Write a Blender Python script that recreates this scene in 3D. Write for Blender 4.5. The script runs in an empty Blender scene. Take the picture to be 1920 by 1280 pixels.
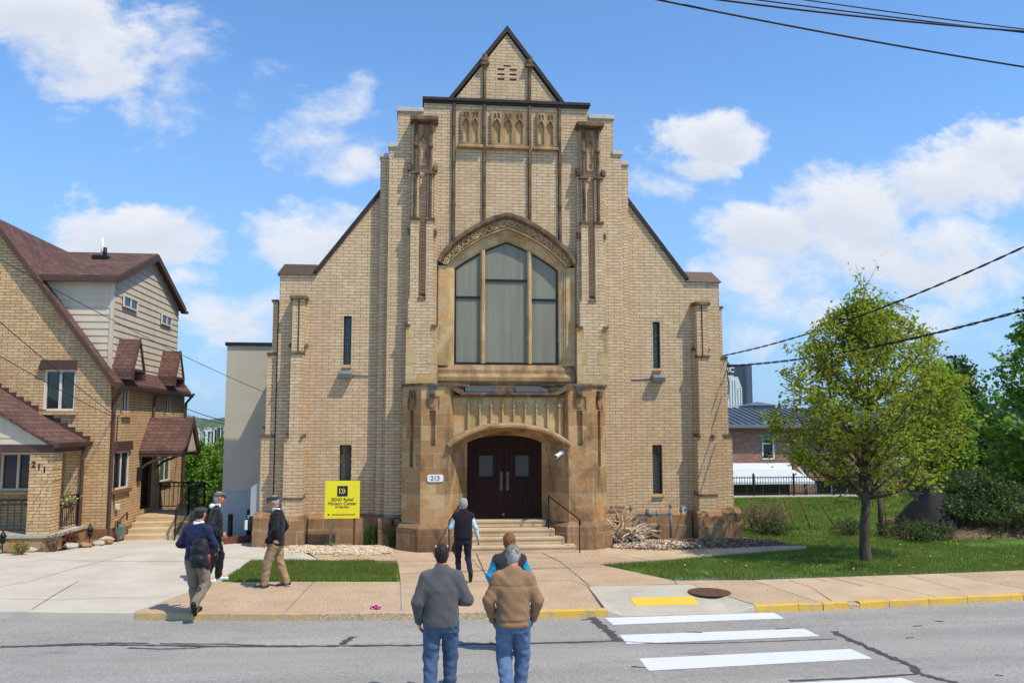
import bpy, bmesh, math, random
import numpy as np
from mathutils import Vector, Matrix, geometry
R = math.radians
SC = bpy.context.scene
COL = SC.collection
rnd = random.Random(7)
# ---------------------------------------------------------------- camera and survey rays
CX, CY, CZ = -2.0, -22.6, 3.15
YAW, PT, FL = R(5.9), math.atan(155 / 1550), 1550.0
cam = bpy.data.cameras.new('camera'); co = bpy.data.objects.new('camera', cam); COL.objects.link(co)
cam.sensor_width = 36.0; cam.lens = 36.0 * FL / 1920; cam.clip_end = 20000; cam.clip_start = .1
co.location = (CX, CY, CZ); co.rotation_euler = (R(90) + PT, 0, -YAW)
SC.camera = co
def ray(px, py):
    u = (px - 960) / FL; v = (640 - py) / FL
    r = (math.cos(YAW), -math.sin(YAW), 0)
    f = (math.sin(YAW) * math.cos(PT), math.cos(YAW) * math.cos(PT), math.sin(PT))
    up = (-math.sin(YAW) * math.sin(PT), -math.cos(YAW) * math.sin(PT), math.cos(PT))
    return [r[i] * u + up[i] * v + f[i] for i in range(3)]
def PY(px, py, Y):
    d = ray(px, py); t = (Y - CY) / d[1]; return (CX + d[0] * t, CZ + d[2] * t)          # x, z
def PX(px, py, X):
    d = ray(px, py); t = (X - CX) / d[0]; return (CY + d[1] * t, CZ + d[2] * t)          # y, z
def G(px, py, z=0.0):
    d = ray(px, py); t = (z - CZ) / d[2]; return (CX + d[0] * t, CY + d[1] * t)          # x, y
def P3(px, py, Y):
    x, z = PY(px, py, Y); return (x, Y, z)
# ---------------------------------------------------------------- object helpers
ORI = {}
def tag(o, label=None, cat=None, group=None, kind=None):
    if label: o['label'] = label
    if cat: o['category'] = cat
    if group: o['group'] = group
    if kind: o['kind'] = kind
    return o
def thing(name, label, cat, loc=(0, 0, 0), rz=0, group=None):
    o = bpy.data.objects.new(name, None); COL.objects.link(o); o.empty_display_size = .2
    o.location = loc; o.rotation_euler = (0, 0, rz); ORI[o.name] = tuple(loc)
    return tag(o, label, cat, group)
class MB:
    def __init__(s): s.v = []; s.f = []; s.sm = []; s.g = []
    def add(s, vs, fs, smooth=False):
        b = len(s.v); s.g.append((b, b + len(vs), len(s.f), len(s.f) + len(fs))); s.v += [tuple(p) for p in vs]; s.f += [tuple(b + i for i in f) for f in fs]; s.sm += [smooth] * len(fs); return s
    def box(s, x0, x1, y0, y1, z0, z1):
        return s.add([(x0, y0, z0), (x1, y0, z0), (x1, y1, z0), (x0, y1, z0), (x0, y0, z1), (x1, y0, z1), (x1, y1, z1), (x0, y1, z1)],
                     [(0, 3, 2, 1), (4, 5, 6, 7), (0, 1, 5, 4), (1, 2, 6, 5), (2, 3, 7, 6), (3, 0, 4, 7)])
    def obox(s, c, size, rz=0, rx=0, ry=0):
        m = Matrix.Rotation(rz, 3, 'Z') @ Matrix.Rotation(rx, 3, 'X') @ Matrix.Rotation(ry, 3, 'Y'); h = [a / 2 for a in size]
        vs = []
        for z in (-1, 1):
            for (x, y) in ((-1, -1), (1, -1), (1, 1), (-1, 1)):
                p = m @ Vector((x * h[0], y * h[1], z * h[2])); vs.append((p.x + c[0], p.y + c[1], p.z + c[2]))
        return s.add(vs, [(0, 3, 2, 1), (4, 5, 6, 7), (0, 1, 5, 4), (1, 2, 6, 5), (2, 3, 7, 6), (3, 0, 4, 7)])
    def prism(s, poly, a, b, axis='y', holes=()):
        """poly: 2-D outline (x,z) for y, (y,z) for x, (x,y) for z; from a to b along the axis; holes are 2-D outlines"""
        def mk(p, t): return (p[0], t, p[1]) if axis == 'y' else ((t, p[0], p[1]) if axis == 'x' else (p[0], p[1], t))
        loops = [list(poly)] + [list(h) for h in holes]
        flat = [p for l in loops for p in l]; n = len(flat)
        if holes or len(poly) > 4:
            tris = geometry.tessellate_polygon([[Vector((p[0], p[1], 0)) for p in l] for l in loops])
            caps = [tuple(t) for t in tris]
        else: caps = [tuple(range(n))]
        vs = [mk(p, a) for p in flat] + [mk(p, b) for p in flat]
        fs = [tuple(reversed(c)) for c in caps] + [tuple(i + n for i in c) for c in caps]
        k = 0
        for l in loops:
            m = len(l)
            for i in range(m):
                j = (i + 1) % m; fs.append((k + i, k + j, k + j + n, k + i + n))
            k += m
        return s.add(vs, fs)
    def tube(s, pts, r, n=8, caps=True, smooth=True, flat=1.0):
        pts = [Vector(p) for p in pts]; rs = r if isinstance(r, (list, tuple)) else [r] * len(pts)
        vs = []; fs = []
        ref = Vector((0, 0, 1)); prev = None
        for i, p in enumerate(pts):
            t = (pts[min(i + 1, len(pts) - 1)] - pts[max(i - 1, 0)])
            if t.length < 1e-9: t = Vector((0, 0, 1))
            t.normalize()
            if prev is None:
                q = ref if abs(t.dot(ref)) < .9 else Vector((1, 0, 0)); u = (q - t * q.dot(t)).normalized()
            else:
                u = prev - t * prev.dot(t)
                u = u.normalized() if u.length > 1e-6 else t.orthogonal().normalized()
            prev = u; w = t.cross(u)
            for k in range(n):
                a = 2 * math.pi * k / n; d = u * math.cos(a) * rs[i] + w * math.sin(a) * rs[i] * flat
                vs.append(tuple(p + d))
        for i in range(len(pts) - 1):
            for k in range(n):
                k2 = (k + 1) % n; fs.append((i * n + k, i * n + k2, (i + 1) * n + k2, (i + 1) * n + k))
        if caps: fs.append(tuple(range(n - 1, -1, -1))); fs.append(tuple((len(pts) - 1) * n + k for k in range(n)))
        return s.add(vs, fs, smooth)
    def ball(s, c, r, n=10, m=7):
        rx, ry, rz = r if isinstance(r, (list, tuple)) else (r, r, r)
        vs = [(c[0], c[1], c[2] - rz)]
        for j in range(1, m):
            t = -math.pi / 2 + math.pi * j / m
            for i in range(n):
                a = 2 * math.pi * i / n; vs.append((c[0] + rx * math.cos(t) * math.cos(a), c[1] + ry * math.cos(t) * math.sin(a), c[2] + rz * math.sin(t)))
        vs.append((c[0], c[1], c[2] + rz)); fs = []
        for i in range(n): fs.append((0, 1 + (i + 1) % n, 1 + i))
        for j in range(m - 2):
            for i in range(n):
                a = 1 + j * n + i; b = 1 + j * n + (i + 1) % n; fs.append((a, b, b + n, a + n))
        l = len(vs) - 1; k = 1 + (m - 2) * n
        for i in range(n): fs.append((l, k + i, k + (i + 1) % n))
        return s.add(vs, fs, True)
    def lathe(s, c, prof, n=16):
        vs = []; fs = []
        for (r, z) in prof:
            for k in range(n):
                a = 2 * math.pi * k / n; vs.append((c[0] + r * math.cos(a), c[1] + r * math.sin(a), c[2] + z))
        for i in range(len(prof) - 1):
            for k in range(n):
                k2 = (k + 1) % n; fs.append((i * n + k, i * n + k2, (i + 1) * n + k2, (i + 1) * n + k))
        fs.append(tuple(range(n - 1, -1, -1))); fs.append(tuple((len(prof) - 1) * n + k for k in range(n)))
        return s.add(vs, fs, True)
    def rib(s, path, prof, axis='y'):
        """sweep along a path of 2-D (x,z) points; prof: list of (outward offset, y)"""
        n = len(path); vs = []; fs = []; m = len(prof)
        for i in range(n):
            a = Vector(path[max(i - 1, 0)]); b = Vector(path[i]); c = Vector(path[min(i + 1, n - 1)])
            d1 = (b - a).normalized() if i > 0 else (c - b).normalized(); d2 = (c - b).normalized() if i < n - 1 else d1
            n1 = Vector((-d1.y, d1.x)); n2 = Vector((-d2.y, d2.x)); nn = (n1 + n2); nn = nn / max(nn.length, 1e-6); nn = nn / max(nn.dot(n1), .3)
            for (o, y) in prof: vs.append((b.x + nn.x * o, y, b.y + nn.y * o))
        for i in range(n - 1):
            for k in range(m): k2 = (k + 1) % m; fs.append((i * m + k, i * m + k2, (i + 1) * m + k2, (i + 1) * m + k))
        fs.append(tuple(range(m))); fs.append(tuple((n - 1) * m + k for k in reversed(range(m))))
        return s.add(vs, fs)
    def pieces(s, gap=.05):
        """the shapes that stand apart, each as an MB of its own"""
        bb = []
        for (a, c, fa, fc) in s.g:
            p = np.array(s.v[a:c]); bb.append((p.min(0) - gap, p.max(0) + gap))
        n = len(bb); par = list(range(n))
        def find(i):
            while par[i] != i: i = par[i]
            return i
        for i in range(n):
            for j in range(i):
                if (bb[i][0] <= bb[j][1]).all() and (bb[j][0] <= bb[i][1]).all(): par[find(i)] = find(j)
        out = {}
        for i, (a, c, fa, fc) in enumerate(s.g):
            m = out.setdefault(find(i), MB()); m.add(s.v[a:c], [tuple(k - a for k in f) for f in s.f[fa:fc]]); m.sm[-(fc - fa):] = s.sm[fa:fc]
        return list(out.values())
    def split(s, name, mat, parent=None, gap=.05, **kw):
        return [m.build(name, mat, parent, **kw) for m in s.pieces(gap)]
    def build(s, name, mat, parent=None, local=False, bevel=0, recalc=True, smooth=None):
        org = (0, 0, 0)
        if parent is not None:
            p = parent
            while p.name not in ORI and p.parent: p = p.parent
            if not local: org = ORI.get(p.name, (0, 0, 0))
        me = bpy.data.meshes.new(name)
        me.from_pydata([(a - org[0], b - org[1], c - org[2]) for a, b, c in s.v], [], s.f)
        me.polygons.foreach_set('use_smooth', s.sm if smooth is None else [smooth] * len(s.f))
        if recalc:
            bm = bmesh.new(); bm.from_mesh(me); bmesh.ops.recalc_face_normals(bm, faces=bm.faces); bm.to_mesh(me); bm.free()
        me.update(); o = bpy.data.objects.new(name, me); COL.objects.link(o)
        if mat: me.materials.append(mat)
        if parent is not None: o.parent = parent
        if bevel:
            md = o.modifiers.new('bevel', 'BEVEL'); md.width = bevel; md.segments = 2; md.limit_method = 'ANGLE'
        return o
def np_mesh(name, verts, faces, mat, parent=None, smooth=False):
    """verts (n,3) array, faces (m,k) array all of one size"""
    me = bpy.data.meshes.new(name); verts = np.asarray(verts, dtype=np.float32); faces = np.asarray(faces, dtype=np.int32)
    org = np.zeros(3, dtype=np.float32)
    if parent is not None:
        p = parent
        while p.name not in ORI and p.parent: p = p.parent
        org = np.array(ORI.get(p.name, (0, 0, 0)), dtype=np.float32)
    m, k = faces.shape
    me.vertices.add(len(verts)); me.vertices.foreach_set('co', (verts - org).ravel())
    me.loops.add(m * k); me.loops.foreach_set('vertex_index', faces.ravel())
    me.polygons.add(m); me.polygons.foreach_set('loop_start', np.arange(0, m * k, k, dtype=np.int32)); 
    me.polygons.foreach_set('use_smooth', np.full(m, smooth, dtype=bool))
    me.update(calc_edges=True); me.validate()
    o = bpy.data.objects.new(name, me); COL.objects.link(o); me.materials.append(mat)
    if parent is not None: o.parent = parent
    return o
def copy_tree(o, parent=None, loc=None, rz=None, label=None):
    c = o.copy(); COL.objects.link(c)
    if parent is not None: c.parent = parent
    if loc is not None: c.location = loc
    if rz is not None: c.rotation_euler = (0, 0, rz)
    if label: c['label'] = label
    for ch in list(o.children): copy_tree(ch, c)
    return c
def text_mesh(body, size, name, mat, parent, origin, align='CENTER', depth=.004, rot=(90, 0, 0), sx=1.0, bold=0.0):
    cu = bpy.data.curves.new(name, 'FONT'); cu.body = body; cu.size = size; cu.align_x = align; cu.align_y = 'CENTER'; cu.extrude = depth; cu.offset = bold
    t = bpy.data.objects.new('tmp', cu); COL.objects.link(t)
    bpy.context.view_layer.update()
    dg = bpy.context.evaluated_depsgraph_get(); me = bpy.data.meshes.new_from_object(t.evaluated_get(dg))
    bpy.data.objects.remove(t); 
    m = Matrix.Translation(origin) @ Matrix.Rotation(R(rot[2]), 4, 'Z') @ Matrix.Rotation(R(rot[0]), 4, 'X') @ Matrix.Diagonal((sx, 1, 1, 1))
    p = parent
    while p is not None and p.name not in ORI and p.parent: p = p.parent
    if p is not None: m = Matrix.Translation(-Vector(ORI.get(p.name, (0, 0, 0)))) @ m
    me.transform(m); me.materials.clear(); me.materials.append(mat); me.name = name
    o = bpy.data.objects.new(name, me); COL.objects.link(o)
    if parent is not None: o.parent = parent
    return o
# ---------------------------------------------------------------- material helpers
def lin(c):
    return tuple([(v / 255 / 12.92 if v / 255 <= .04045 else ((v / 255 + .055) / 1.055) ** 2.4) for v in c[:3]] + [1.0])
class NT:
    def __init__(s, name):
        s.m = bpy.data.materials.new(name); s.m.use_nodes = True; s.t = s.m.node_tree; s.t.nodes.clear()
        s.out = s.n('OutputMaterial')
    def n(s, typ, **kw):
        nd = s.t.nodes.new('ShaderNode' + typ)
        for k, v in kw.items():
            if k.startswith('i_'):
                key = k[2:]
                key = int(key) if key.isdigit() else key.replace('_', ' ')
                s.set(nd, key, v)
            else: setattr(nd, k, v)
        return nd
    def set(s, nd, key, v):
        if isinstance(v, bpy.types.NodeSocket): s.t.links.new(v, nd.inputs[key])
        else: nd.inputs[key].default_value = v
    def math(s, op, a, b=0.0, clamp=False):
        nd = s.n('Math', operation=op, use_clamp=clamp); s.set(nd, 0, a); s.set(nd, 1, b); return nd.outputs[0]
    def ramp(s, f, stops, interp='LINEAR'):
        nd = s.n('ValToRGB'); s.set(nd, 0, f); cr = nd.color_ramp; cr.interpolation = interp
        while len(cr.elements) < len(stops): cr.elements.new(.5)
        for e, (p, c) in zip(cr.elements, stops): e.position = p; e.color = c if len(c) == 4 else (c[0], c[1], c[2], 1)
        return nd.outputs[0]
    def mix(s, f, a, b, blend='MIX'):
        nd = s.n('Mix', data_type='RGBA', blend_type=blend); s.set(nd, 0, f); s.set(nd, 6, a); s.set(nd, 7, b); return nd.outputs[2]
    def noise(s, vec, scale, detail=4, rough=.55, dist=0.0, out=0):
        nd = s.n('TexNoise'); s.set(nd, 'Vector', vec); s.set(nd, 'Scale', scale); s.set(nd, 'Detail', detail); s.set(nd, 'Roughness', rough); s.set(nd, 'Distortion', dist); return nd.outputs[out]
    def coord(s, scale=None):
        o = s.n('TexCoord').outputs['Object']
        if scale:
            mp = s.n('Mapping'); s.set(mp, 'Vector', o); mp.inputs['Scale'].default_value = scale; o = mp.outputs[0]
        return o
    def wall_uv(s):
        """horizontal run along the wall, height: for upright faces of either heading"""
        o = s.coord(); sp = s.n('SeparateXYZ'); s.set(sp, 0, o)
        g = s.n('NewGeometry'); sn = s.n('SeparateXYZ'); s.set(sn, 0, g.outputs['True Normal'])
        side = s.math('GREATER_THAN', s.math('ABSOLUTE', sn.outputs[0]), s.math('ABSOLUTE', sn.outputs[1]))
        mx = s.n('Mix', data_type='FLOAT'); s.set(mx, 0, side); s.set(mx, 2, sp.outputs[0]); s.set(mx, 3, sp.outputs[1])
        flat = s.math('GREATER_THAN', s.math('ABSOLUTE', sn.outputs[2]), .75)
        mz = s.n('Mix', data_type='FLOAT'); s.set(mz, 0, flat); s.set(mz, 2, sp.outputs[2]); s.set(mz, 3, sp.outputs[1])
        cb = s.n('CombineXYZ'); s.set(cb, 0, mx.outputs[0]); s.set(cb, 1, mz.outputs[0]); return cb.outputs[0]
    def bsdf(s, col, rough=.8, spec=.3, metal=0.0, normal=None, **kw):
        b = s.n('BsdfPrincipled'); s.set(b, 'Base Color', col); s.set(b, 'Roughness', rough); s.set(b, 'Specular IOR Level', spec); s.set(b, 'Metallic', metal)
        if normal is not None: s.set(b, 'Normal', normal)
        for k, v in kw.items(): s.set(b, k.replace('_', ' '), v)
        s.t.links.new(b.outputs[0], s.out.inputs[0]); return b
    def bump(s, h, strength=.3, dist=.01):
        b = s.n('Bump'); s.set(b, 'Height', h); s.set(b, 'Strength', strength); s.set(b, 'Distance', dist); return b.outputs[0]
def plain(name, rgb, rough=.7, var=.12, scale=4.0, bump=.15, bscale=60.0, spec=.3, metal=0.0, stretch=None, rgb2=None, detail=5):
    t = NT(name); c = t.coord(stretch); n = t.noise(c, scale, detail)
    a = lin(rgb)
    if rgb2: b = lin(rgb2)
    else: b = tuple([v * (1 - 2.2 * var) for v in a[:3]] + [1])
    col = t.ramp(n, [(.3, b), (.7, a)])
    nb = t.noise(t.coord(), bscale, 3)
    t.bsdf(col, rough, spec, metal, t.bump(nb, bump, .01) if bump else None); return t.m
def bricks(name, c1, c2, mortar, bw, bh, ms, stain=(120, 100, 80), stain_amt=.35, extra=None, msm=.1, bias=0.0, bumpd=.008, streak=True, offset=.5, rough=.85):
    t = NT(name); uv = t.wall_uv()
    br = t.n('TexBrick', offset=offset); t.set(br, 'Vector', uv); t.set(br, 'Color1', lin(c1)); t.set(br, 'Color2', lin(c2)); t.set(br, 'Mortar', lin(mortar))
    t.set(br, 'Scale', 1.0); t.set(br, 'Mortar Size', ms); t.set(br, 'Mortar Smooth', msm); t.set(br, 'Bias', bias); t.set(br, 'Brick Width', bw); t.set(br, 'Row Height', bh)
    col = br.outputs['Color']; o = t.coord()
    if extra:   # a third tint on some units: a second brick texture with the same grid gives an independent draw
        b2 = t.n('TexBrick', offset=offset); t.set(b2, 'Vector', uv); t.set(b2, 'Color1', (0, 0, 0, 1)); t.set(b2, 'Color2', (1, 1, 1, 1)); t.set(b2, 'Mortar', (0, 0, 0, 1))
        t.set(b2, 'Scale', 1.0); t.set(b2, 'Mortar Size', ms); t.set(b2, 'Brick Width', bw); t.set(b2, 'Row Height', bh)
        k = t.noise(uv, .7 / bh * .45, 1, .4); f = t.math('MULTIPLY', t.ramp(k, [(.52, (0, 0, 0, 1)), (.64, (1, 1, 1, 1))]), t.math('SUBTRACT', 1.0, br.outputs['Fac']))
        col = t.mix(t.math('MULTIPLY', f, t.math('ADD', .35, t.math('MULTIPLY', b2.outputs[0], .5))), col, lin(extra))
    fine = t.noise(o, 25, 4); col = t.mix(.25, col, t.ramp(fine, [(.25, (.6, .6, .6, 1)), (.75, (1.25, 1.25, 1.25, 1))]), 'MULTIPLY')
    big = t.noise(t.coord((1, 1, .35) if streak else None), .55, 6, .62)
    col = t.mix(t.math('MULTIPLY', t.ramp(big, [(.45, (0, 0, 0, 1)), (.75, (1, 1, 1, 1))]), stain_amt), col, lin(stain), 'MULTIPLY' if sum(stain) > 450 else 'MIX')
    h = t.math('ADD', t.math('MULTIPLY', br.outputs['Fac'], -1.0), t.math('MULTIPLY', fine, .35))
    t.bsdf(col, rough, .25, 0, t.bump(h, .6, bumpd)); return t.m
# ---------------------------------------------------------------- materials
m_brick = bricks('buff_brick', (206, 177, 139), (195, 165, 126), (128, 102, 78), .33, .0875, .0074, stain=(160, 130, 96), stain_amt=.40, extra=(216, 190, 152))
m_brick_h = bricks('yellow_brick', (208, 174, 130), (188, 153, 108), (126, 98, 72), .30, .083, .009, stain=(168, 130, 86), stain_amt=.4, extra=(218, 186, 140))
m_brick_r = bricks('red_brick', (172, 124, 106), (142, 94, 80), (140, 124, 116), .30, .10, .012, stain=(110, 78, 70), stain_amt=.3)
def ashlar(name, base, alt, orange, bw, bh, dark_amt=.75):
    t = NT(name); uv = t.wall_uv(); o = t.coord()
    br = t.n('TexBrick', offset=.43, squash=.72, squash_frequency=3); t.set(br, 'Vector', uv); t.set(br, 'Color1', lin(base)); t.set(br, 'Color2', lin(alt)); t.set(br, 'Mortar', lin((196, 172, 136)))
    t.set(br, 'Scale', 1.0); t.set(br, 'Mortar Size', .006); t.set(br, 'Mortar Smooth', .2); t.set(br, 'Brick Width', bw); t.set(br, 'Row Height', bh)
    k = t.noise(uv, 1.9, 1, .4); col = t.mix(t.math('MULTIPLY', t.ramp(k, [(.52, (0, 0, 0, 1)), (.60, (1, 1, 1, 1))]), .55), br.outputs['Color'], lin(orange))
    grain = t.noise(t.coord((1, 1, 2.2)), 9, 6, .65, 1.2); col = t.mix(.55, col, t.ramp(grain, [(.25, (.5, .47, .43, 1)), (.7, (1.2, 1.2, 1.2, 1))]), 'MULTIPLY')
    st = t.noise(t.coord((1, 1, .45)), 1.35, 8, .68, .6); fs = t.ramp(st, [(.49, (0, 0, 0, 1)), (.66, (1, 1, 1, 1))])
    col = t.mix(t.math('MULTIPLY', fs, dark_amt), col, lin((88, 68, 48)))
    h = t.math('ADD', t.math('MULTIPLY', br.outputs['Fac'], -.8), t.math('MULTIPLY', grain, .6))
    t.bsdf(col, .9, .2, 0, t.bump(h, .6, .012)); return t.m
m_stone = ashlar('sandstone_blocks', (196, 162, 118), (152, 118, 80), (176, 124, 74), .78, .345, .85)
m_stone_p = ashlar('plinth_blocks', (162, 130, 96), (140, 108, 78), (150, 108, 70), .80, .40, .95)
m_stone2 = ashlar('pale_sandstone', (204, 178, 134), (184, 154, 108), (196, 146, 84), .50, .36, .45)
m_stone_dk = plain('weathered_stone', (134, 108, 80), .9, .25, 5, .5, 30, .2, stretch=(1, 1, .5), rgb2=(66, 50, 37))
m_stone_mid = plain('stained_sandstone', (176, 144, 102), .9, .25, 4, .5, 30, .2, stretch=(1, 1, .4), rgb2=(108, 84, 58))
m_coping = plain('dark_coping', (58, 48, 42), .7, .2, 3, .3, 20)
m_coping_w = plain('pale_coping', (196, 186, 172), .8, .1, 6, .2, 30)
m_capmetal = plain('brown_flashing', (84, 64, 50), .55, .1, 3, .1, 10)
m_roofing = plain('blue_slate', (74, 82, 88), .6, .25, 14, .3, 30)
m_black = plain('black_paint', (28, 26, 26), .5, .1, 8, .05, 30)
m_iron = plain('black_iron', (36, 34, 36), .55, .15, 20, .2, 80)
m_galv = plain('galvanised_steel', (150, 152, 156), .45, .12, 12, .1, 60, .4, .6)
m_rust = plain('rusty_steel', (120, 72, 50), .85, .25, 18, .3, 60)
m_greymetal = plain('grey_painted_metal', (126, 130, 132), .55, .15, 10, .1, 40)
m_white = plain('white_paint', (226, 226, 224), .5, .05, 6, .05, 30)
m_offwhite = plain('cream_vinyl', (214, 206, 192), .55, .04, 6, .05, 30)
m_green = plain('green_paint', (92, 128, 112), .55, .12, 10, .1, 40)
def siding_mat():
    t = NT('beige_siding'); n = t.noise(t.coord((1, 1, .3)), 3, 5); col = t.ramp(n, [(.3, lin((190, 174, 150))), (.7, lin((206, 190, 165)))]); t.bsdf(col, .6, .3); return t.m
m_siding = siding_mat()
def shingle_mat(name, a, b, c):
    t = NT(name); o = t.coord(); sp = t.n('SeparateXYZ'); t.set(sp, 0, o)
    u = t.math('ADD', sp.outputs[0], sp.outputs[1]); cb = t.n('CombineXYZ'); t.set(cb, 0, u); t.set(cb, 1, t.math('MULTIPLY', sp.outputs[2], 1.0))
    br = t.n('TexBrick', offset=.4); t.set(br, 'Vector', cb.outputs[0]); t.set(br, 'Color1', lin(a)); t.set(br, 'Color2', lin(b)); t.set(br, 'Mortar', lin(c))
    t.set(br, 'Scale', 1.0); t.set(br, 'Mortar Size', .007); t.set(br, 'Brick Width', .22); t.set(br, 'Row Height', .105)
    n = t.noise(o, 60, 3); col = t.mix(.5, br.outputs[0], t.ramp(n, [(.3, (.55, .55, .55, 1)), (.7, (1.3, 1.3, 1.3, 1))]), 'MULTIPLY')
    n2 = t.noise(o, 1.5, 4); col = t.mix(.35, col, t.ramp(n2, [(.3, (.6, .6, .6, 1)), (.7, (1.15, 1.15, 1.15, 1))]), 'MULTIPLY')
    t.bsdf(col, .9, .2, 0, t.bump(t.math('MULTIPLY', br.outputs['Fac'], -1.0), .5, .01)); return t.m
m_shingle = shingle_mat('red_brown_shingles', (116, 87, 77), (94, 69, 61), (62, 44, 39))
m_brownwood = plain('brown_fascia', (86, 62, 52), .6, .12, 6, .1, 30)
m_brownstone = plain('brown_foundation', (142, 96, 70), .85, .15, 4, .3, 30)
def concrete_mat(name, a, b, speck=.25, sscale=120, stain=(120, 105, 85), samt=.25):
    t = NT(name); o = t.coord(); n = t.noise(o, 1.3, 7, .6); col = t.ramp(n, [(.3, lin(b)), (.7, lin(a))])
    f = t.noise(o, sscale, 2, .7); col = t.mix(speck, col, t.ramp(f, [(.3, (.35, .33, .3, 1)), (.65, (1.4, 1.38, 1.35, 1))]), 'MULTIPLY')
    s2 = t.noise(o, .6, 8, .7); col = t.mix(t.math('MULTIPLY', t.ramp(s2, [(.5, (0, 0, 0, 1)), (.75, (1, 1, 1, 1))]), samt), col, lin(stain))
    t.bsdf(col, .9, .2, 0, t.bump(f, .35, .006)); return t.m
m_conc = concrete_mat('light_concrete', (198, 189, 172), (182, 171, 153), .16)
m_aggr = concrete_mat('exposed_aggregate', (192, 167, 138), (172, 148, 120), .8, 34, (140, 112, 86))
m_conc_t = concrete_mat('tan_concrete', (196, 172, 142), (178, 154, 124), .22, 60, (150, 124, 98))
m_conc_g = concrete_mat('grey_concrete', (188, 180, 162), (170, 160, 142), .15)
m_step = concrete_mat('step_stone', (206, 184, 150), (180, 152, 116), .2, 60, (120, 96, 68), .4)
m_found = concrete_mat('grey_rendered_base', (168, 172, 174), (150, 154, 158), .1)
m_stucco = concrete_mat('beige_stucco', (184, 174, 154), (172, 162, 142), .12, 160, (150, 142, 128), .2)
def asphalt_mat():
    t = NT('worn_asphalt'); o = t.coord(); f = t.noise(o, 30, 3, .8); n = t.noise(t.coord((.35, 1, 1)), .9, 8, .62)
    col = t.ramp(n, [(.3, lin((144, 139, 131))), (.7, lin((161, 156, 148)))])
    col = t.mix(.6, col, t.ramp(f, [(.3, (.45, .45, .45, 1)), (.5, (.95, .95, .95, 1)), (.72, (1.55, 1.53, 1.5, 1))]), 'MULTIPLY')
    g = t.noise(o, 160, 2, .7); col = t.mix(.5, col, t.ramp(g, [(.3, (.5, .5, .5, 1)), (.7, (1.4, 1.4, 1.4, 1))]), 'MULTIPLY')
    s2 = t.noise(t.coord((.5, 1.6, 1)), 1.7, 7, .7); col = t.mix(t.math('MULTIPLY', t.ramp(s2, [(.58, (0, 0, 0, 1)), (.70, (1, 1, 1, 1))]), .45), col, lin((92, 88, 86)))
    wt = t.noise(t.coord((.045, 1.25, 1)), 1.0, 4, .6); col = t.mix(.55, col, t.ramp(wt, [(.35, (.78, .78, .79, 1)), (.65, (1.12, 1.11, 1.1, 1))]), 'MULTIPLY')
    oil = t.noise(o, .9, 6, .75); col = t.mix(t.math('MULTIPLY', t.ramp(oil, [(.64, (0, 0, 0, 1)), (.72, (1, 1, 1, 1))]), .35), col, lin((82, 79, 77)))
    t.bsdf(col, .88, .25, 0, t.bump(f, .5, .008)); return t.m
m_asphalt = asphalt_mat()
m_tar = plain('tar_sealant', (84, 79, 77), .65, .2, 12, .2, 60)
def roadpaint(name, rgb, wear, wc, wscale=22):
    t = NT(name); o = t.coord(); n = t.noise(t.coord((1, 1, 1)), wscale, 6, .75); k = t.noise(o, 3.0, 5, .7)
    f = t.math('ADD', n, t.math('MULTIPLY', t.math('SUBTRACT', k, .5), .6))
    col = t.mix(t.ramp(f, [(wear - .03, (0, 0, 0, 1)), (wear + .03, (1, 1, 1, 1))]), lin(wc), lin(rgb)); t.bsdf(col, .7, .3, 0, t.bump(n, .2, .004)); return t.m
m_zebra = roadpaint('white_road_paint', (208, 208, 207), .36, (176, 172, 168), 34)
m_yellow = roadpaint('yellow_kerb_paint', (212, 168, 66), .45, (176, 152, 118))
m_yellow_old = roadpaint('faded_yellow_paint', (196, 164, 96), .55, (172, 148, 118))
m_tactile = plain('yellow_tactile', (232, 190, 70), .6, .06, 8, .1, 30)
m_rustiron = plain('rusty_iron_cover', (108, 74, 56), .85, .25, 30, .4, 40)
m_soil = plain('dry_soil', (128, 104, 78), .95, .25, 3, .6, 25, rgb2=(86, 68, 50))
m_mulch = plain('dark_mulch', (112, 92, 74), .95, .3, 12, .8, 30, rgb2=(62, 50, 42))
def lawn_mat():
    t = NT('turf_soil'); o = t.coord(); n = t.noise(o, 1.1, 7, .65); f = t.noise(o, 40, 3)
    col = t.ramp(n, [(.3, lin((70, 96, 34))), (.55, lin((92, 124, 46))), (.75, lin((128, 132, 70)))]); col = t.mix(.6, col, t.ramp(f, [(.3, (.4, .4, .4, 1)), (.7, (1.3, 1.3, 1.3, 1))]), 'MULTIPLY')
    t.bsdf(col, .95, .1, 0, t.bump(f, .6, .02)); return t.m
m_turf = lawn_mat()
def leafy(name, stops, trans=.35, rough=.55, big=.5):
    """leaf surface: a tint for each leaf, some light through it"""
    t = NT(name); g = t.n('NewGeometry'); col = t.ramp(g.outputs['Random Per Island'], stops)
    n = t.noise(t.coord(), big, 3); col = t.mix(.45, col, t.ramp(n, [(.3, (.65, .7, .6, 1)), (.7, (1.25, 1.2, 1.15, 1))]), 'MULTIPLY')
    b = t.bsdf(col, rough, .3); tr = t.n('BsdfTranslucent'); t.set(tr, 0, t.mix(1.0, col, (1.15, 1.2, .75, 1), 'MULTIPLY'))
    mx = t.n('MixShader'); t.set(mx, 0, trans); t.t.links.new(b.outputs[0], mx.inputs[1]); t.t.links.new(tr.outputs[0], mx.inputs[2]); t.t.links.new(mx.outputs[0], t.out.inputs[0]); return t.m
m_blade = leafy('grass_blades', [(0, lin((84, 104, 40))), (.5, lin((110, 130, 54))), (.85, lin((136, 150, 70))), (1, lin((184, 176, 112)))], .38, .6, 1.3)
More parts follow.
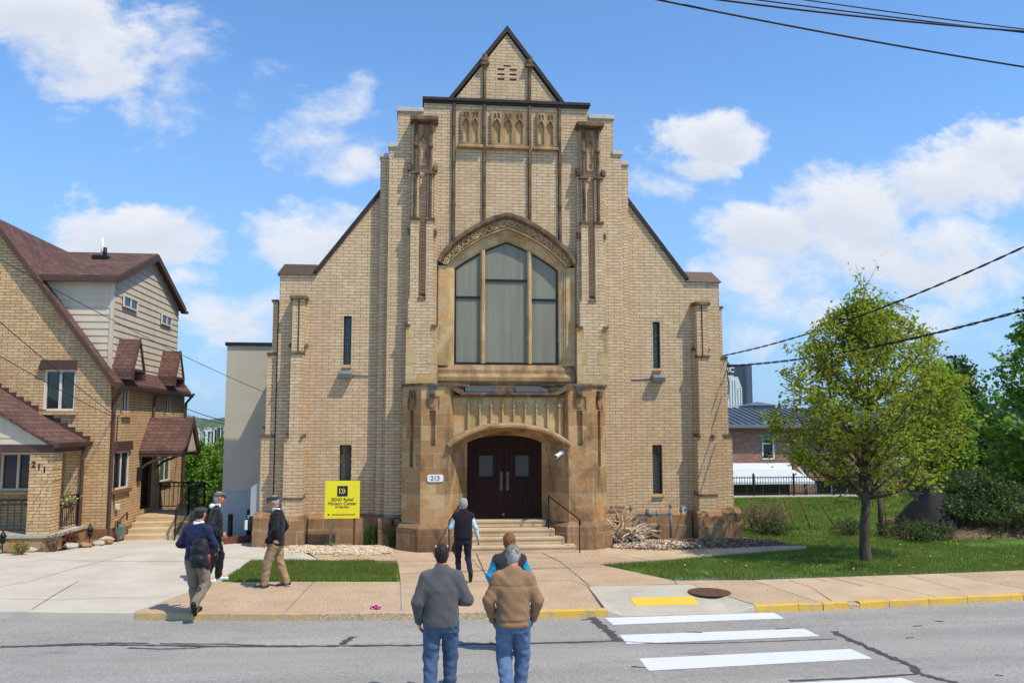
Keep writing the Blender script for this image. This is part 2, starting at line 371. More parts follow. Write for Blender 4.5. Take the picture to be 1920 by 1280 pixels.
m_leaf_a = leafy('young_maple_leaves', [(0, lin((116, 134, 34))), (.5, lin((148, 164, 48))), (.8, lin((170, 176, 64))), (1, lin((172, 144, 74)))], .55)
m_leaf_b = leafy('fresh_green_leaves', [(0, lin((84, 124, 36))), (.5, lin((118, 158, 52))), (1, lin((154, 182, 76)))], .45)
m_leaf_d = leafy('dark_green_leaves', [(0, lin((44, 66, 26))), (.6, lin((66, 92, 36))), (1, lin((98, 118, 52)))])
m_leaf_p = leafy('yellow_flowers', [(0, lin((220, 190, 30))), (1, lin((240, 215, 60)))], .2)
m_twig = leafy('dry_twigs', [(0, lin((90, 72, 54))), (.6, lin((128, 106, 82))), (1, lin((160, 138, 110)))], .0, .9)
m_bark = plain('grey_bark', (96, 84, 72), .95, .3, 9, .8, 30, rgb2=(52, 44, 38), stretch=(1, 1, .25))
m_driftwood = leafy('bleached_roots', [(0, lin((168, 146, 118))), (.6, lin((200, 178, 148))), (1, lin((222, 204, 178)))], .0, .9)
def pebble_mat():
    t = NT('pale_pebbles'); g = t.n('NewGeometry'); col = t.ramp(g.outputs['Random Per Island'], [(0, lin((120, 96, 72))), (.3, lin((178, 152, 122))), (.65, lin((198, 176, 148))), (1, lin((222, 208, 188)))]); t.bsdf(col, .8, .3); return t.m
m_pebble = pebble_mat()
def wood_mat(name, a, b):
    t = NT(name); n = t.noise(t.coord((18, 18, .8)), 1.0, 4); col = t.ramp(n, [(.3, lin(b)), (.7, lin(a))]); t.bsdf(col, .7, .12, 0, t.bump(n, .2, .004)); return t.m
m_door = wood_mat('dark_red_door', (52, 30, 23), (38, 22, 18))
def glass_dark(name, col, rough=.12, var=.5):
    t = NT(name); n = t.noise(t.coord((1, 1, .4)), 1.2, 4); c = lin(col); cc = t.ramp(n, [(.3, tuple([v * (1 - var) for v in c[:3]] + [1])), (.7, c)]); t.bsdf(cc, rough, .5); return t.m
m_glass = glass_dark('dark_window_glass', (34, 38, 44), .06)
m_glass_s = glass_dark('leaded_stained_glass', (74, 70, 62), .25)
def storm_mat():
    t = NT('clouded_storm_glazing'); n = t.noise(t.coord((7, 7, .25)), 1.0, 3, .5); k = t.noise(t.coord(), .8, 4)
    col = t.ramp(n, [(.3, lin((122, 121, 105))), (.5, lin((130, 128, 112))), (.72, lin((138, 136, 119)))]); col = t.mix(.4, col, t.ramp(k, [(.3, (.75, .76, .78, 1)), (.7, (1.1, 1.1, 1.08, 1))]), 'MULTIPLY')
    t.bsdf(col, .7, .03, 0, t.bump(n, .04, .02)); return t.m
m_storm = storm_mat()
m_navy = None
# ---------------------------------------------------------------- sun, sky, clouds
SUN_EL, SUN_AZ = R(58), R(48)
sl = bpy.data.lights.new('sun', 'SUN'); sl.energy = 5.0; sl.angle = R(.53); sl.color = (1, .925, .80)
so = bpy.data.objects.new('sun', sl); COL.objects.link(so); so.rotation_euler = (R(90) - SUN_EL, 0, SUN_AZ); so.location = (20, -40, 60)
W = bpy.data.worlds.new('World'); SC.world = W; W.use_nodes = True
def sky():
    t = NT.__new__(NT); t.t = W.node_tree; t.t.nodes.clear()
    out = t.n('OutputWorld'); bg = t.n('Background'); bg.inputs[1].default_value = .105
    sk = t.n('TexSky', sky_type='NISHITA', sun_disc=False, sun_elevation=SUN_EL, sun_rotation=R(180) - SUN_AZ, altitude=300, air_density=1.0, dust_density=.35, ozone_density=2.2)
    skc = t.mix(1.0, sk.outputs[0], (1.42, 1.95, 2.35, 1), 'MULTIPLY')
    g = t.n('TexCoord').outputs['Generated']; sp = t.n('SeparateXYZ'); t.set(sp, 0, g)
    yy = t.math('MAXIMUM', sp.outputs[1], .06); u = t.math('DIVIDE', sp.outputs[0], yy); v = t.math('DIVIDE', sp.outputs[2], yy)
    cb = t.n('CombineXYZ'); t.set(cb, 0, u); t.set(cb, 1, t.math('MULTIPLY', v, 1.5)); uv = cb.outputs[0]
    # clouds of that day: bearing, height, half width, half height, weight (bearing and height as slopes from the lens)
    B = [(60, 30, 190, 90, 1.0), (150, 100, 150, 85, 1.0), (215, 140, 80, 60, .75), (130, 210, 70, 40, .42), (290, 210, 120, 80, .52), (330, 110, 100, 100, .48), (600, 230, 120, 80, .62), (480, 140, 60, 60, .45), (620, 285, 130, 50, .6),
         (660, 170, 60, 50, .42), (245, 425, 150, 60, 1.05), (300, 450, 110, 50, .9), (600, 455, 140, 75, .8), (660, 400, 90, 50, .6), (470, 600, 120, 60, .55), (350, 525, 70, 35, .45), (380, 690, 120, 60, .25),
         (1330, 245, 115, 65, 1.05), (1300, 300, 100, 45, .9), (1240, 350, 90, 50, .7), (1330, 365, 80, 30, .45), (1450, 440, 170, 85, 1.05), (1590, 400, 180, 90, 1.05), (1780, 350, 200, 85, 1.0), (1880, 290, 130, 70, .9), (1700, 470, 260, 90, .9),
         (1500, 520, 230, 60, .72), (1600, 590, 330, 70, .55), (1420, 640, 140, 50, .42), (1850, 560, 200, 100, .45), (1250, 340, 60, 60, .5), (80, 330, 130, 60, .0)]
    wn = t.noise(uv, 7.0, 9, .66, .0, 1); ws = t.n('SeparateColor'); t.set(ws, 0, wn)
    u = t.math('ADD', u, t.math('MULTIPLY', t.math('SUBTRACT', ws.outputs[0], .5), .17)); v_ = t.math('ADD', v, t.math('MULTIPLY', t.math('SUBTRACT', ws.outputs[1], .5), .12))
    f = None; base = None
    for (px, py, rx, ry, s) in B:
        if s <= 0: continue
        d = ray(px, py); u0, v0 = d[0] / d[1], d[2] / d[1]
        a = t.math('DIVIDE', t.math('SUBTRACT', u, u0), rx * 1.22 / FL); b = t.math('DIVIDE', t.math('SUBTRACT', v_, v0), ry * 1.25 / FL)
        q = t.math('SUBTRACT', 1.0, t.math('ADD', t.math('MULTIPLY', a, a), t.math('MULTIPLY', b, b)))
        q = t.math('MULTIPLY', t.math('MAXIMUM', q, 0), s)
        f = q if f is None else t.math('MAXIMUM', f, q)
        lo = t.math('MULTIPLY', q, t.math('SUBTRACT', .5, t.math('MULTIPLY', b, .5), True))   # how near the cloud's underside
        base = lo if base is None else t.math('MAXIMUM', base, lo)
    n1 = t.noise(uv, 8.5, 10, .62, .2); n2 = t.noise(uv, 2.6, 4, .5)
    fld = t.math('ADD', f, t.math('ADD', t.math('MULTIPLY', t.math('SUBTRACT', n1, .5), 1.9), t.math('MULTIPLY', t.math('SUBTRACT', n2, .5), .7)))
    fld = t.math('MULTIPLY', fld, t.math('MINIMUM', t.math('MULTIPLY', f, 6.0), 1.0))
    mr = t.n('MapRange', interpolation_type='SMOOTHSTEP'); t.set(mr, 0, fld); mr.inputs[1].default_value = .16; mr.inputs[2].default_value = .84
    n3 = t.noise(uv, 9, 6, .6); sh = t.math('ADD', t.math('MULTIPLY', base, .75), t.math('MULTIPLY', n3, .35))
    cc = t.ramp(sh, [(.15, (10.2, 10.2, 10.2, 1)), (.62, (7.6, 8.0, 8.8, 1)), (.95, (6.0, 6.7, 8.0, 1))])
    hz = t.n('MapRange'); t.set(hz, 0, v); hz.inputs[1].default_value = .0; hz.inputs[2].default_value = .45; hz.inputs[3].default_value = .85; hz.inputs[4].default_value = 0.0   # thin milky air low over the horizon
    skc = t.mix(hz.outputs[0], skc, (3.1, 5.2, 8.6, 1))
    fr = t.math('GREATER_THAN', sp.outputs[1], .06)
    mk = t.math('MULTIPLY', t.math('MULTIPLY', mr.outputs[0], .94), fr)
    t.set(bg, 0, t.mix(mk, skc, cc)); t.t.links.new(bg.outputs[0], out.inputs[0])
sky()
SC.view_settings.view_transform = 'Standard'; SC.view_settings.look = 'None'; SC.view_settings.gamma = 1.0; SC.view_settings.exposure = -.10
# ---------------------------------------------------------------- ground, road, pavements
def yk(x):
    if x < -25: return yk(-25) + (x + 25) * -.45
    if x > 30: return yk(30) + (x - 30) * .48
    return -8.36 + .0086 * (x - 1.5) ** 2
def ground_z(x, y):
    z = -.03
    if x < -6.0 and y > .5: z -= min((y - .5) * .10, 1.2) * max(0, min(1, (-5.6 - x) / .6))
    if y > 13.2: z -= min((y - 13.2) * .5, 3.6) if x > 4 else min((y - 13.2) * .22, 5)
    if y > 60: z -= min((y - 60) * .05, 70)
    if x > 11 and y < 13: z += .75 * max(0, min(1, (x - 11.5) / 3)) * max(0, min(1, (y + 1.7) / 2.2)) * max(0, min(1, (9 - y) / 4))
    return z
def grid_ground():
    xs = sorted(set([-1900, -1200, -700, -300, -120] + list(range(-70, 91, 2)) + [8 + i * .5 for i in range(28)] + [120, 300, 700, 1200, 1900])); ys = sorted(set([-5.4, -4.4, -3.4, -2.4, -1.4, -.4] + [i * .8 for i in range(0, 30)] + list(range(25, 90, 4)) + [110, 150, 220, 400, 800, 1300, 1900]))
    b = MB(); n = len(ys)
    vs = [(x, max(y, yk(x) + .05) if y < 0 else y, ground_z(x, y)) for x in xs for y in ys]
    b.add(vs, [(i * n + j, (i + 1) * n + j, (i + 1) * n + j + 1, i * n + j + 1) for i in range(len(xs) - 1) for j in range(n - 1)], True)
    tag(b.build('ground', m_turf, recalc=False), kind='structure')
grid_ground()
def sheet(name, poly, z, mat, th=.03, kind='structure', **kw):
    b = MB(); b.prism(poly, z - th, z, 'z'); o = b.build(name, mat); return tag(o, kind=kind) if kind else tag(o, **kw)
KX = [-40, -32, -25] + [-22 + 1.5 * i for i in range(29)] + [24, 28, 34, 45, 60]
# road: from the kerb back beneath the lens to the far kerb
b = MB(); rx = [-90] + KX + [100]
vs = []; 
for x in rx: vs += [(x, yk(x) + .10, -.115), (x, yk(x) - .55, -.125), (x, yk(x) - 5.2, -.06), (x, yk(x) - 10.5, -.12)]
b.add(vs, [(4 * i + k, 4 * i + k + 1, 4 * i + k + 5, 4 * i + k + 4) for i in range(len(rx) - 1) for k in range(3)], True)
tag(b.build('road', m_asphalt), kind='structure')
def zroad(x, y):
    d = yk(x) - y
    if d < .55: return -.125 + (.55 - d) / .65 * .01
    return -.125 + (d - .55) / 4.65 * .065 if d < 5.2 else -.06 - (d - 5.2) / 5.3 * .06
b = MB(); vs = []
for x in rx: vs += [(x, yk(x) - 10.5, -.2), (x, yk(x) - 10.5, .02), (x, yk(x) - 40, .02)]
b.add(vs, [(3 * i + k, 3 * i + k + 1, 3 * i + k + 4, 3 * i + k + 3) for i in range(len(rx) - 1) for k in range(2)])
tag(b.build('far_pavement', m_conc), kind='structure')
# kerb in painted and bare lengths
def kerb(x0, x1, mat, name='kerb', top=.004, low0=None, low1=None):
    n = max(2, int((x1 - x0) / .6)); b = MB(); vs = []
    for i in range(n + 1):
        x = x0 + (x1 - x0) * i / n; y = yk(x); j = .006 * math.sin(x * 7.3) + .004 * math.sin(x * 17.1)
        zt = top + j * .4
        if low0 is not None: zt = low0 + (low1 - low0) * i / n
        vs += [(x, y + j, -.2), (x, y + .015 + j, zt - .012), (x, y + .03 + j, zt), (x, y + .15, zt), (x, y + .15, -.2)]
    b.add(vs, [(5 * i + k, 5 * i + k + 1, 5 * i + k + 6, 5 * i + k + 5) for i in range(n) for k in range(4)] + [(0, 1, 2, 3, 4), tuple(5 * n + k for k in (4, 3, 2, 1, 0))])
    return tag(b.build(name, mat), kind='structure')
for (x0, x1, mt) in ((-60, -6.85, m_conc), (-6.845, -5.25, m_yellow_old), (-5.245, -3.75, m_yellow_old), (-3.745, -.12, m_aggr), (-.115, 1.1, m_yellow), (3.75, 4.55, m_yellow), (4.56, 5.0, m_yellow), (5.02, 5.5, m_yellow), (5.72, 6.3, m_yellow), (6.31, 7.1, m_yellow), (7.11, 7.9, m_yellow), (7.91, 9.1, m_yellow), (9.11, 10.6, m_yellow_old), (10.61, 60, m_conc)):
    kerb(x0, x1, mt)
kerb(5.505, 5.715, m_aggr, top=-.03)
kerb(1.105, 1.4, m_conc_g, low0=.0, low1=-.095); kerb(1.405, 3.3, m_conc_g, low0=-.095, low1=-.095); kerb(3.305, 3.745, m_conc_g, low0=-.095, low1=.0)
def GR(px, py):
    z = -.1
    for _ in range(5): x, y = G(px, py, z); z = zroad(x, y)
    return x, y
def along(x0, x1, off, n=10): return [(x0 + (x1 - x0) * i / n, yk(x0 + (x1 - x0) * i / n) + off) for i in range(n + 1)]
# driveway
GL = [(-6.05, -5.0), (-6.02, -2.45), (-2.62, -2.75), (-2.54, -5.42)]      # left grass strip corners
sheet('driveway', along(-40, -6.85, .155, 14) + [(-6.17, -5.08), (-6.07, -5.0), (-6.04, -2.43), (-4.45, -2.53), (-5.2, -.85), (-5.9, .5), (-11.0, .5), (-11.9, .35), (-13.5, -1.2), (-20, -2.5), (-40, -2)], 0, m_conc, .1)
b = MB(); b.add([(-6.0, .502, 0), (-10.8, .502, 0), (-10.8, 12, -1.0), (-6.0, 12, -1.0)], [(0, 1, 2, 3)]); tag(b.build('driveway', m_conc), kind='structure')
sheet('side_pavement', [(-40, -4.2), (-16.5, -4.7), (-13.6, -3.9), (-12.6, -1.0), (-12.9, -.4), (-16, -1.6), (-40, -2.2)], .006, m_aggr, .02)
# pavement strips round the grass, in slabs with open joints
JN = .018
def slab(poly, mat, z=0.0, th=.11): return sheet('pavement', poly, z, mat, th)
slab(along(-6.83, -4.35, .155, 4) + [(-4.22, -5.24), (-6.15, -5.07)], m_aggr)
slab(along(-4.33, -2.40, .155, 4) + [(-2.5, -5.43), (-4.20, -5.245)], m_aggr)
slab(along(-2.38, -.42, .155, 4) + [(-.62, -5.55), (-2.48, -5.44)], m_aggr)
slab(along(-.40, 1.04, .155, 4) + [(1.16, -6.25), (.95, -5.6), (-.60, -5.56)], m_aggr)
slab([(-2.48, -5.42), (-.62, -5.53), (-.85, -3.6), (-2.58, -3.5)], m_aggr)
slab([(-.60, -5.54), (.95, -5.58), (1.6, -3.75), (-.83, -3.6)], m_aggr)
slab([(-2.58, -3.48), (-.85, -3.58), (-1.0, -1.2), (-3.0, -1.0), (-2.66, -2.7)], m_aggr)
slab([(-.83, -3.58), (1.6, -3.73), (2.15, -2.2), (2.6, -1.2), (-.98, -1.2)], m_aggr, -.004)
slab([(.97, -5.6), (1.18, -6.25), (2.98, -6.2), (3.02, -5.86), (1.9, -3.75), (1.62, -3.75)], m_aggr)
slab([(1.64, -3.72), (1.92, -3.73), (3.2, -3.36), (2.8, -2.5), (2.17, -2.2)], m_aggr, -.003)
slab([(-4.43, -2.55), (-2.64, -2.73), (-2.72, -1.85), (-3.1, -1.75), (-4.75, -1.65)], m_aggr, -.005)
slab([(2.19, -2.18), (2.82, -2.48), (3.22, -3.34), (5.0, -2.75), (6.4, -2.3), (7.7, -1.85), (7.9, -1.55), (7.2, -1.35), (5.2, -1.62), (3.9, -1.8), (2.7, -1.4)], m_conc_t, -.002)
# right of the ramp
slab(along(3.78, 4.98, .155, 3) + [(4.62, -5.98), (3.05, -5.86), (2.99, -6.25), (3.27, -6.255), (3.34, -6.94), (3.46, -7.1)], m_aggr)
slab(along(5.0, 7.35, .155, 4) + [(6.7, -5.83), (4.64, -5.98)], m_conc_t)
slab(along(7.37, 9.6, .155, 4) + [(8.9, -5.68), (6.72, -5.82)], m_conc_t)
slab(along(9.62, 14, .155, 4) + [(13, -5.3), (8.92, -5.67)], m_aggr)
slab(along(14.02, 40, .155, 10) + [(40, yk(40) + 2.6), (13.02, -5.3)], m_aggr)
# drop-kerb ramp
b = MB(); rp = [(1.10, yk(1.1) + .15), (1.4, yk(1.4) + .15), (3.3, yk(3.3) + .15), (3.74, yk(3.74) + .15), (3.44, -7.1), (3.32, -6.95), (1.16, -6.95)]
zz = [0, -.095, -.095, 0, 0, 0, 0]
b.add([(p[0], p[1], z) for p, z in zip(rp, zz)] + [(p[0], p[1], -.2) for p in rp], [(0, 1, 6), (1, 2, 5, 6), (2, 4, 5), (2, 3, 4)] + [(i, (i + 1) % 7, 7 + (i + 1) % 7, 7 + i) for i in range(7)])
tag(b.build('pavement_ramp', m_conc_g), kind='structure')
slab([(1.155, -6.945), (3.325, -6.945), (3.255, -6.27), (1.18, -6.265)], m_conc_g, .0)
slab([(-2.5, -5.5), (1.1, -6.2), (3.0, -5.9), (1.95, -3.72), (3.2, -3.38), (2.9, -1.2), (-3.0, -.9), (-4.7, -1.7), (-4.4, -2.54), (-2.52, -2.75)], m_aggr, -.014, .02)
def rampz(y): t = (y + 6.95) / (yk(2.3) + .15 + 6.95); return -.095 * max(0, min(1, t))
tp = [G(1192, 1138, -.085), G(1310, 1135, -.085), G(1300, 1117, -.02), G(1180, 1120, -.02)]
b = MB(); b.add([(p[0], p[1], rampz(p[1]) + .008) for p in tp] + [(p[0], p[1], rampz(p[1]) - .02) for p in tp], [(0, 1, 2, 3)] + [(i, (i + 1) % 4, 4 + (i + 1) % 4, 4 + i) for i in range(4)])
for i in range(24):
    for j in range(7):
        s, t_ = (i + .5) / 24, (j + .5) / 7
        x = (tp[0][0] * (1 - s) + tp[1][0] * s) * (1 - t_) + (tp[3][0] * (1 - s) + tp[2][0] * s) * t_; y = (tp[0][1] * (1 - s) + tp[1][1] * s) * (1 - t_) + (tp[3][1] * (1 - s) + tp[2][1] * s) * t_
        z = rampz(y) + .008; r = .014
        b.add([(x - r, y - r, z), (x + r, y - r, z), (x + r, y + r, z), (x - r, y + r, z), (x, y, z + .008)], [(0, 1, 4), (1, 2, 4), (2, 3, 4), (3, 0, 4)])
tag(b.build('tactile_panel', m_tactile, recalc=False), 'yellow tactile warning panel with small studs set in the dropped kerb ramp', 'tactile paving')
# manhole
mx_, my_ = G(1330, 1110, 0)
mh = thing('manhole_cover', 'round rusty iron manhole cover in the pavement beside the yellow tactile panel', 'manhole cover', (mx_, my_, 0))
b = MB(); b.lathe((mx_, my_, 0), [(.40, .004), (.40, .012), (.385, .012), (.375, .009), (.36, .009), (.355, .013), (.34, .013)], 40); b.build('cover_frame', m_rustiron, mh)
b = MB(); b.lathe((mx_, my_, 0), [(.338, .005), (.338, .011), (.30, .011), (.295, .008), (.20, .008), (.195, .011), (.1, .011), (.095, .008), (.02, .009)], 40)
for i in range(-5, 6):
    for j in range(-5, 6):
        if i * i + j * j < 24: b.box(mx_ + i * .055 - .014, mx_ + i * .055 + .014, my_ + j * .055 - .014, my_ + j * .055 + .014, .008, .014)
b.build('lid', m_rustiron, mh)
# pedestrian crossing bars
def rquad(pts, name, mat, dz=.004, n=12, **kw):
    """a painted patch that follows the road's camber; pts: near-left, near-right, far-right, far-left in x,y"""
    b = MB(); vs = []
    for i in range(n + 1):
        s = i / n
        for j in range(3):
            t_ = j / 2
            x = (pts[0][0] * (1 - s) + pts[1][0] * s) * (1 - t_) + (pts[3][0] * (1 - s) + pts[2][0] * s) * t_; y = (pts[0][1] * (1 - s) + pts[1][1] * s) * (1 - t_) + (pts[3][1] * (1 - s) + pts[2][1] * s) * t_
            vs.append((x, y, zroad(x, y) + dz))
    b.add(vs, [(3 * i + j, 3 * i + 3 + j, 3 * i + 4 + j, 3 * i + 1 + j) for i in range(n) for j in range(2)])
    o = b.build(name, mat, recalc=False); return tag(o, **kw)
for q in ([(1150, 1171), (1471, 1159), (1450, 1148), (1134, 1158)], [(1176, 1207), (1537, 1192), (1508, 1178), (1162, 1190)], [(1217, 1257), (1636, 1234), (1595, 1216), (1198, 1234)], [(1520, 1302), (1760, 1296), (1690, 1270), (1488, 1280)]):
    rquad([GR(p[0], p[1]) for p in q], 'crossing_stripe', m_zebra, kind='structure')
rquad([(-1.0, -14.2), (3.0, -14.3), (3.0, -13.75), (-1.0, -13.7)], 'crossing_stripe', m_zebra, kind='structure')
# tar sealed cracks in the road
def seam(pix, w, dz=.003):
    pts = [GR(p[0], p[1]) for p in pix]; fine = []
    for (a, c) in zip(pts[:-1], pts[1:]):
        for k in range(8): fine.append((a[0] + (c[0] - a[0]) * k / 8, a[1] + (c[1] - a[1]) * k / 8))
    fine.append(pts[-1]); b = MB(); vs = []; n = len(fine); r = random.Random(int(pix[0][0]))
    for i, (x, y) in enumerate(fine):
        a = Vector(fine[max(i - 1, 0)]); c = Vector(fine[min(i + 1, n - 1)]); d = (c - a).normalized(); nn = Vector((-d.y, d.x)); ww = w * (.55 + .9 * r.random()) / 2; jx = (r.random() - .5) * w * .35
        for s in (-1, 1):
            X, Y = x + nn.x * (s * ww + jx), y + nn.y * (s * ww + jx); vs.append((X, Y, zroad(X, Y) + dz))
    b.add(vs, [(2 * i, 2 * i + 2, 2 * i + 3, 2 * i + 1) for i in range(n - 1)])
    tag(b.build('road_crack_seal', m_tar, recalc=False), kind='structure')
seam([(0, 1212), (90, 1210), (170, 1208), (270, 1209), (380, 1211), (480, 1211), (560, 1211), (650, 1210), (780, 1209), (900, 1207), (1010, 1205), (1160, 1201)], .09)
seam([(60, 1211), (120, 1207), (200, 1205), (280, 1205)], .07, .0034); seam([(240, 1214), (300, 1216), (360, 1215), (390, 1212)], .05, .0036); seam([(300, 1206), (420, 1207), (500, 1210)], .06, .0038)
seam([(641, 1208), (652, 1199), (663, 1193)], .11, .0042); seam([(1107, 1157), (1130, 1174), (1150, 1190), (1158, 1201)], .15, .0032)
seam([(1160, 1202), (1240, 1206), (1340, 1205), (1440, 1202), (1568, 1197)], .035, .0045); seam([(1563, 1183), (1580, 1193), (1620, 1210), (1660, 1228), (1712, 1248), (1722, 1262), (1760, 1272), (1830, 1290)], .11, .0048)
seam([(1480, 1276), (1600, 1271), (1720, 1263)], .05, .0052)
r = random.Random(5)
for i in range(9):
    px, py = r.uniform(0, 1900), r.uniform(1160, 1280); seam([(px, py), (px + r.uniform(8, 30), py + r.uniform(-2, 2))], r.uniform(.02, .045), .006 + .0003 * i)

def joint(pix, w, name='pavement_joint', mat=None, z=.003):
    """thin dark joints and cracks lying in the concrete"""
    pts = [G(p[0], p[1], 0) for p in pix]; r_ = random.Random(int(pix[0][0] + pix[0][1])); b = MB(); fine = []
    for a, c in zip(pts[:-1], pts[1:]): fine += [(a[0] + (c[0] - a[0]) * k / 6, a[1] + (c[1] - a[1]) * k / 6) for k in range(6)]
    fine.append(pts[-1]); vs = []; n = len(fine)
    for i, (x, y) in enumerate(fine):
        a = Vector(fine[max(i - 1, 0)]); c = Vector(fine[min(i + 1, n - 1)]); d = (c - a).normalized(); q = w * (.6 + .7 * r_.random()) / 2; vs += [(x - d.y * q, y + d.x * q, z), (x + d.y * q, y - d.x * q, z)]
    b.add(vs, [(2 * i, 2 * i + 2, 2 * i + 3, 2 * i + 1) for i in range(n - 1)]); tag(b.build(name, mat or m_joint, recalc=False), kind='structure')
m_joint = plain('dirty_joint', (112, 94, 76), .95, .3, 20, .1)
for k, (pp, w) in enumerate((([(95, 1050), (200, 1051), (345, 1052)], .018), ([(58, 1143), (100, 1116), (147, 1089)], .02), ([(0, 1100), (60, 1088), (150, 1062), (240, 1040)], .012), ([(0, 1122), (110, 1124), (200, 1120), (282, 1121)], .010), ([(400, 1045), (470, 1046), (552, 1040)], .012),
        ([(893, 1037), (905, 1065), (920, 1100), (936, 1142)], .02), ([(1008, 1032), (1050, 1052), (1108, 1100)], .018), ([(752, 1052), (850, 1051), (960, 1046), (1160, 1044)], .014), ([(760, 1092), (900, 1090), (1100, 1088)], .010), ([(1120, 1078), (1170, 1074), (1238, 1078)], .012), ([(1010, 1052), (1060, 1060), (1130, 1056), (1180, 1066)], .008),
        ([(1160, 1060), (1195, 1066), (1230, 1062)], .007), ([(1480, 1088), (1520, 1100), (1562, 1128)], .012), ([(1700, 1078), (1745, 1090), (1800, 1106)], .012), ([(300, 1130), (380, 1124), (470, 1127)], .006), ([(560, 1106), (640, 1112), (735, 1108)], .006))):
    joint(pp, w, z=.0032 + .0002 * k)
# ---------------------------------------------------------------- the church
def carve(b, cut):
    """solid minus solid, as mesh data"""
    o1 = b.build('tmp_a', None); o2 = cut.build('tmp_b', None)
    md = o1.modifiers.new('b', 'BOOLEAN'); md.object = o2; md.operation = 'DIFFERENCE'; md.solver = 'EXACT'
    bpy.context.view_layer.update(); dg = bpy.context.evaluated_depsgraph_get(); me = bpy.data.meshes.new_from_object(o1.evaluated_get(dg))
    r_ = MB(); r_.add([tuple(v.co) for v in me.vertices], [tuple(p.vertices) for p in me.polygons])
    for o in (o1, o2): bpy.data.objects.remove(o)
    return r_
m_glass_d = glass_dark('dim_door_glass', (62, 58, 52), .5, .2)
m_handle = plain('dull_bronze', (96, 94, 90), .5, .15, 20, .05)
church = thing('church', 'tall buff brick church with stepped gable front, big arched window and sandstone entrance porch', 'church', (.15, 0, 0))
C = .15
def mir(x, s): return C + s * x
def lr(a, c): return (min(a, c), max(a, c))
def sbox(b, s, d0, d1, y0, y1, z0, z1):
    x0, x1 = lr(mir(d0, s), mir(d1, s)); return b.box(x0, x1, y0, y1, z0, z1)
# gable front wall with wing windows left open
WIN = [(-4.25, -4.04, 4.75, 6.07), (-4.29, -3.98, 1.32, 2.60), (4.32, 4.53, 4.71, 6.02), (4.25, 4.53, 1.24, 2.58)]
outer = [(mir(-6.12, 1), .0), (mir(6.12, 1), .0), (mir(6.12, 1), 7.17), (mir(5.2, 1), 7.20), (mir(3.3, 1), 9.72), (mir(0, 1), 13.95), (mir(-3.3, 1), 9.72), (mir(-5.2, 1), 7.20), (mir(-6.12, 1), 7.17)]
holes = [[(a, c), (b_, c), (b_, d), (a, d)] for (a, b_, c, d) in WIN]
b = MB(); b.prism(outer, 0, .42, 'y', holes); b.build('front_wall', m_brick, church)
b = MB(); b.box(mir(-6.12, 1), mir(-5.7, 1), .42, 19, 0, 5.9); b.box(mir(5.7, 1), mir(6.12, 1), .42, 19, 0, 5.9); b.split('side_wall', m_brick, church)
b = MB()
for s in (1, -1): b.prism([(mir(6.1 * s, 1), 5.75), (mir(6.1 * s, 1), 5.9), (mir(0, 1), 13.6), (mir(0, 1), 13.4)], .42, 19, 'y')
b.build('main_roof', m_shingle, church)
# stepped centre bay
AO = [(-1.87, 7.50), (-1.78, 7.70), (-1.62, 7.90), (-1.42, 8.10), (-1.2, 8.28), (-.95, 8.44), (-.65, 8.62), (-.33, 8.76), (0, 8.85)]
AO = AO + [(-x, z) for x, z in AO[-2::-1]]
AI = [(-1.42, 7.36), (-1.30, 7.46), (-1.15, 7.56), (-.98, 7.67), (-.80, 7.78), (-.62, 7.88), (-.42, 7.97), (-.21, 8.06), (0, 8.14)]
AI = AI + [(-x, z) for x, z in AI[-2::-1]]
def arch(t): return [(C + a[0] * (1 - t) + i[0] * t, a[1] * (1 - t) + i[1] * t) for a, i in zip(AO, AI)]
full = [(C - 1.86, 4.2)] + arch(.02) + [(C + 1.86, 4.2)]
bay = [(-3.22, 0), (3.22, 0), (3.22, 10.66), (3.0, 10.66), (3.0, 11.68), (2.3, 11.68), (2.3, 12.02), (1.5, 12.02), (0, 14.05), (-1.5, 12.02), (-2.3, 12.02), (-2.3, 11.68), (-3.0, 11.68), (-3.0, 10.66), (-3.22, 10.66)]
def slot(x0, x1, z0, z1): return [(C + x0, z0), (C + x1, z0), (C + x1, z1), (C + x0, z1)]
VENT = [slot(-.27, -.07, 12.98, 13.04), slot(-.27, -.07, 12.84, 12.90), slot(-.27, -.07, 12.70, 12.76), slot(.07, .27, 12.98, 13.04), slot(.07, .27, 12.84, 12.90), slot(.07, .27, 12.70, 12.76), slot(-.10, .10, 13.09, 13.14)]   # cross shaped brick vent near the apex
b = MB(); b.prism([(C + x, z) for x, z in bay], -.45, -.002, 'y', [full] + VENT); 
b.box(C - 2.98, C + 2.98, .422, .8, 9, 11.66)
for s in (1, -1): sbox(b, s, 3.222, 3.47, -.2, -.002, 0, 10.45); sbox(b, s, 3.0, 3.46, .002, .5, 9.2, 10.44)
b.build('centre_bay', m_brick, church)
# copings
b = MB()
for s in (1, -1):
    sbox(b, s, 2.96, 3.26, -.5, .5, 10.662, 10.78); sbox(b, s, 3.262, 3.5, -.25, .5, 10.452, 10.57); sbox(b, s, 2.302, 3.04, -.5, .85, 11.682, 11.80)
b.split('pale_coping', m_coping_w, church, bevel=.01)
b = MB(); b.box(C - 2.34, C + 2.34, -.56, .5, 12.022, 12.10); b.box(C - 2.30, C + 2.30, -.51, -.452, 11.95, 12.021)
b.build('string_course', m_coping, church)
b = MB()
for s in (1, -1):
    b.prism([(mir(1.62 * s, 1), 12.11), (mir(1.50 * s, 1), 12.11), (mir(0, 1), 14.10), (mir(0, 1), 14.27)], -.52, .3, 'y')
    b.prism([(mir(5.24 * s, 1), 7.26), (mir(5.12 * s, 1), 7.26), (mir(3.24 * s, 1), 9.76), (mir(3.24 * s, 1), 9.92)], -.07, .46, 'y')
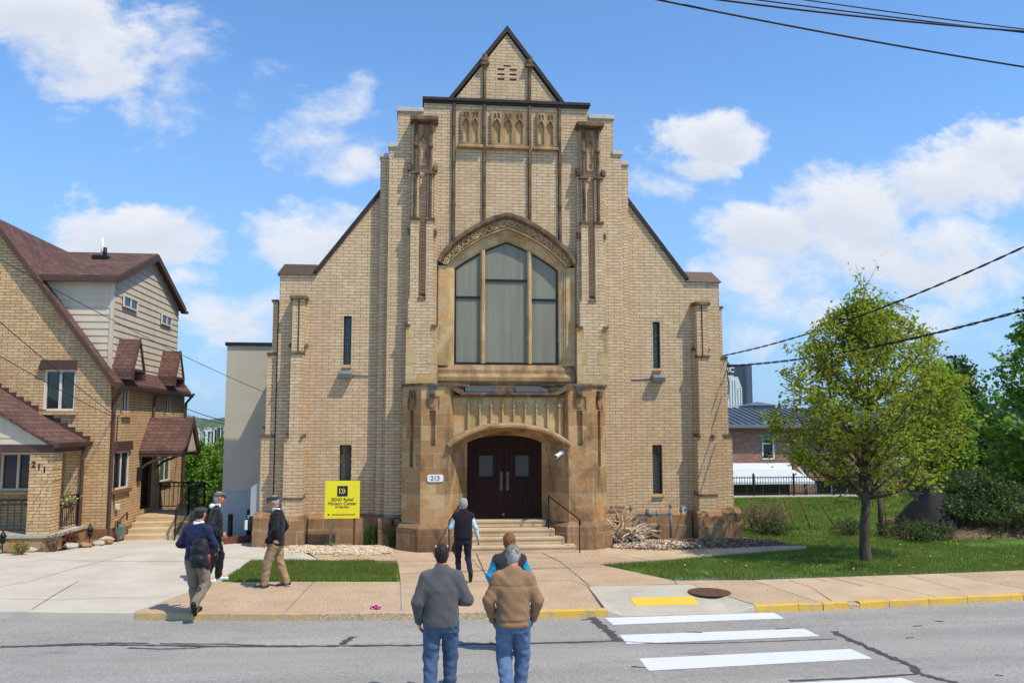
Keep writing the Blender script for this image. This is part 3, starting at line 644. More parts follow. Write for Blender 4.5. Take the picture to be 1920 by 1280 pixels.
b.split('gable_coping', m_coping, church)
b = MB()
for s in (1, -1):
    x0, x1 = lr(mir(5.17 * s, 1), mir(6.16 * s, 1)); i0 = .12
    b.add([(x0 - .03, -.07, 7.172), (x1 + .03, -.07, 7.172), (x1 + .03, .6, 7.172), (x0 - .03, .6, 7.172), (x0 + (i0 if s < 0 else -.02), .18, 7.50), (x1 + (.02 if s < 0 else -i0) - .06 * (s > 0), .18, 7.50), (x1 - .05, .5, 7.50), (x0 + .05, .5, 7.50)],
          [(0, 3, 2, 1), (4, 5, 6, 7), (0, 1, 5, 4), (1, 2, 6, 5), (2, 3, 7, 6), (3, 0, 4, 7)])
b.split('corner_cap', m_capmetal, church)
# stone ribs on the gable with carved finials
for d in (-1.47, -.63, .63, 1.47):
    b = MB(); z0 = 8.12 if abs(d) > 1 else 8.66; z1 = 11.948
    def ribseg(za, zb, w, y): b.prism([(C + d - w, -.452), (C + d - w * .55, y), (C + d + w * .55, y), (C + d + w, -.452)], za, zb, 'z')
    ribseg(z0 - .02, z1, .052, -.53)
    for zz in (9.1, 10.3, 11.3): ribseg(zz, zz + .05, .06, -.542)
    if abs(d) < 1:
        ribseg(12.101, 13.12, .052, -.54); b.ball((C + d, -.52, 13.20), (.10, .1, .12), 8, 6); b.obox((C + d, -.53, 13.11), (.24, .14, .06)); b.obox((C + d, -.53, 13.33), (.1, .1, .12), rz=.78)
        for k in range(4): a = k * 1.57 + .78; b.ball((C + d + .09 * math.cos(a), -.53, 13.18 + .07 * math.sin(a)), .05, 6, 5)
    b.build('stone_rib', m_stone_dk, church)
# blind traceried panels
def panel(d0, d1, n):
    b = MB(); w = (d1 - d0) / n; z0, z1 = 10.80, 11.77
    hs = []
    for k in range(n):
        c = C + d0 + w * (k + .5); h = w * .30
        hs.append([(c - h, z0 + .06), (c + h, z0 + .06), (c + h, 11.36), (c + h * .7, 11.45), (c, 11.53), (c - h * .7, 11.45), (c - h, 11.36)])
        for q in (-.55, .55): hs.append([(c + q * h - .03, 11.56), (c + q * h + .03, 11.56), (c + q * h + .03, 11.68), (c + q * h, 11.72), (c + q * h - .03, 11.68)])
    b.prism([(C + d0, z0), (C + d1, z0), (C + d1, z1), (C + d0, z1)], -.53, -.47, 'y', hs)
    for k in range(n):
        c = C + d0 + w * (k + .5)
        for q in (-1, 1): b.tube([(c + q * w * .33, -.535, 11.34), (c + q * w * .24, -.55, 11.47), (c, -.55, 11.57)], .017, 6)
        b.ball((c, -.545, 11.60), .03, 6, 5)
    o = b.build('tracery_panel', m_stone_mid, church)
    b = MB(); b.box(C + d0 + .01, C + d1 - .01, -.469, -.453, z0 + .01, z1 - .01); b.build('panel_back', m_stone2, o)
    b = MB(); b.prism([(-.452, z0 - .10), (-.60, z0 - .10), (-.60, z0 - .05), (-.535, z0 - .002), (-.452, z0 - .002)], C + d0 - .1, C + d1 + .1, 'x'); b.build('panel_sill', m_stone_mid, o)
panel(-1.27, -.77, 2); panel(-.45, .49, 3); panel(.82, 1.32, 2)
# piers flanking the great window
for s in (-1, 1):
    b = MB(); Y = -.75
    def q(d0, d1, y, z0, z1): sbox(b, s, d0, d1, y, -.452, z0, z1)
    q(1.87, 2.70, Y, 4.2, 5.74); q(1.95, 2.66, Y, 5.741, 6.46)
    q(2.39, 2.62, Y, 6.461, 8.62); q(2.01, 2.20, Y, 6.461, 8.62); q(2.202, 2.388, -.53, 6.461, 10.1)
    q(2.622, 2.70, -.63, 5.80, 8.2); q(1.91, 2.008, -.63, 5.80, 8.2); q(2.622, 2.68, -.60, 8.201, 9.98); q(1.93, 2.008, -.60, 8.201, 9.98)
    q(2.40, 2.61, -.69, 8.621, 9.86); q(2.02, 2.19, -.69, 8.621, 9.86); q(2.02, 2.61, -.56, 9.861, 11.31)
    b.split('brick_pier', m_brick, church)
    b = MB()
    for d in (2.505, 2.105):
        x = mir(d, s); b.tube([(x, -.72, 8.66), (x, -.72, 9.84)], .045, 8, smooth=False); b.tube([(x, -.66, 9.9), (x, -.66, 10.6), (x, -.66, 11.3)], .05, 8, smooth=False); b.ball((x, -.68, 10.66), (.075, .075, .09), 7, 5)
        sbox(b, s, d - .13, d + .13, -.80, -.60, 8.60, 8.655); sbox(b, s, d - .12, d + .12, -.79, -.55, 9.862, 9.92)
    b.prism([(-.53, 6.44), (-.78, 6.44), (-.78, 6.49), (-.53, 6.62)], *lr(mir(2.19, s), mir(2.40, s)), 'x')
    for d in (2.66, 1.96): b.prism([(-.46, 5.72), (-.80, 5.72), (-.80, 5.765), (-.46, 5.85)], *lr(mir(d - .07, s), mir(d + .07, s)), 'x')
    for d, z in ((2.67, 9.98), (1.96, 9.98), (1.97, 8.2), (2.66, 8.2)): b.prism([(-.46, z), (-.70, z), (-.70, z + .12), (-.46, z + .26)], *lr(mir(d - .05, s), mir(d + .05, s)), 'x')
    b.split('pier_shafts', m_stone_dk, church)
    b = MB(); x0, x1 = lr(mir(2.20, s), mir(2.41, s)); h = (x1 - x0)
    b.prism([(x0, 10.12), (x1, 10.12), (x1, 11.28), (x0, 11.28)], -.62, -.561, 'y', [[(x0 + .05, 10.17), (x1 - .05, 10.17), (x1 - .05, 10.85), ((x0 + x1) / 2, 10.98), (x0 + .05, 10.85)]]); 
    b.tube([(x0 + .03, -.63, 10.85), ((x0 + x1) / 2, -.64, 11.02), (x1 - .03, -.63, 10.85)], .018, 6); b.ball(((x0 + x1) / 2, -.63, 11.1), .03, 6, 5)
    b.build('pier_niche', m_stone_mid, church)
    b = MB(); sbox(b, s, 1.90, 2.66, -.86, -.452, 11.33, 11.45); sbox(b, s, 1.95, 2.64, -.80, -.452, 11.312, 11.329); b.build('pier_cap', m_stone_dk, church, bevel=.012)
    # long and short stone quoins
    b = MB()
    for (d0, d1, z0, z1) in ((2.50, 2.703, 5.42, 5.70), (1.867, 2.06, 5.42, 5.72), (2.60, 2.703, 5.12, 5.41), (1.867, 1.95, 5.12, 5.41), (2.42, 2.703, 4.74, 5.11), (1.867, 2.14, 4.74, 5.11), (2.52, 2.703, 4.46, 4.73), (1.867, 2.06, 4.46, 4.73), (1.867, 2.703, 4.21, 4.45)):
        sbox(b, s, d0, d1, -.755, -.60, z0, z1)
    b.split('pier_quoin', m_stone2, church)
# the great window
win = MB()
hood = arch(0.0); n = len(hood)
hb = MB(); hb.rib(arch(.02), [(-.10, -.46), (-.10, -.58), (-.04, -.65), (.05, -.65), (.05, -.46)]); window_hood = hb.build('window_hood', m_stone_dk, church)
def sweep(b, prof, path):
    """prof: list of (t, y): t across from the outer to the inner arch"""
    rows = [path(t) for t, y in prof]; m = len(prof); k = len(rows[0]); vs = []
    for i in range(k): vs += [(rows[j][i][0], prof[j][1], rows[j][i][1]) for j in range(m)]
    b.add(vs, [(i * m + j, i * m + j + 1, (i + 1) * m + j + 1, (i + 1) * m + j) for i in range(k - 1) for j in range(m - 1)])
b = MB(); sweep(b, [(.02, -.44), (.13, -.58), (.15, -.53), (.48, -.50), (.50, -.56), (.56, -.56), (.58, -.46)], arch); b.build('carved_frieze', m_stone_mid, church)
def jpath(t):
    w = 1.87 * (1 - t) + 1.42 * t; return [(C - w, 4.70)] + [(C - w, 5.5), (C - w, 6.5)] + arch(t) + [(C + w, 6.5), (C + w, 5.5), (C + w, 4.70)]
b = MB(); sweep(b, [(.57, -.47), (.66, -.47), (.70, -.43), (.80, -.42), (.86, -.40), (.93, -.39), (1.0, -.34), (1.0, -.20)], jpath)
b.build('window_surround', m_stone2, church)
b = MB()
for s in (-1, 1): sbox(b, s, 1.60, 1.87, -.472, -.10, 4.72, 7.40); sbox(b, s, 1.62, 1.86, -.50, -.473, 4.72, 7.42)
b.split('window_jamb', m_stone2, church)
b = MB()   # carved vine and rosettes
mid = arch(.33)
def along_arch(t, u):
    p = arch(t); x = u * (len(p) - 1); i = min(int(x), len(p) - 2); f = x - i; return (p[i][0] * (1 - f) + p[i + 1][0] * f, p[i][1] * (1 - f) + p[i + 1][1] * f)
for u in (.03, .16, .30, .42, .58, .70, .84, .97):
    x, z = along_arch(.32, u); r0 = .085
    b.tube([(x + r0 * math.cos(a * math.pi / 6), -.545, z + r0 * math.sin(a * math.pi / 6)) for a in range(13)], .016, 5)
    for a in range(4): b.ball((x + .04 * math.cos(a * 1.57 + .78), -.545, z + .04 * math.sin(a * 1.57 + .78)), .026, 6, 4)
for ph in (0, math.pi):
    b.tube([(*(lambda p: (p[0], -.535))(along_arch(.32 + .12 * math.sin(u * 2 * math.pi * 12 + ph), u)), along_arch(.32 + .12 * math.sin(u * 2 * math.pi * 12 + ph), u)[1]) for u in [i / 150 for i in range(151)]], .014, 5)
b.split('vine_carving', m_stone2, church)
MX = [-.655, .625]
gw = []
inner = [(C - 1.40, 4.78)] + arch(1.015) + [(C + 1.40, 4.78)]
def offs(poly, d):
    n = len(poly); out = []; area = sum(poly[i][0] * poly[(i + 1) % n][1] - poly[(i + 1) % n][0] * poly[i][1] for i in range(n)); sg = 1 if area > 0 else -1
    for i in range(n):
        a, p, c = Vector(poly[i - 1]), Vector(poly[i]), Vector(poly[(i + 1) % n]); d1 = (p - a).normalized(); d2 = (c - p).normalized()
        n1 = Vector((d1.y, -d1.x)) * sg; n2 = Vector((d2.y, -d2.x)) * sg; m_ = (n1 + n2).normalized(); m_ = m_ / max(m_.dot(n1), .35); out.append((p.x + m_.x * d, p.y + m_.y * d))
    return out
def clip(poly, a, keep):   # keep side of x=a
    out = []
    for i in range(len(poly)):
        p, q = poly[i], poly[(i + 1) % len(poly)]; ip, iq = (p[0] <= a) == keep, (q[0] <= a) == keep
        if ip: out.append(p)
        if ip != iq: f = (a - p[0]) / (q[0] - p[0]); out.append((a, p[1] + f * (q[1] - p[1])))
    return out
window = MB(); window.prism([(C - 1.40, 4.70), (C + 1.40, 4.70), (C + 1.40, 4.80), (C - 1.40, 4.80)], -.37, -.24, 'y'); window = window.build('great_window', m_black, church)
for (a, c, tz) in ((-1.42, MX[0], 6.58), (MX[0], MX[1], 7.06), (MX[1], 1.42, 6.54)):
    pane = clip(clip(inner, C + a, False), C + c, True)
    b = MB(); b.prism(pane, -.31, -.28, 'y'); b.build('pane', m_storm, window)
    b = MB(); cx_ = sum(p[0] for p in pane) / len(pane); cz_ = sum(p[1] for p in pane) / len(pane)
    cl = [p for i, p in enumerate(pane) if math.dist(p, pane[i - 1]) > .004]; inset = offs(cl, -.035); pane = cl
    b.prism([(p[0], p[1]) for p in pane], -.335, -.312, 'y', [inset]); b.box(C + a + .02, C + c - .02, -.345, -.308, tz - .03, tz + .03)
    b.build('sash', m_black, window)
for m_ in MX:
    b = MB(); zt = 7.88; b.prism([(C + m_ - .065, -.20), (C + m_ - .065, -.36), (C + m_ - .025, -.43), (C + m_ + .025, -.43), (C + m_ + .065, -.36), (C + m_ + .065, -.20)], 4.78, zt, 'z'); b.build('mullion', m_stone2, window)
b = MB(); b.prism([(-.05, 4.2), (-.55, 4.2), (-.62, 4.30), (-.62, 4.40), (-.50, 4.50), (-.50, 4.60), (-.42, 4.74), (-.05, 4.76)], C - 1.86, C + 1.86, 'x'); b.build('window_sill', m_stone_mid, church)
# wing windows
for i, (x0, x1, z0, z1) in enumerate(WIN):
    low = z1 < 3
    b = MB(); b.prism([(x0 + .001, z0 + .001), (x1 - .001, z0 + .001), (x1 - .001, z1 - .001), (x0 + .001, z1 - .001)], .10, .18, 'y', [[(x0 + .03, z0 + .03), (x1 - .03, z0 + .03), (x1 - .03, z1 - .03), (x0 + .03, z1 - .03)]])
    f = b.build('narrow_window', m_black, church)
    b = MB(); b.box(x0 + .031, x1 - .031, .15, .17, z0 + .031, z1 - .031); b.build('leaded_glass', m_glass_s if low else m_glass, f)
    b = MB(); w = x1 - x0
    if low:
        cx_ = (x0 + x1) / 2; b.prism([(x0 + .032, z1 - .50), (x0 + .032, z1 - .032), (x1 - .032, z1 - .032), (x1 - .032, z1 - .50), (x1 - .05, z1 - .50), (x1 - .055, z1 - .40), (cx_ + .03, z1 - .28), (cx_, z1 - .2), (cx_ - .03, z1 - .28), (x0 + .055, z1 - .40), (x0 + .05, z1 - .50)], .11, .148, 'y'); b.build('tracery', m_stone_dk, f)
    else:
        b.box((x0 + x1) / 2 - .006, (x0 + x1) / 2 + .006, .138, .139, z0 + .031, z1 - .031)
        for k in range(1, 7): zz = z0 + (z1 - z0) * k / 7; b.box(x0 + .031, x1 - .031, .14, .149, zz - .006, zz + .006)
        b.build('glazing_bar', m_greymetal, f)
    b = MB(); b.prism([(.09, z0 - .10), (-.05, z0 - .10), (-.05, z0 - .07), (.09, z0 - .002)], x0 - .02, x1 + .02, 'x'); b.build('sill', m_stone_mid, f)
    b = MB(); b.box(x0 - .28, x1 + .28, -.004, .05, z1 + .09, z1 + .17) ; b.build('lintel', m_brick, f)
# corner buttresses
for s in (-1, 1):
    cB = .12
    def X(d): return cB + s * d
    b = MB()
    def q(d0, d1, y, z0, z1, yb=-.002): x0, x1 = lr(X(d0), X(d1)); b.box(x0, x1, y, yb, z0, z1)
    q(5.38, 5.50, -.30, 5.02, 6.46); q(5.55, 5.69, -.30, 5.02, 6.46); q(5.50, 5.55, -.2, 5.02, 6.46); q(5.32, 5.378, -.12, 2.8, 5.2); q(5.692, 5.77, -.14, 2.8, 5.2)
    q(5.38, 5.69, -.36, 2.79, 5.0); q(5.30, 5.80, -.38, 1.2, 2.788); q(5.29, 5.81, -.42, .60, 1.198)
    for (w, z0, z1) in ((.13, 5.05, 6.45), (.24, 2.85, 5.0), (.34, .0, 2.8)):
        x0, x1 = lr(X(6.15), X(6.15 + w)); b.box(x0, x1, .16, .62, z0, z1); 
        for yy in (4.3, 9.0): b.box(x0, x1, yy, yy + .5, z0, z1)
    b.split('brick_buttress', m_brick, church)
    b = MB()
    x0, x1 = lr(X(5.30), X(5.76)); b.box(x0, x1, -.38, -.003, 6.462, 6.56); b.split('buttress_cap', m_stone_dk, church, bevel=.012)
    b = MB()
    def wedge(d0, d1, y, z, h): x0, x1 = lr(X(d0), X(d1)); b.prism([(-.003, z), (y, z), (y, z + h * .35), (-.003, z + h)], x0, x1, 'x')
    wedge(5.36, 5.71, -.40, 5.001, .12); wedge(5.30, 5.385, -.18, 5.201, .1); wedge(5.685, 5.79, -.2, 5.201, .1); wedge(5.30, 5.385, -.43, 2.79, .12); wedge(5.685, 5.80, -.43, 2.79, .14)
    wedge(5.29, 5.81, -.44, 1.20, .14)
    for (w, z) in ((.26, 5.0), (.37, 2.8)):
        x0, x1 = lr(X(6.14), X(6.15 + w)); b.box(x0, x1, .13, .65, z, z + .07)
    x0, x1 = lr(X(6.14), X(6.32)); b.box(x0, x1, .13, .65, 6.451, 6.51)
    b.split('buttress_offset', m_stone_dk, church)
# stone plinth
b = MB()
def plinth(x0, x1, y, z, top, hy=.0):
    b.prism([(hy, 0), (y, 0), (y, z * .52), (y + .02, z * .53), (y + .02, z - .12), (top, z), (hy, z)], x0, x1, 'x')
plinth(mir(-5.2, 1), mir(-3.53, 1), -.16, .80, -.003, -.002); plinth(mir(3.53, 1), mir(5.12, 1), -.16, .80, -.003, -.002)
for s in (-1, 1):
    x0, x1 = lr(mir(2.98, s), mir(3.36, s)); plinth(x0, x1, -.62, .80, -.455, -.452); x0, x1 = lr(mir(3.23, s), mir(3.525, s)); plinth(x0, x1, -.36, .80, -.205, -.202)
    x0, x1 = lr(.12 + s * 5.22, .12 + s * 5.90); plinth(x0, x1, -.56, .80, -.43, -.0025); x0, x1 = lr(.12 + s * 5.90, .12 + s * 6.56); plinth(x0, x1, -.30, .84, -.05, .75)
b.split('stone_plinth', m_stone_p, church)
# ---------------------------------------------------------------- sandstone porch
PC = .06
tw = {-1: [(-2.60, -.46), (-2.60, -1.02), (-2.13, -1.50), (-1.40, -1.50), (-.92, -.70), (-.92, -.46)], 1: [(2.72, -.46), (2.72, -1.02), (2.26, -1.50), (1.64, -1.50), (1.06, -.70), (1.06, -.46)]}
for s in (-1, 1):
    P = tw[s]; b = MB(); b.prism(P, 0, 4.12, 'z'); cut = MB()
    fx = (-1.84 if s < 0 else 1.93)
    cut.box(fx - .075, fx + .075, -1.6, -1.40, 2.60, 3.50)                      # slot in the front face
    cut.box(fx - .17, fx + .17, -1.6, -1.47, 3.52, 3.86)                        # shield panel
    ax, ay = (-2.365, -1.26) if s < 0 else (2.49, -1.26); rz_ = math.atan2(-.48, .47) if s < 0 else math.atan2(.48, .46)
    cut.obox((ax, ay, 2.78), (.14, .22, 1.44), rz=rz_); cut.obox((ax, ay, 3.69), (.32, .06, .34), rz=rz_)
    b = carve(b, cut); b.build('porch_tower', m_stone, church)
    b = MB(); b.prism(offs(P, .13), 0, .52, 'z'); o_, i_ = offs(P, .11), offs(P, .004); n = len(P)
    b.add([(p[0], p[1], .521) for p in o_] + [(p[0], p[1], .56) for p in o_] + [(p[0], p[1], .68) for p in i_], [tuple(range(n))[::-1], tuple(range(2 * n, 3 * n))] + [(k * n + i, k * n + (i + 1) % n, (k + 1) * n + (i + 1) % n, (k + 1) * n + i) for k in (0, 1) for i in range(n)])
    b.build('porch_plinth', m_stone_p, church)
    b = MB(); top = offs(P, .05); b.prism(top, 4.121, 4.19, 'z'); b.build('tower_coping', m_stone_dk, church, bevel=.01)
    b = MB()   # carved shields
    for (cx_, cy_, r_) in ((fx, -1.475, 0), (ax, ay, rz_)):
        sh = [(-.09, .12), (.09, .12), (.1, -.02), (.05, -.11), (0, -.14), (-.05, -.11), (-.1, -.02)]; ca, sa = math.cos(r_), math.sin(r_); nx, ny = sa, -ca
        v0 = [(cx_ + p[0] * ca, cy_ + p[0] * sa, 3.70 + p[1]) for p in sh]; v1 = [(v[0] + nx * .035, v[1] + ny * .035, v[2]) for v in v0]; b.add(v0 + v1, [tuple(range(7, 14))] + [(i, (i + 1) % 7, 7 + (i + 1) % 7, 7 + i) for i in range(7)])
    b.split('shield', m_stone_mid, church)
    b = MB()   # rain spouts with slate flashings
    for (cx_, cy_, r_) in ((fx + .0, -1.56, 0), (ax, ay - .08, rz_)): b.obox((cx_, cy_, 3.96), (.12, .12, .1), rz=r_); b.obox((cx_, cy_ + .02, 3.87), (.17, .1, .05), rz=r_)
    b.split('rain_spout', m_stone_dk, church)
    b = MB(); b.obox((fx, -1.555, 4.07), (.19, .02, .12)); b.build('slate_flashing', m_roofing, church)
# panelled front over the door
da = [(-1.40, 2.56), (-1.2, 2.72), (-.95, 2.86), (-.65, 2.97), (-.3, 3.04), (.10, 3.065), (.5, 3.04), (.85, 2.97), (1.17, 2.86), (1.43, 2.72), (1.64, 2.56)]
b = MB(); b.prism(da + [(1.64, 3.90), (-1.40, 3.90)], -1.34, -.46, 'y'); b.build('porch_front', m_stone2, church)
for i in range(9):
    x = -.93 + .293 * i; zb = np.interp(x, [p[0] for p in da], [p[1] for p in da]) + .02
    b = MB(); b.prism([(x - .04, -1.341), (x - .014, -1.42), (x + .014, -1.42), (x + .04, -1.341)], zb, 3.62, 'z'); b.add([(x - .045, -1.341, 3.621), (x + .045, -1.341, 3.621), (x + .045, -1.43, 3.621), (x - .045, -1.43, 3.621), (x, -1.36, 3.84)], [(0, 1, 2, 3), (0, 1, 4), (1, 2, 4), (2, 3, 4), (3, 0, 4)]); b.ball((x, -1.42, 3.60), .036, 6, 5)
    b.build('porch_rib', m_stone2, church)
b = MB(); b.rib(da, [(-.02, -1.345), (-.02, -1.50), (.02, -1.63), (.075, -1.63), (.13, -1.50), (.15, -1.345)]); b.build('door_hood', m_stone_mid, church)
da2 = [(.07 + (x - .12) * .665, 2.66 + (z - 2.56) * .40) for x, z in da]
b = MB(); k = len(da)   # splayed soffit
b.add([(x, -1.345, z - .0) for x, z in da] + [(x, -.70, z) for x, z in da2], [(i, i + 1, k + i + 1, k + i) for i in range(k - 1)]); b.build('door_soffit', m_stone, church)
b = MB(); b.prism(da2 + [(1.062, 3.2), (-.922, 3.2)], -.70, -.47, 'y'); b.build('door_arch', m_stone2, church)
pp = [(-1.47, 4.18), (-1.34, 4.16), (-1.24, 4.08), (-1.14, 3.99), (-1.0, 3.95), (-.1, 3.95), (.0, 3.98), (.07, 4.06), (.14, 3.98), (.24, 3.95), (1.2, 3.95), (1.36, 3.99), (1.48, 4.08), (1.58, 4.16), (1.72, 4.18)]
b = MB(); b.prism([(p[0], p[1]) for p in pp] + [(1.72, 4.08), (1.5, 3.97), (1.38, 3.901), (-1.14, 3.901), (-1.26, 3.97), (-1.47, 4.08)], -1.56, -.9, 'y')
b.prism([(-1.30, 3.84), (1.54, 3.84), (1.54, 3.90), (-1.30, 3.90)], -1.46, -1.342, 'y'); b.build('porch_parapet', m_stone_dk, church)
b = MB()
for (x0, x1) in ((-1.0, -.22), (.32, 1.18)): b.add([(x0, -1.2, 4.0), (x1, -1.2, 4.0), (x1, -.7, 4.16), (x0, -.7, 4.16), (x0, -1.2, 3.9), (x1, -1.2, 3.9), (x1, -.7, 3.9), (x0, -.7, 3.9)], [(0, 1, 2, 3), (4, 5, 1, 0), (1, 5, 6, 2), (0, 3, 7, 4)])
b.split('porch_roof', m_roofing, church)
# doors
for s in (-1, 1):
    x0, x1 = (-.915, .055) if s < 0 else (.065, 1.055); 
    top = [(x, z + .0) for x, z in da2 if x0 < x < x1]; zl, zr = [float(np.interp(x, [p[0] for p in da2], [p[1] for p in da2])) for x in (x0, x1)]
    outl = [(x0, .70), (x1, .70), (x1, zr + .03)] + [(p[0], p[1] + .03) for p in reversed(top)] + [(x0, zl + .03)]
    wx0, wx1 = (-.60, -.22) if s < 0 else (.36, .73); wz0, wz1 = 1.78, 2.33
    b = MB(); b.prism(outl, -.60, -.54, 'y', [[(wx0, wz0), (wx1, wz0), (wx1, wz1), (wx0, wz1)]])
    kx = x0 + .06
    while kx < x1 - .05:
        zt = float(np.interp(kx, [p[0] for p in da2], [p[1] for p in da2])) - .06
        if not (wx0 - .06 < kx < wx1 + .06): b.box(kx - .043, kx + .043, -.612, -.601, .78, zt)
        else: b.box(kx - .043, kx + .043, -.612, -.601, .78, wz0 - .06); b.box(kx - .043, kx + .043, -.612, -.601, wz1 + .06, zt)
        kx += .098
    d_ = b.build('entrance_door', m_door, church)
    b = MB(); b.box(wx0 + .002, wx1 - .002, -.575, -.562, wz0 + .002, wz1 - .002); b.build('door_glass', m_glass_d, d_)
    b = MB(); b.prism([(wx0 - .04, wz0 - .04), (wx1 + .04, wz0 - .04), (wx1 + .04, wz1 + .04), (wx0 - .04, wz1 + .04)], -.625, -.613, 'y', [[(wx0, wz0), (wx1, wz0), (wx1, wz1), (wx0, wz1)]]); b.build('door_trim', m_door, d_)
    hx = x1 - .07 if s < 0 else x0 + .09
    b = MB(); b.box(hx - .035, hx + .035, -.622, -.6125, 1.42, 1.90); b.tube([(hx, -.622, 1.56), (hx, -.67, 1.58), (hx, -.67, 1.78), (hx, -.622, 1.80)], .012, 8); b.build('pull_handle', m_handle, d_)
b = MB(); b.ball((.04, -.63, .80), .04, 8, 6); b.build('door_stop', m_greymetal, church)
b = MB()
for i, (hw, y, z) in enumerate(((1.60, -2.02, .165), (1.36, -1.72, .33), (1.16, -1.42, .50), (1.0, -.95, .675))):
    cxs = .12; b.prism([(y, 0 if i == 0 else z - .162), (y, z - .05), (y - .02, z - .045), (y - .02, z), (-.5 + .003 * i, z), (-.5 + .003 * i, 0 if i == 0 else z - .162)], cxs - hw + (.25 if i == 0 else 0), cxs + hw, 'x')
b.build('entrance_steps', m_step, church, bevel=.008)
# ---------------------------------------------------------------- fixtures on the church
def handrail(xs, label):
    (xa, ya, za), (xb, yb, zb) = xs; t = thing('handrail', label, 'handrail', (xa, ya, 0)); h = .80
    for (x, y, z) in xs: b = MB(); b.tube([(x, y, z - .02), (x, y, z + h)], .016, 8); b.build('post', m_iron, t)
    b = MB(); pts = [(xb, yb + .05, zb + h + .01), (xb, yb, zb + h + .02), (xa, ya, za + h + .01)]
    for k in range(9):
        a = k * .62; r_ = .075 * (1 - k / 12); pts.append((xa, ya - .05 - r_ * math.sin(a), za + h - .075 + r_ * math.cos(a)))
    b.tube(pts, .017, 8); b.build('top_rail', m_iron, t)
    b = MB(); b.tube([(xa, ya, za + h - .12), (xa, ya - .05, za + h - .06), (xa, ya - .02, za + h - .01)], .009, 6); b.build('scroll', m_iron, t)
handrail([(-1.42, -2.12, 0), (-1.0, -1.25, .50)], 'black iron handrail beside the woman in the fleece vest at the church steps')
handrail([(1.80, -2.08, 0), (1.14, -1.30, .50)], 'black iron handrail at the steps below the white security camera')
def floodlight(x, z, s, label):
    t = thing('floodlight', label, 'floodlight', (x, 0, z)); b = MB()
    b.prism([(-.003, -.10), (-.22, -.10), (-.26, .02), (-.24, .09), (-.003, .11)], x - .17, x + .17, 'x'); v = [(p[0], p[1], p[2] + z) for p in b.v]; b.v = v; b.build('housing', m_greymetal, t, bevel=.01)
    b = MB(); b.add([(x - .14, -.224, z - .085), (x + .14, -.224, z - .085), (x + .14, -.262, z + .02), (x - .14, -.262, z + .02)], [(0, 1, 2, 3)]); b.build('lens', m_storm, t, recalc=False)
    b = MB(); xe = x + s * 1.02; b.tube([(x + s * .17, -.02, z), (x + s * .6, -.018, z - .01), (xe - s * .02, -.018, z - .02), (xe + s * .02, -.22, z - .03)], .014, 6); b.build('conduit', m_galv, t)
floodlight(PY(648, 703, 0)[0], PY(648, 703, 0)[1], 1, 'grey wall floodlight under the narrow window above the yellow sign')
floodlight(PY(1232, 710, 0)[0], PY(1232, 710, 0)[1], -1, 'grey wall floodlight under the narrow window above the gas meter')
np_ = thing('number_plaque', 'white plaque reading 213 fixed to the sandstone porch', 'house number', (-1.76, -1.50, 1.78))
b = MB(); o8 = [(-.20, -.05), (-.17, -.085), (.17, -.085), (.20, -.05), (.20, .05), (.17, .085), (-.17, .085), (-.20, .05)]; b.prism([(-1.76 + p[0] * 1.02, 1.80 + p[1] * 1.08) for p in o8], -1.525, -1.503, 'y'); b.build('plate', m_white, np_, bevel=.006)
text_mesh('213', .155, 'numerals', plain('grey_numerals', (84, 90, 100), .5), np_, (-1.76, -1.527, 1.80), bold=.002)
cm = thing('security_camera', 'small white bullet camera on the shaded porch jamb beside the doors', 'security camera', (1.42, -1.25, 2.35))
x_, z_ = 1.46, 2.40; b = MB(); b.tube([(1.50, -1.42, z_ + .02), (1.44, -1.50, z_ + .03)], .055, 12); b.build('mount', m_white, cm)
b = MB(); b.tube([(1.43, -1.52, z_ + .01), (1.30, -1.66, z_ - .06)], [.045, .05], 12); b.tube([(1.315, -1.645, z_ - .05), (1.28, -1.68, z_ - .068)], .056, 12); b.build('camera_body', m_white, cm)
b = MB(); b.tube([(1.281, -1.679, z_ - .067), (1.272, -1.688, z_ - .072)], .035, 10); b.build('lens', m_black, cm)
# ---------------------------------------------------------------- the neighbouring brick house
house = thing('brick_house', 'yellow brick house with brown shingle roof, sided dormer and shaded front porch', 'house', (-14, 3, 0))
XH, HY0, HY1 = -10.75, 1.5, 8.6
RX, RZ = -14.1, 8.78      # ridge
# walls, with openings
def winhole(a, b_, c, d): return [(a, c), (b_, c), (b_, d), (a, d)]
GW = (-12.54, -11.69, 3.52, 4.66); PW = (-13.55, -12.65, 1.35, 2.38); PW2 = (-11.95, -11.45, 1.2, 2.3)
b = MB(); b.prism([(-17.4, -.2), (XH, -.6), (XH, 4.28), (RX, 8.72), (-17.4, 4.28)], HY0, HY0 + .3, 'y', [winhole(*GW), winhole(*PW)]); b.build('front_wall', m_brick_h, house)
SW = [(2.43, 2.95, 3.50, 4.2), (6.45, 7.0, 3.50, 4.2), (1.98, 3.18, 1.30, 2.37), (6.1, 7.2, 1.25, 2.35)]; DW = (4.3, 5.35, .52, 2.42)
b = MB(); b.prism([(HY0 + .302, -.62), (HY1, -1.0), (HY1, 4.28), (HY0 + .302, 4.28)], XH - .3, XH, 'x', [winhole(*w) for w in SW] + [winhole(*DW)]); b.build('side_wall', m_brick_h, house)
b = MB(); b.box(-17.4, XH - .302, HY1 - .3, HY1, -1, 4.28); b.prism([(XH - .302, 4.281), (RX, 8.72), (-17.4, 4.281)], HY1 - .3, HY1, 'y'); b.build('rear_wall', m_brick_h, house)
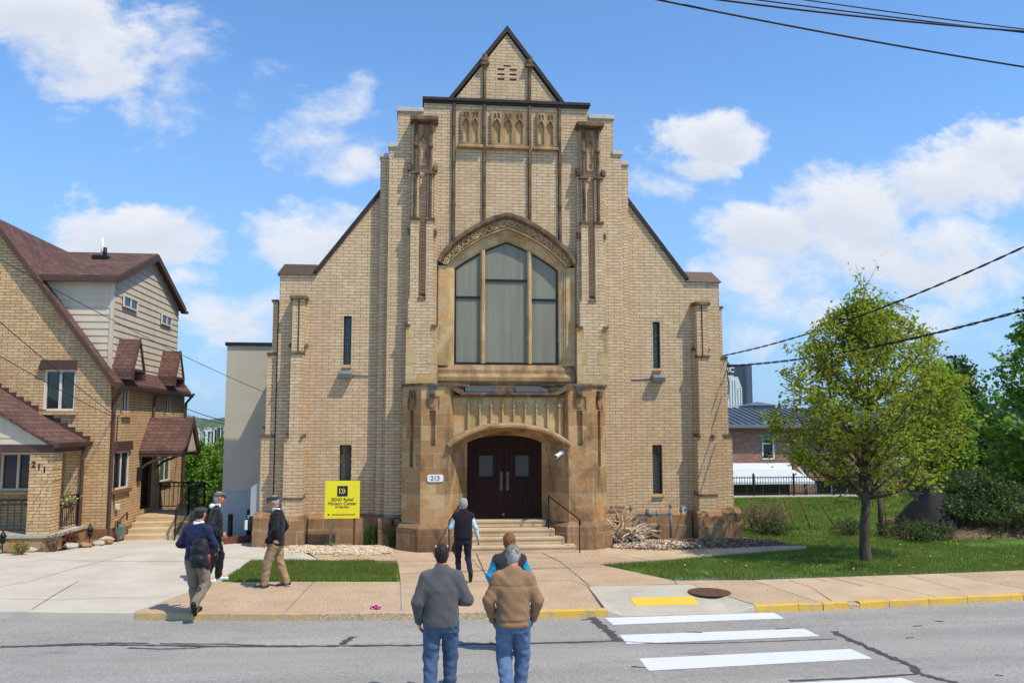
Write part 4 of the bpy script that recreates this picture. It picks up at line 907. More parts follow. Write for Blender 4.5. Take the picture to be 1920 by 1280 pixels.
b = MB(); b.prism([(HY0 - .02, -.6), (HY1 - .5, -1.0), (HY1 - .5, .05), (3.4, .15), (HY0 - .02, .30)], XH + .003, XH + .05, 'x'); b.box(-11.45, XH + .05, HY0 - .05, HY0 - .021, -.3, .30); b.build('foundation', m_brownstone, house)
# main roof
def rz(x): return RZ - (abs(x - RX) / (RX + 10.55) * -1.0) * -4.5 if False else RZ - abs(x - RX) / 3.52 * 4.62
b = MB()
for sg in (1, -1):
    xe = RX + sg * 3.52
    b.prism([(xe, rz(xe)), (xe, rz(xe) + .16), (RX, RZ + .16), (RX, RZ)], HY0 - .18, HY1 + .15, 'y')
b.build('roof', m_shingle, house)
b = MB(); xe = RX + 3.52
b.prism([(xe + .01, rz(xe) - .05), (xe + .03, rz(xe) + .12), (RX, RZ + .13), (RX, RZ - .05)], HY0 - .21, HY0 - .182, 'y'); b.build('verge_board', m_brownwood, house)
b = MB(); b.prism([(xe - .02, rz(xe) - .03), (xe + .10, rz(xe) - .03), (xe + .13, rz(xe) + .08), (xe - .02, rz(xe) + .08)], HY0 - .18, HY1 + .15, 'y'); b.build('gutter', m_brownwood, house)
# sided dormer
DX, DY0, DY1, DZe, DYm, DZa = -10.92, 1.80, 8.0, 7.32, 4.95, 8.50
b = MB(); b.prism([(DY0, 4.4), (DY1, 4.4), (DY1, DZe), (DYm, DZa), (DY0, DZe)], -14.0, DX, 'x'); dorm = b.build('dormer', m_siding, house)
def board_end(z): 
    if z <= DZe: return DY0, DY1
    f = (z - DZe) / (DZa - DZe); return DY0 + (DYm - DY0) * f, DY1 + (DYm - DY1) * f
b = MB(); z = 4.45
while z < DZa - .1:
    y0, y1 = board_end(z); y0b, y1b = board_end(min(z + .198, DZa - .01)); 
    b.add([(DX + .028, y0, z), (DX + .028, y1, z), (DX + .006, y1b, z + .2), (DX + .006, y0b, z + .2), (DX, y0, z), (DX, y1, z)], [(0, 1, 2, 3), (0, 4, 5, 1)])
    x1 = DX
    if z < DZe - .1:
        xa = RX + (RZ + .1 - z) / 4.62 * 3.52 + .02 ; xb = RX + (RZ + .1 - z - .2) / 4.62 * 3.52
        if xb < DX: b.add([(min(xa, DX), DY0 - .028, z), (DX - .0, DY0 - .028, z), (DX, DY0 - .006, z + .2), (xb, DY0 - .006, z + .2), (min(xa, DX), DY0, z), (DX, DY0, z)], [(0, 1, 2, 3), (0, 4, 5, 1)])
    z += .2
b.build('siding', m_siding, dorm)
b = MB(); b.box(DX - .06, DX + .04, DY0 - .04, DY0 + .06, 4.5, DZe - .02); b.build('corner_board', m_siding, dorm)
b = MB()
for (ye, sg) in ((DY0 - .22, 1), (DY1 + .22, -1)):
    ze = DZe - .1
    b.prism([(ye, ze), (ye, ze + .13), (DYm, DZa + .17), (DYm, DZa + .02)], -14.3, DX + .18, 'x')
b.build('dormer_roof', m_shingle, dorm)
b = MB()
for (ye, sg) in ((DY0 - .24, 1), (DY1 + .24, -1)):
    ze = DZe - .1; b.prism([(ye, ze - .1), (ye, ze + .10), (DYm, DZa + .14), (DYm, DZa - .06)], DX + .182, DX + .22, 'x')
b.build('rake_board', m_brownwood, dorm)
b = MB(); b.box(-12.9, DX + .2, DY0 - .34, DY0 - .24, DZe - .17, DZe - .04); b.build('dormer_gutter', m_brownwood, dorm)
b = MB(); b.box(DX + .0, DX + .22, DY1 + .24, DY1 + .5, DZe - .16, DZe - .08); b.build('gutter_end', m_brownwood, dorm)
def window_x(x, y0, y1, z0, z1, parent, split='v', depth=.06, sill=None, frame=m_offwhite, proud=0.0):
    """a window in a wall that faces +x"""
    b = MB(); w = .042; b.prism([(y0, z0), (y1, z0), (y1, z1), (y0, z1)], x - depth + proud, x - .01 + proud, 'x', [winhole(y0 + w, y1 - w, z0 + w, z1 - w)])
    ym = (y0 + y1) / 2
    if split == 'v': b.box(x - depth + .005 + proud, x - .015 + proud, ym - .028, ym + .028, z0 + w, z1 - w)
    if split == 'h': b.box(x - depth + .005 + proud, x - .015 + proud, y0 + w, y1 - w, (z0 + z1) / 2 - .025, (z0 + z1) / 2 + .025)
    f = b.build('window', frame, parent)
    b = MB(); b.box(x - depth - .02 + proud, x - depth + .001 + proud, y0 + .02, y1 - .02, z0 + .02, z1 - .02); b.build('pane', m_glass, f)
    if sill: b = MB(); b.box(x - .02, x + .09, y0 - .08, y1 + .08, z0 - sill, z0 - .003); b.build('sill', m_brownstone if sill < .12 else m_brick_h, f)
    return f
def window_y(y, x0, x1, z0, z1, parent, frame=m_offwhite, sill=True):
    b = MB(); w = .06; b.prism(winhole(x0 + .001, x1 - .001, z0 + .001, z1 - .001), y + .03, y + .10, 'y', [winhole(x0 + w, x1 - w, z0 + w, z1 - w)]); xm = (x0 + x1) / 2; b.box(xm - .03, xm + .03, y + .035, y + .095, z0 + w, z1 - w); f = b.build('window', frame, parent)
    b = MB(); b.box(x0 + .02, x1 - .02, y + .101, y + .12, z0 + .02, z1 - .02); b.build('pane', m_glass, f)
    if sill: b = MB(); b.box(x0 - .06, x1 + .06, y - .10, y + .02, z0 - .12, z0 - .003); b.build('sill', m_brick_h, f)
    return f
window_x(DX + .07, 2.42, 3.62, 6.58, 6.93, house, 'v', .05, None, m_offwhite, .03); window_x(DX + .07, 5.95, 7.05, 6.50, 6.85, house, 'v', .05, None, m_offwhite, .03)
for i, (y0, y1, z0, z1) in enumerate(SW): window_x(XH, y0 + .001, y1 - .001, z0 + .001, z1 - .001, house, 'v', .045, .14 if i < 2 else .10)
window_y(HY0, *GW, house); window_y(HY0, *PW, house, sill=True)
b = MB(); b.prism([(-12.66, 4.66), (-11.66, 4.66), (-11.70, 4.92), (-12.60, 4.92)], HY0 - .12, HY0 - .001, 'y'); b.build('window_hood', m_brownwood, house)
b = MB(); b.prism([(1.88, 2.40), (3.26, 2.40), (3.2, 2.66), (1.94, 2.66)], XH + .001, XH + .08, 'x'); b.build('window_hood', m_brownwood, house)
# little shingled gablets over the upper windows
for (ya, yb) in ((1.52, 3.26), (5.52, 7.28)):
    ym = (ya + yb) / 2; za, ze = 5.62, 4.72; x1 = XH + .42
    b = MB()
    yq0, yq1 = ya + .42, yb - .42
    b.prism([(yq0 - .05, 4.42), (yq0 - .05, ze), (ym, za), (ym, za - .12), (yq0 + .04, ze - .08), (yq0 + .04, 4.42)], XH - .25, x1, 'x'); b.prism([(yq1 + .05, 4.42), (yq1 + .05, ze), (ym, za), (ym, za - .12), (yq1 - .04, ze - .08), (yq1 - .04, 4.42)], XH - .25, x1, 'x')
    g_ = b.build('gablet', m_shingle, house)
    b = MB(); b.prism([(yq0 + .02, ze - .02), (yq1 - .02, ze - .02), (ym, za - .14)], x1 - .05, x1 - .02, 'x')
    for k in range(5): zz = ze + .02 + k * .13; f = (zz - ze) / (za - .14 - ze); b.add([(x1 - .005, yq0 + (ym - yq0) * f + .02, zz), (x1 - .005, yq1 + (ym - yq1) * f - .02, zz), (x1 - .018, yq1 + (ym - yq1) * min(f + .15, 1) - .02, zz + .125), (x1 - .018, yq0 + (ym - yq0) * min(f + .15, 1) + .02, zz + .125)], [(0, 1, 2, 3)])
    b.build('gablet_face', m_siding, g_)
    b = MB(); b.prism([(yq0 - .06, 4.40), (yq0 - .06, ze + .02), (ym, za + .03), (yq1 + .06, ze + .02), (yq1 + .06, 4.40), (yq1 - .03, 4.40), (yq1 - .03, ze - .06), (yq0 + .03, ze - .06), (yq0 + .03, 4.40)], x1 + .001, x1 + .03, 'x', [[(yq0 + .03, ze + .0), (yq1 - .03, ze + .0), (ym, za - .10)]]); b.build('rake_board', m_brownwood, g_)
# canopy over the side door
b = MB(); hx0, hx1 = XH + .003, -9.42
b.prism([(3.98, 2.26), (3.98, 2.36), (4.85, 3.36), (5.72, 2.36), (5.72, 2.26), (4.85, 3.24)], hx0, hx1, 'x'); hood_ = b.build('door_canopy', m_shingle, house)
b = MB(); b.prism([(3.94, 2.20), (3.94, 2.36), (4.85, 3.42), (5.76, 2.36), (5.76, 2.20), (5.6, 2.20), (4.85, 3.1), (4.1, 2.20)], hx1 + .001, hx1 + .05, 'x'); b.box(hx0, hx1, 4.0, 4.09, 2.16, 2.255); b.box(hx0, hx1, 5.6, 5.69, 2.16, 2.255); b.build('canopy_trim', m_brownwood, hood_)
b = MB(); b.prism([(4.1, 2.28), (5.6, 2.28), (4.85, 3.2)], hx1 - .06, hx1 - .02, 'x'); b.build('canopy_gable', m_siding, hood_)
for y in (4.05, 5.65): b = MB(); b.tube([(XH + .02, y, 1.75), (XH + .25, y, 1.95), (XH + .8, y, 2.16)], .04, 6, smooth=False); b.build('bracket', m_brownwood, hood_)
b = MB(); b.box(XH - .16, XH - .10, DW[0] + .02, DW[1] - .02, DW[2] + .02, DW[3] - .02); d_ = b.build('door', m_door, house)
b = MB(); b.prism(winhole(*DW), XH - .10, XH - .02, 'x', [winhole(DW[0] + .08, DW[1] - .08, DW[2] + .001, DW[3] - .08)]); b.build('door_frame', m_brownwood, d_)
b = MB(); b.box(XH + .003, XH + .10, 3.86, 4.12, 1.45, 1.85); b.build('letter_box', m_iron, house, bevel=.01)
# door steps and railing
b = MB(); xs0, xs1 = XH + .06, -9.10; st = [(2.55, -.7)]; 
for k in range(5): st += [(2.55 + .3 * k, -.20 + .145 * k), (2.55 + .3 * (k + 1), -.20 + .145 * k)]
st = st[:-1] + [(5.85, .38), (5.85, -.9)]
b.prism(st, xs0, xs1, 'x'); b.build('door_steps', m_step, house, bevel=.012)
def railing(parent, pts, h, name='railing', gap=.13, post=.022):
    """pts: foot line of a balustrade"""
    r0 = MB(); r0.tube([(p[0], p[1], p[2] + h) for p in pts], .022, 6, smooth=False); r0.tube([(p[0], p[1], p[2] + .10) for p in pts], .014, 6, smooth=False); r0.tube([(p[0], p[1], p[2] + h - .13) for p in pts], .012, 6, smooth=False)
    for (a, c) in zip(pts[:-1], pts[1:]):
        L = math.dist(a, c); n = max(1, int(L / gap))
        for k in range(n + 1):
            f = k / n; p = [a[i] + (c[i] - a[i]) * f for i in range(3)]; big = k in (0, n); r0.tube([(p[0], p[1], p[2] + (.0 if big else .10)), (p[0], p[1], p[2] + h)], post if big else .009, 6, smooth=False)
            if k < n:
                q = [a[i] + (c[i] - a[i]) * (f + .5 / n) for i in range(3)]; dx, dy = (c[0] - a[0]) / L, (c[1] - a[1]) / L; rr = min(.055, gap * .42)
                r0.tube([(q[0] + dx * rr * math.cos(t), q[1] + dy * rr * math.cos(t), q[2] + h - .065 + rr * math.sin(t)) for t in [j * math.pi / 4 for j in range(9)]], .007, 4)
    return r0.build(name, m_iron, parent)
railing(house, [(-9.2, 2.62, -.20), (-9.2, 3.95, .40), (-9.2, 5.75, .40), (-10.6, 5.75, .40)], .86, 'railing')
# porch
px0, px1, py0, pf = -17.4, -11.34, -.5, .42
b = MB(); b.box(px0, px1 + .12, py0 - .06, HY0 - .06, -.1, pf - .08); b.build('porch_base', m_stone, house); b = MB(); b.box(px0, px1 + .16, py0 - .10, HY0 - .055, pf - .079, pf); b.build('porch_floor', m_conc_g, house)
b = MB(); b.box(-11.90, px1, py0, py0 + .54, pf + .002, 2.44); pier = b.build('porch_pier', m_brick_h, house)
b = MB(); b.box(-17.3, -16.7, py0, py0 + .54, pf + .002, 2.44); b.build('porch_pier', m_brick_h, house)
b = MB(); b.box(-11.75, px1, HY0 - .28, HY0 - .002, pf + .002, 2.60); b.build('porch_pilaster', m_brick_h, house)
nb = m_black
for k, ch in enumerate('211'): text_mesh(ch, .20, 'house_number', nb, pier, (-11.80 + .135 * k, py0 - .008, 2.14 - .065 * k), depth=.006, bold=.006)
pr = lambda x: 2.66 + (px1 - .0 - x) * .60
b = MB(); b.prism([(px1 + .05, pr(px1 + .05) - .02), (px1 + .05, pr(px1 + .05) + .06), (px1 - .5, pr(px1 - .5) + .03), (-14.4, pr(-14.4) + .1), (-14.4, pr(-14.4) - .05)], py0 - .16, HY0 - .003, 'y'); b.prism([(-14.4, pr(-14.4) + .1), (-14.4, pr(-14.4) - .05), (-17.6, 2.56), (-17.6, 2.66)], py0 - .16, HY0 - .003, 'y'); b.build('porch_roof', m_shingle, house)
b = MB(); b.box(px0 - .1, px1 + .05, py0 - .04, py0 + .10, 2.442, 2.63); b.box(px1 - .06, px1 + .06, py0 + .102, HY0 - .3, 2.445, 2.64); b.build('porch_beam', m_brownwood, house)
b = MB(); b.prism([(px1 - .10, 2.632), (-14.4, pr(-14.4) - .06), (-17.4, 2.632)], py0 + .0, py0 + .06, 'y')
for k in range(12):
    z = 2.65 + k * .16; xa = px1 - (z - 2.62) / .60 - .1; xl = -17.4 + (z - 2.62) / .66 + .1
    if xl < xa - .3: b.add([(xl, py0 - .022, z), (xa, py0 - .022, z), (xa - .25, py0 - .004, z + .158), (xl + .22, py0 - .004, z + .158), (xl, py0, z), (xa, py0, z)], [(0, 1, 2, 3), (0, 1, 5, 4)])
b.build('porch_gable', m_siding, house)
b = MB(); b.prism([(px1 + .05, 2.56), (px1 + .17, 2.56), (px1 + .20, 2.68), (px1 + .05, 2.68)], py0 - .16, HY0 - .01, 'y'); b.build('porch_gutter', m_brownwood, house)
b = MB(); fl = []   # stepped flashing where the porch roof meets the brickwork
x = px1 + .1
while x > -14.3: 
    b.box(x - .21, x, HY0 - .02, HY0 - .002, pr(x), pr(x - .2) + .11); x -= .2
b.build('step_flashing', m_brownwood, house)
b = MB(); b.box(px0, px1 + .04, py0 - .02, HY0 - .01, 2.425, 2.438); b.build('porch_ceiling', m_siding, house)
railing(house, [(-16.7, py0 + .12, pf), (-11.91, py0 + .12, pf)], .85, 'porch_railing', .16)
railing(house, [(px1 - .02, py0 + .56, pf), (px1 - .02, HY0 - .30, pf)], .85, 'porch_railing', .11)
# rainwater pipes, roof pipes
def downpipe(pts, r_=.05): b = MB(); b.tube(pts, r_, 8, smooth=False); b.build('downpipe', m_brownwood, house)
downpipe([(-10.5, HY0 - .1, 4.2), (-10.52, HY0 + .05, 4.05), (XH + .06, HY0 + .12, 3.8), (XH + .06, HY0 + .12, -.1)]); downpipe([(px1 + .12, HY0 - .35, 2.55), (px1 + .06, HY0 - .33, 2.3), (px1 + .06, HY0 - .33, .0)])
downpipe([(XH + .2, 5.1, 4.2), (XH + .06, 5.1, 3.95), (XH + .06, 5.0, 3.3)], .04); downpipe([(-10.45, HY1 + .1, 4.25), (XH + .08, HY1 - .1, 3.9), (XH + .08, HY1 - .1, -.7)])
b = MB(); x, z = PY(186, 483, 4.0); b.tube([(x, 4.2, 8.3), (x, 4.2, 8.98)], .04, 8); b.build('vent_pipe', m_white, house)
b = MB(); b.tube([(x + .13, 4.1, 8.3), (x + .13, 4.1, 8.66)], .06, 8); b.box(x - .15, x + .3, 3.8, 4.2, 8.25, 8.36); b.build('flue_pipe', m_black, house)
# gas meter of the house
gm = thing('house_gas_meter', 'green gas meter with brown pipes against the yellow brick house', 'gas meter', (XH, 2.1, 0)); 
b = MB(); b.ball((XH + .20, 2.12, .22), (.11, .10, .14), 10, 7); b.box(XH + .10, XH + .30, 2.03, 2.21, .06, .30); b.build('meter_body', m_green, gm, bevel=.02)
b = MB(); b.tube([(XH + .16, 1.86, -.1), (XH + .16, 1.86, .44), (XH + .16, 2.02, .46), (XH + .16, 2.04, .30)], .025, 8); b.tube([(XH + .16, 2.2, .30), (XH + .16, 2.2, .47), (XH + .16, 2.75, .60), (XH + .16, 2.75, .40)], .025, 8); b.build('pipe', m_rust, gm)
b = MB(); b.box(XH + .051, XH + .08, 2.45, 2.85, -.12, .22); b.build('vent_grille', m_galv, house)
el = thing('meter_box', 'small pale meter box with a cable on the yellow brick house wall', 'meter box', (XH, 2.2, .8)); b = MB(); b.box(XH + .003, XH + .10, 2.15, 2.33, .74, .90); b.build('box', m_offwhite, el, bevel=.01)
b = MB(); b.tube([(XH + .05, 2.2, .75), (XH + .04, 2.05, .80), (XH + .02, 2.02, 1.2), (XH + .02, 2.05, 3.35), (XH + .06, 2.05, 3.42)], .013, 6); b.build('cable', m_iron, el)
# garden bed with stones, lanterns and two dark red shrubs
b = MB(); b.prism([(-17, -2.2), (-13.6, -1.25), (-12.3, -.75), (-11.3, -.35), (-10.45, .45), (-10.3, .9), (-10.85, 1.35), (-11.1, 1.3), (-11.1, -.5), (-17, -.5)], -.02, .05, 'z'); tag(b.build('garden_bed', m_soil), kind='structure')
rs = random.Random(11); STN = [(-12.9 + .02, -1.02), (-12.45, -.83), (-12.05, -.66), (-11.68, -.5), (-11.3, -.32), (-11.0, -.05), (-10.75, .2), (-10.5, .48), (-10.38, .8), (-10.55, 1.1), (-13.4, -1.22), (-13.9, -1.36)]
def rock(name, c, r_, mat, seed):
    q = random.Random(seed); bm = bmesh.new(); bmesh.ops.create_icosphere(bm, subdivisions=2, radius=1)
    for v in bm.verts:
        k = 1 + .22 * math.sin(v.co.x * 3 + seed) * math.cos(v.co.y * 4 + seed * 2) + q.uniform(-.07, .07); v.co = Vector((v.co.x * r_[0] * k, v.co.y * r_[1] * k, v.co.z * r_[2] * k))
    me = bpy.data.meshes.new(name); bm.to_mesh(me); bm.free(); me.materials.append(mat); o = bpy.data.objects.new(name, me); COL.objects.link(o); o.location = c; o.rotation_euler = (0, 0, q.uniform(0, 6)); return o
SL = ['flat pale edging stone under the porch lantern', 'low grey edging stone in front of the dark red shrub', 'broad edging stone at the bend of the garden bed']
for i, (x, y) in enumerate(STN):
    tag(rock('edging_stone', (x, y, .05), (rs.uniform(.18, .27), rs.uniform(.12, .18), rs.uniform(.07, .11)), m_stucco if i % 2 else m_stone_mid, 20 + i), 'irregular flat stone in the low edging of the garden bed by the brick porch', 'stone', 'stones edging the garden bed')
def lantern(loc, label):
    t = thing('path_lantern', label, 'lantern', loc, 0, 'lanterns in the garden bed'); x, y, z = loc
    b = MB(); b.tube([(x, y, z), (x, y, z + .18)], .012, 6); b.build('stake', m_black, t)
    b = MB(); b.lathe((x, y, z + .18), [(.02, 0), (.055, .02), (.055, .03)], 8); b.lathe((x, y, z + .18), [(.10, .19), (.085, .2), (.03, .28), (.015, .36)], 8)
    for k in range(4): a = k * 1.57; b.tube([(x + .05 * math.cos(a), y + .05 * math.sin(a), z + .2), (x + .075 * math.cos(a), y + .075 * math.sin(a), z + .37)], .007, 4)
    b.build('lantern_head', m_black, t)
    b = MB(); b.lathe((x, y, z + .18), [(.042, .032), (.062, .188)], 8); b.build('lantern_glass', m_glass, t)
xa, ya = G(75, 1012, .05); lantern((xa, -.75, .05), 'black path lantern in front of the brick porch pier numbered 211')
xa, ya = PY(168, 1012, .35); lantern((xa, .35, .05), 'black path lantern by the brown downpipe at the house corner')
# ---------------------------------------------------------------- stucco annex behind the church
ann = thing('stucco_annex', 'plain beige rendered annex with dark coping behind the church corner', 'building', (-7.2, 5, 0))
b = MB(); b.box(-7.88, -6.0, 2.5, 12, .0, 5.46); b.build('wall', m_stucco, ann)
b = MB(); b.box(-7.93, -5.98, 2.44, 12.02, 5.462, 5.56); b.build('coping', m_black, ann)
b = MB(); b.prism([(2.42, -1.2), (2.42, 1.14), (2.498, 1.22), (2.498, -1.2)], -7.96, -6.02, 'x'); b.box(-7.96, -7.882, 2.5, 12, -1.2, 1.2); b.build('rendered_base', m_found, ann)
ub = thing('utility_box', 'pale grey electrical cabinet at the corner of the church', 'utility box', (-6.45, .6, 1)); b = MB(); b.prism([(-6.62, .72), (-6.28, .72), (-6.28, 1.62), (-6.40, 1.62), (-6.62, 1.48)], .25, .55, 'y'); b.build('cabinet', m_found, ub, bevel=.01)
b = MB(); b.box(-6.66, -6.42, .20, .5, .36, .66); b.build('meter_socket', m_black, ub, bevel=.02); b = MB(); b.box(-6.74, -6.665, .22, .40, .38, .62); b.build('tag_plate', m_white, ub)
for (px, z1, lb) in ((431, .75, 'short black bollard by the driveway, plain topped'), (466, 1.02, 'taller black bollard with a small white tag by the annex')):
    x, z = PY(px, 1005, 1.9); t = thing('bollard', lb, 'bollard', (x, 1.9, -.15), 0, 'bollards beside the annex'); b = MB(); b.tube([(x, 1.9, -.3), (x, 1.9, .25 + z1 * .45)], .07, 12); b.build('post', m_iron, t)
    b = MB(); b.lathe((x, 1.9, .25 + z1 * .45), [(.074, 0), (.074, .02), (.04, .04)], 12); b.build('cap', m_rust, t)
    if z1 > 1: b = MB(); b.box(x - .03, x + .03, 1.822, 1.829, .50, .60); b.build('reflector', m_white, t)
b = MB(); b.obox((-6.62, .68, .05), (1.5, .09, .26), rz=R(28)); tag(b.build('timber_edging', m_rust), 'low brown timber edging between driveway and gravel bed', 'edging')
# ---------------------------------------------------------------- brick school beyond the lawn
YB = 24.0
sch = thing('school_building', 'long red brick building with standing seam metal roof beyond the lawn', 'building', (23, YB, -3.4))
WX = [(14.1, 14.95), (17.40, 18.13), (21.6, 22.35), (25.3, 26.05), (29.2, 29.95), (33, 33.75)]
b = MB(); b.prism([(9, -3.6), (38, -3.6), (38, 2.98), (9, 2.98)], YB, YB + .35, 'y', [[(a, 1.12), (c, 1.12), (c, 2.32), (a, 2.32)] for a, c in WX] + [[(15.4, -2.6), (19.0, -2.6), (19.0, -.15), (15.4, -.15)], [(20.5, -2.6), (23.6, -2.6), (23.6, -.1), (20.5, -.1)], [(26, -2.6), (29.4, -2.6), (29.4, -.1), (26, -.1)]]); b.build('wall', m_brick_r, sch)
b = MB(); b.box(9, 9.3, YB + .352, YB + 14, -3.6, 2.98); b.build('wall', m_brick_r, sch)
m_seam = plain('grey_seam_metal', (112, 118, 124), .45, .12, 3, .1, 30, .4, .5)
b = MB(); b.add([(8.6, YB - .5, 3.10), (38.5, YB - .5, 3.10), (38.5, YB + 5.2, 4.2), (12.5, YB + 5.2, 4.2), (8.6, YB - .5, 2.98), (38.5, YB - .5, 2.98), (38.5, YB + 5.2, 4.0), (12.5, YB + 5.2, 4.0)], [(0, 1, 2, 3), (4, 5, 1, 0), (0, 3, 7, 4)])
b.add([(8.6, YB - .5, 3.10), (12.5, YB + 5.2, 4.2), (8.6, YB + 12, 3.1)], [(0, 1, 2)])
x = 8.9
while x < 38.3:
    y1 = YB + 5.2 if x > 12.5 else YB - .5 + 5.7 * (x - 8.6) / 3.9; z1 = 3.1 + 1.1 * (y1 - YB + .5) / 5.7
    b.add([(x - .02, YB - .5, 3.11), (x + .02, YB - .5, 3.11), (x + .02, YB - .5, 3.17), (x - .02, YB - .5, 3.17), (x - .02, y1, z1 + .01), (x + .02, y1, z1 + .01), (x + .02, y1, z1 + .07), (x - .02, y1, z1 + .07)], [(0, 1, 2, 3), (3, 2, 6, 7), (0, 3, 7, 4), (1, 2, 6, 5)]); x += .42
b.build('metal_roof', m_seam, sch)
b = MB(); b.box(8.5, 38.5, YB - .62, YB - .502, 2.94, 3.14); b.build('gutter', m_greymetal, sch)
for (x0, x1, zz) in ((15.3, 17.2, 4.42), (19.2, 20.6, 4.36), (30.0, 36, 4.5)):
    b = MB(); b.box(x0, x1, YB + 5.3, YB + 8, 3.6, zz); b.add([(x0 - .2, YB + 5.1, zz), (x1 + .2, YB + 5.1, zz), (x1 + .2, YB + 8.2, zz), (x0 - .2, YB + 8.2, zz), ((x0 + x1) / 2, YB + 6.6, zz + .28)], [(0, 1, 4), (1, 2, 4), (2, 3, 4), (3, 0, 4)]); b.build('roof_monitor', m_seam, sch)
for a, c in WX:
    b = MB(); b.prism([(a, 1.12), (c, 1.12), (c, 2.32), (a, 2.32)], YB - .03, YB + .1, 'y', [[(a + .07, 1.19), (c - .07, 1.19), (c - .07, 2.0), (a + .07, 2.0)], [(a + .07, 2.07), (c - .07, 2.07), (c - .07, 2.27), (a + .07, 2.27)]]); f = b.build('window', m_white, sch)
    b = MB(); b.box(a + .03, c - .03, YB + .101, YB + .13, 1.15, 2.3); b.build('pane', m_glass, f)
    b = MB(); b.box(a - .15, c + .15, YB - .02, YB + .05, 2.325, 2.62); b.box(a - .12, a - .004, YB - .02, YB + .05, 1.1, 2.32); b.box(c + .004, c + .12, YB - .02, YB + .05, 1.1, 2.32); b.build('surround', m_greymetal, f)
for (a, c) in ((15.4, 19.0), (20.5, 23.6), (26, 29.4)):
    b = MB(); b.box(a + .02, c - .02, YB + .2, YB + .24, -2.58, -.12); f = b.build('glazing', m_glass, sch)
    b = MB(); k = a + .1
    while k < c: b.box(k, k + .07, YB + .1, YB + .198, -2.58, -.12); k += .95
    b.box(a + .02, c - .02, YB + .1, YB + .197, -1.0, -.9); b.build('glazing_frame', m_greymetal, f)
for x in (20.0, 24.5): b = MB(); b.tube([(x, YB - .06, 2.9), (x, YB - .06, -3)], .06, 8); b.build('downpipe', m_galv, sch)
aw = thing('awning', 'white striped awning folded out over the ground floor of the brick building', 'awning', (17, YB, .5))
b = MB(); b.add([(15.0, YB - .05, .92), (19.0, YB - .05, .92), (19.0, YB - .5, .55), (15.0, YB - .5, .55), (14.9, YB - .5, .545), (19.05, YB - .5, .545), (19.6, YB - 1.9, -.02), (14.9, YB - 1.9, -.02), (19.6, YB - 1.9, -.16), (14.9, YB - 1.9, -.16)], [(0, 1, 2, 3), (4, 5, 6, 7), (7, 6, 8, 9)])
x = 15.1
while x < 18.9: b.add([(x, YB - .5, .565), (x + .05, YB - .5, .565), (x + .05, YB - 1.9, .0), (x, YB - 1.9, .0)], [(0, 1, 2, 3)]); x += .28
b.build('canopy', plain('white_awning_cloth', (206, 208, 212), .7, .06, 3, .05), aw, recalc=False)
for x in (15.0, 19.3): b = MB(); b.tube([(x, YB - 1.85, -.1), (x, YB - .05, -1.3)], .04, 6); b.tube([(x, YB - .05, .9), (x + .1, YB - 1.8, -.05)], .05, 6); b.build('arm', m_white, aw)
# retaining wall with picket fence
wl = thing('retaining_wall', 'low concrete retaining wall with pale coping along the far edge of the lawn', 'wall', (17, 13, 0))
b = MB(); b.box(10.5, 34, 13.0, 13.3, -3.5, -.28); b.build('wall_body', m_conc_g, wl); b = MB(); b.box(10.4, 34, 12.85, 13.4, -.278, .0); b.build('coping', m_conc, wl)
fc = thing('metal_fence', 'dark metal picket fence standing on the retaining wall', 'fence', (17, 13.15, -.1))
b = MB(); x = 10.6
while x < 33: b.box(x - .008, x + .008, 13.142, 13.158, .05, .86); x += .12
b.box(10.5, 33, 13.135, 13.165, .78, .82); b.box(10.5, 33, 13.135, 13.165, .09, .13); b.build('picket_panel', m_iron, fc)
x = 10.6; 
while x < 33: b = MB(); b.box(x - .035, x + .035, 13.115, 13.185, .003, .98); b.build('post', m_iron, fc); x += 1.85
# ---------------------------------------------------------------- far towers
def tower_mat(name, wall, line, pane, u, v):
    t = NT(name); uv = t.wall_uv(); br = t.n('TexBrick', offset=0.0); t.set(br, 'Vector', uv); t.set(br, 'Color1', lin(pane)); t.set(br, 'Color2', lin(wall)); t.set(br, 'Mortar', lin(line)); t.set(br, 'Scale', 1.0); t.set(br, 'Mortar Size', .6); t.set(br, 'Brick Width', u); t.set(br, 'Row Height', v)
    t.bsdf(br.outputs[0], .5, .3); return t.m
m_tw = tower_mat('dark_steel_tower', (20, 23, 42), (30, 33, 52), (16, 19, 38), 6.0, 4.2); m_tw2 = tower_mat('pale_glass_tower', (206, 202, 192), (226, 220, 208), (150, 162, 172), 3.2, 4.0)
YT = 1500.0
def TX(px): return PY(px, 700, YT)[0]
def TZ(py): return PY(1390, py, YT)[1]
tb = thing('steel_tower', 'dark navy skyscraper with white letters at its top', 'skyscraper', (TX(1375), YT, -60))
b = MB(); x0, x1 = TX(1318), TX(1400); xr = TX(1418); xr += 2; b.prism([(x0, YT), (x1, YT), (xr, YT + 26), (xr, YT + 70), (x0, YT + 70)], -60, TZ(683), 'z'); b.build('tower_body', m_tw, tb)
text_mesh('UPMC', 13.5, 'sign_letters', m_white, tb, (TX(1358), YT - 4.0, TZ(694)), depth=.8, bold=.35)
b = MB(); b.box(TX(1395), TX(1399), YT - 3, YT - .1, -60, TZ(690)); b.box(x0, x1, YT - 2, YT - .1, TZ(684.5), TZ(683.2)); b.build('corner_fin', m_tw, tb)
tc = thing('pale_tower', 'pale stepped glass tower in front of the navy skyscraper', 'skyscraper', (TX(1375), 1300, -60))
def T2(px): return PY(px, 720, 1300)[0]
def Z2(py): return PY(1375, py, 1300)[1]
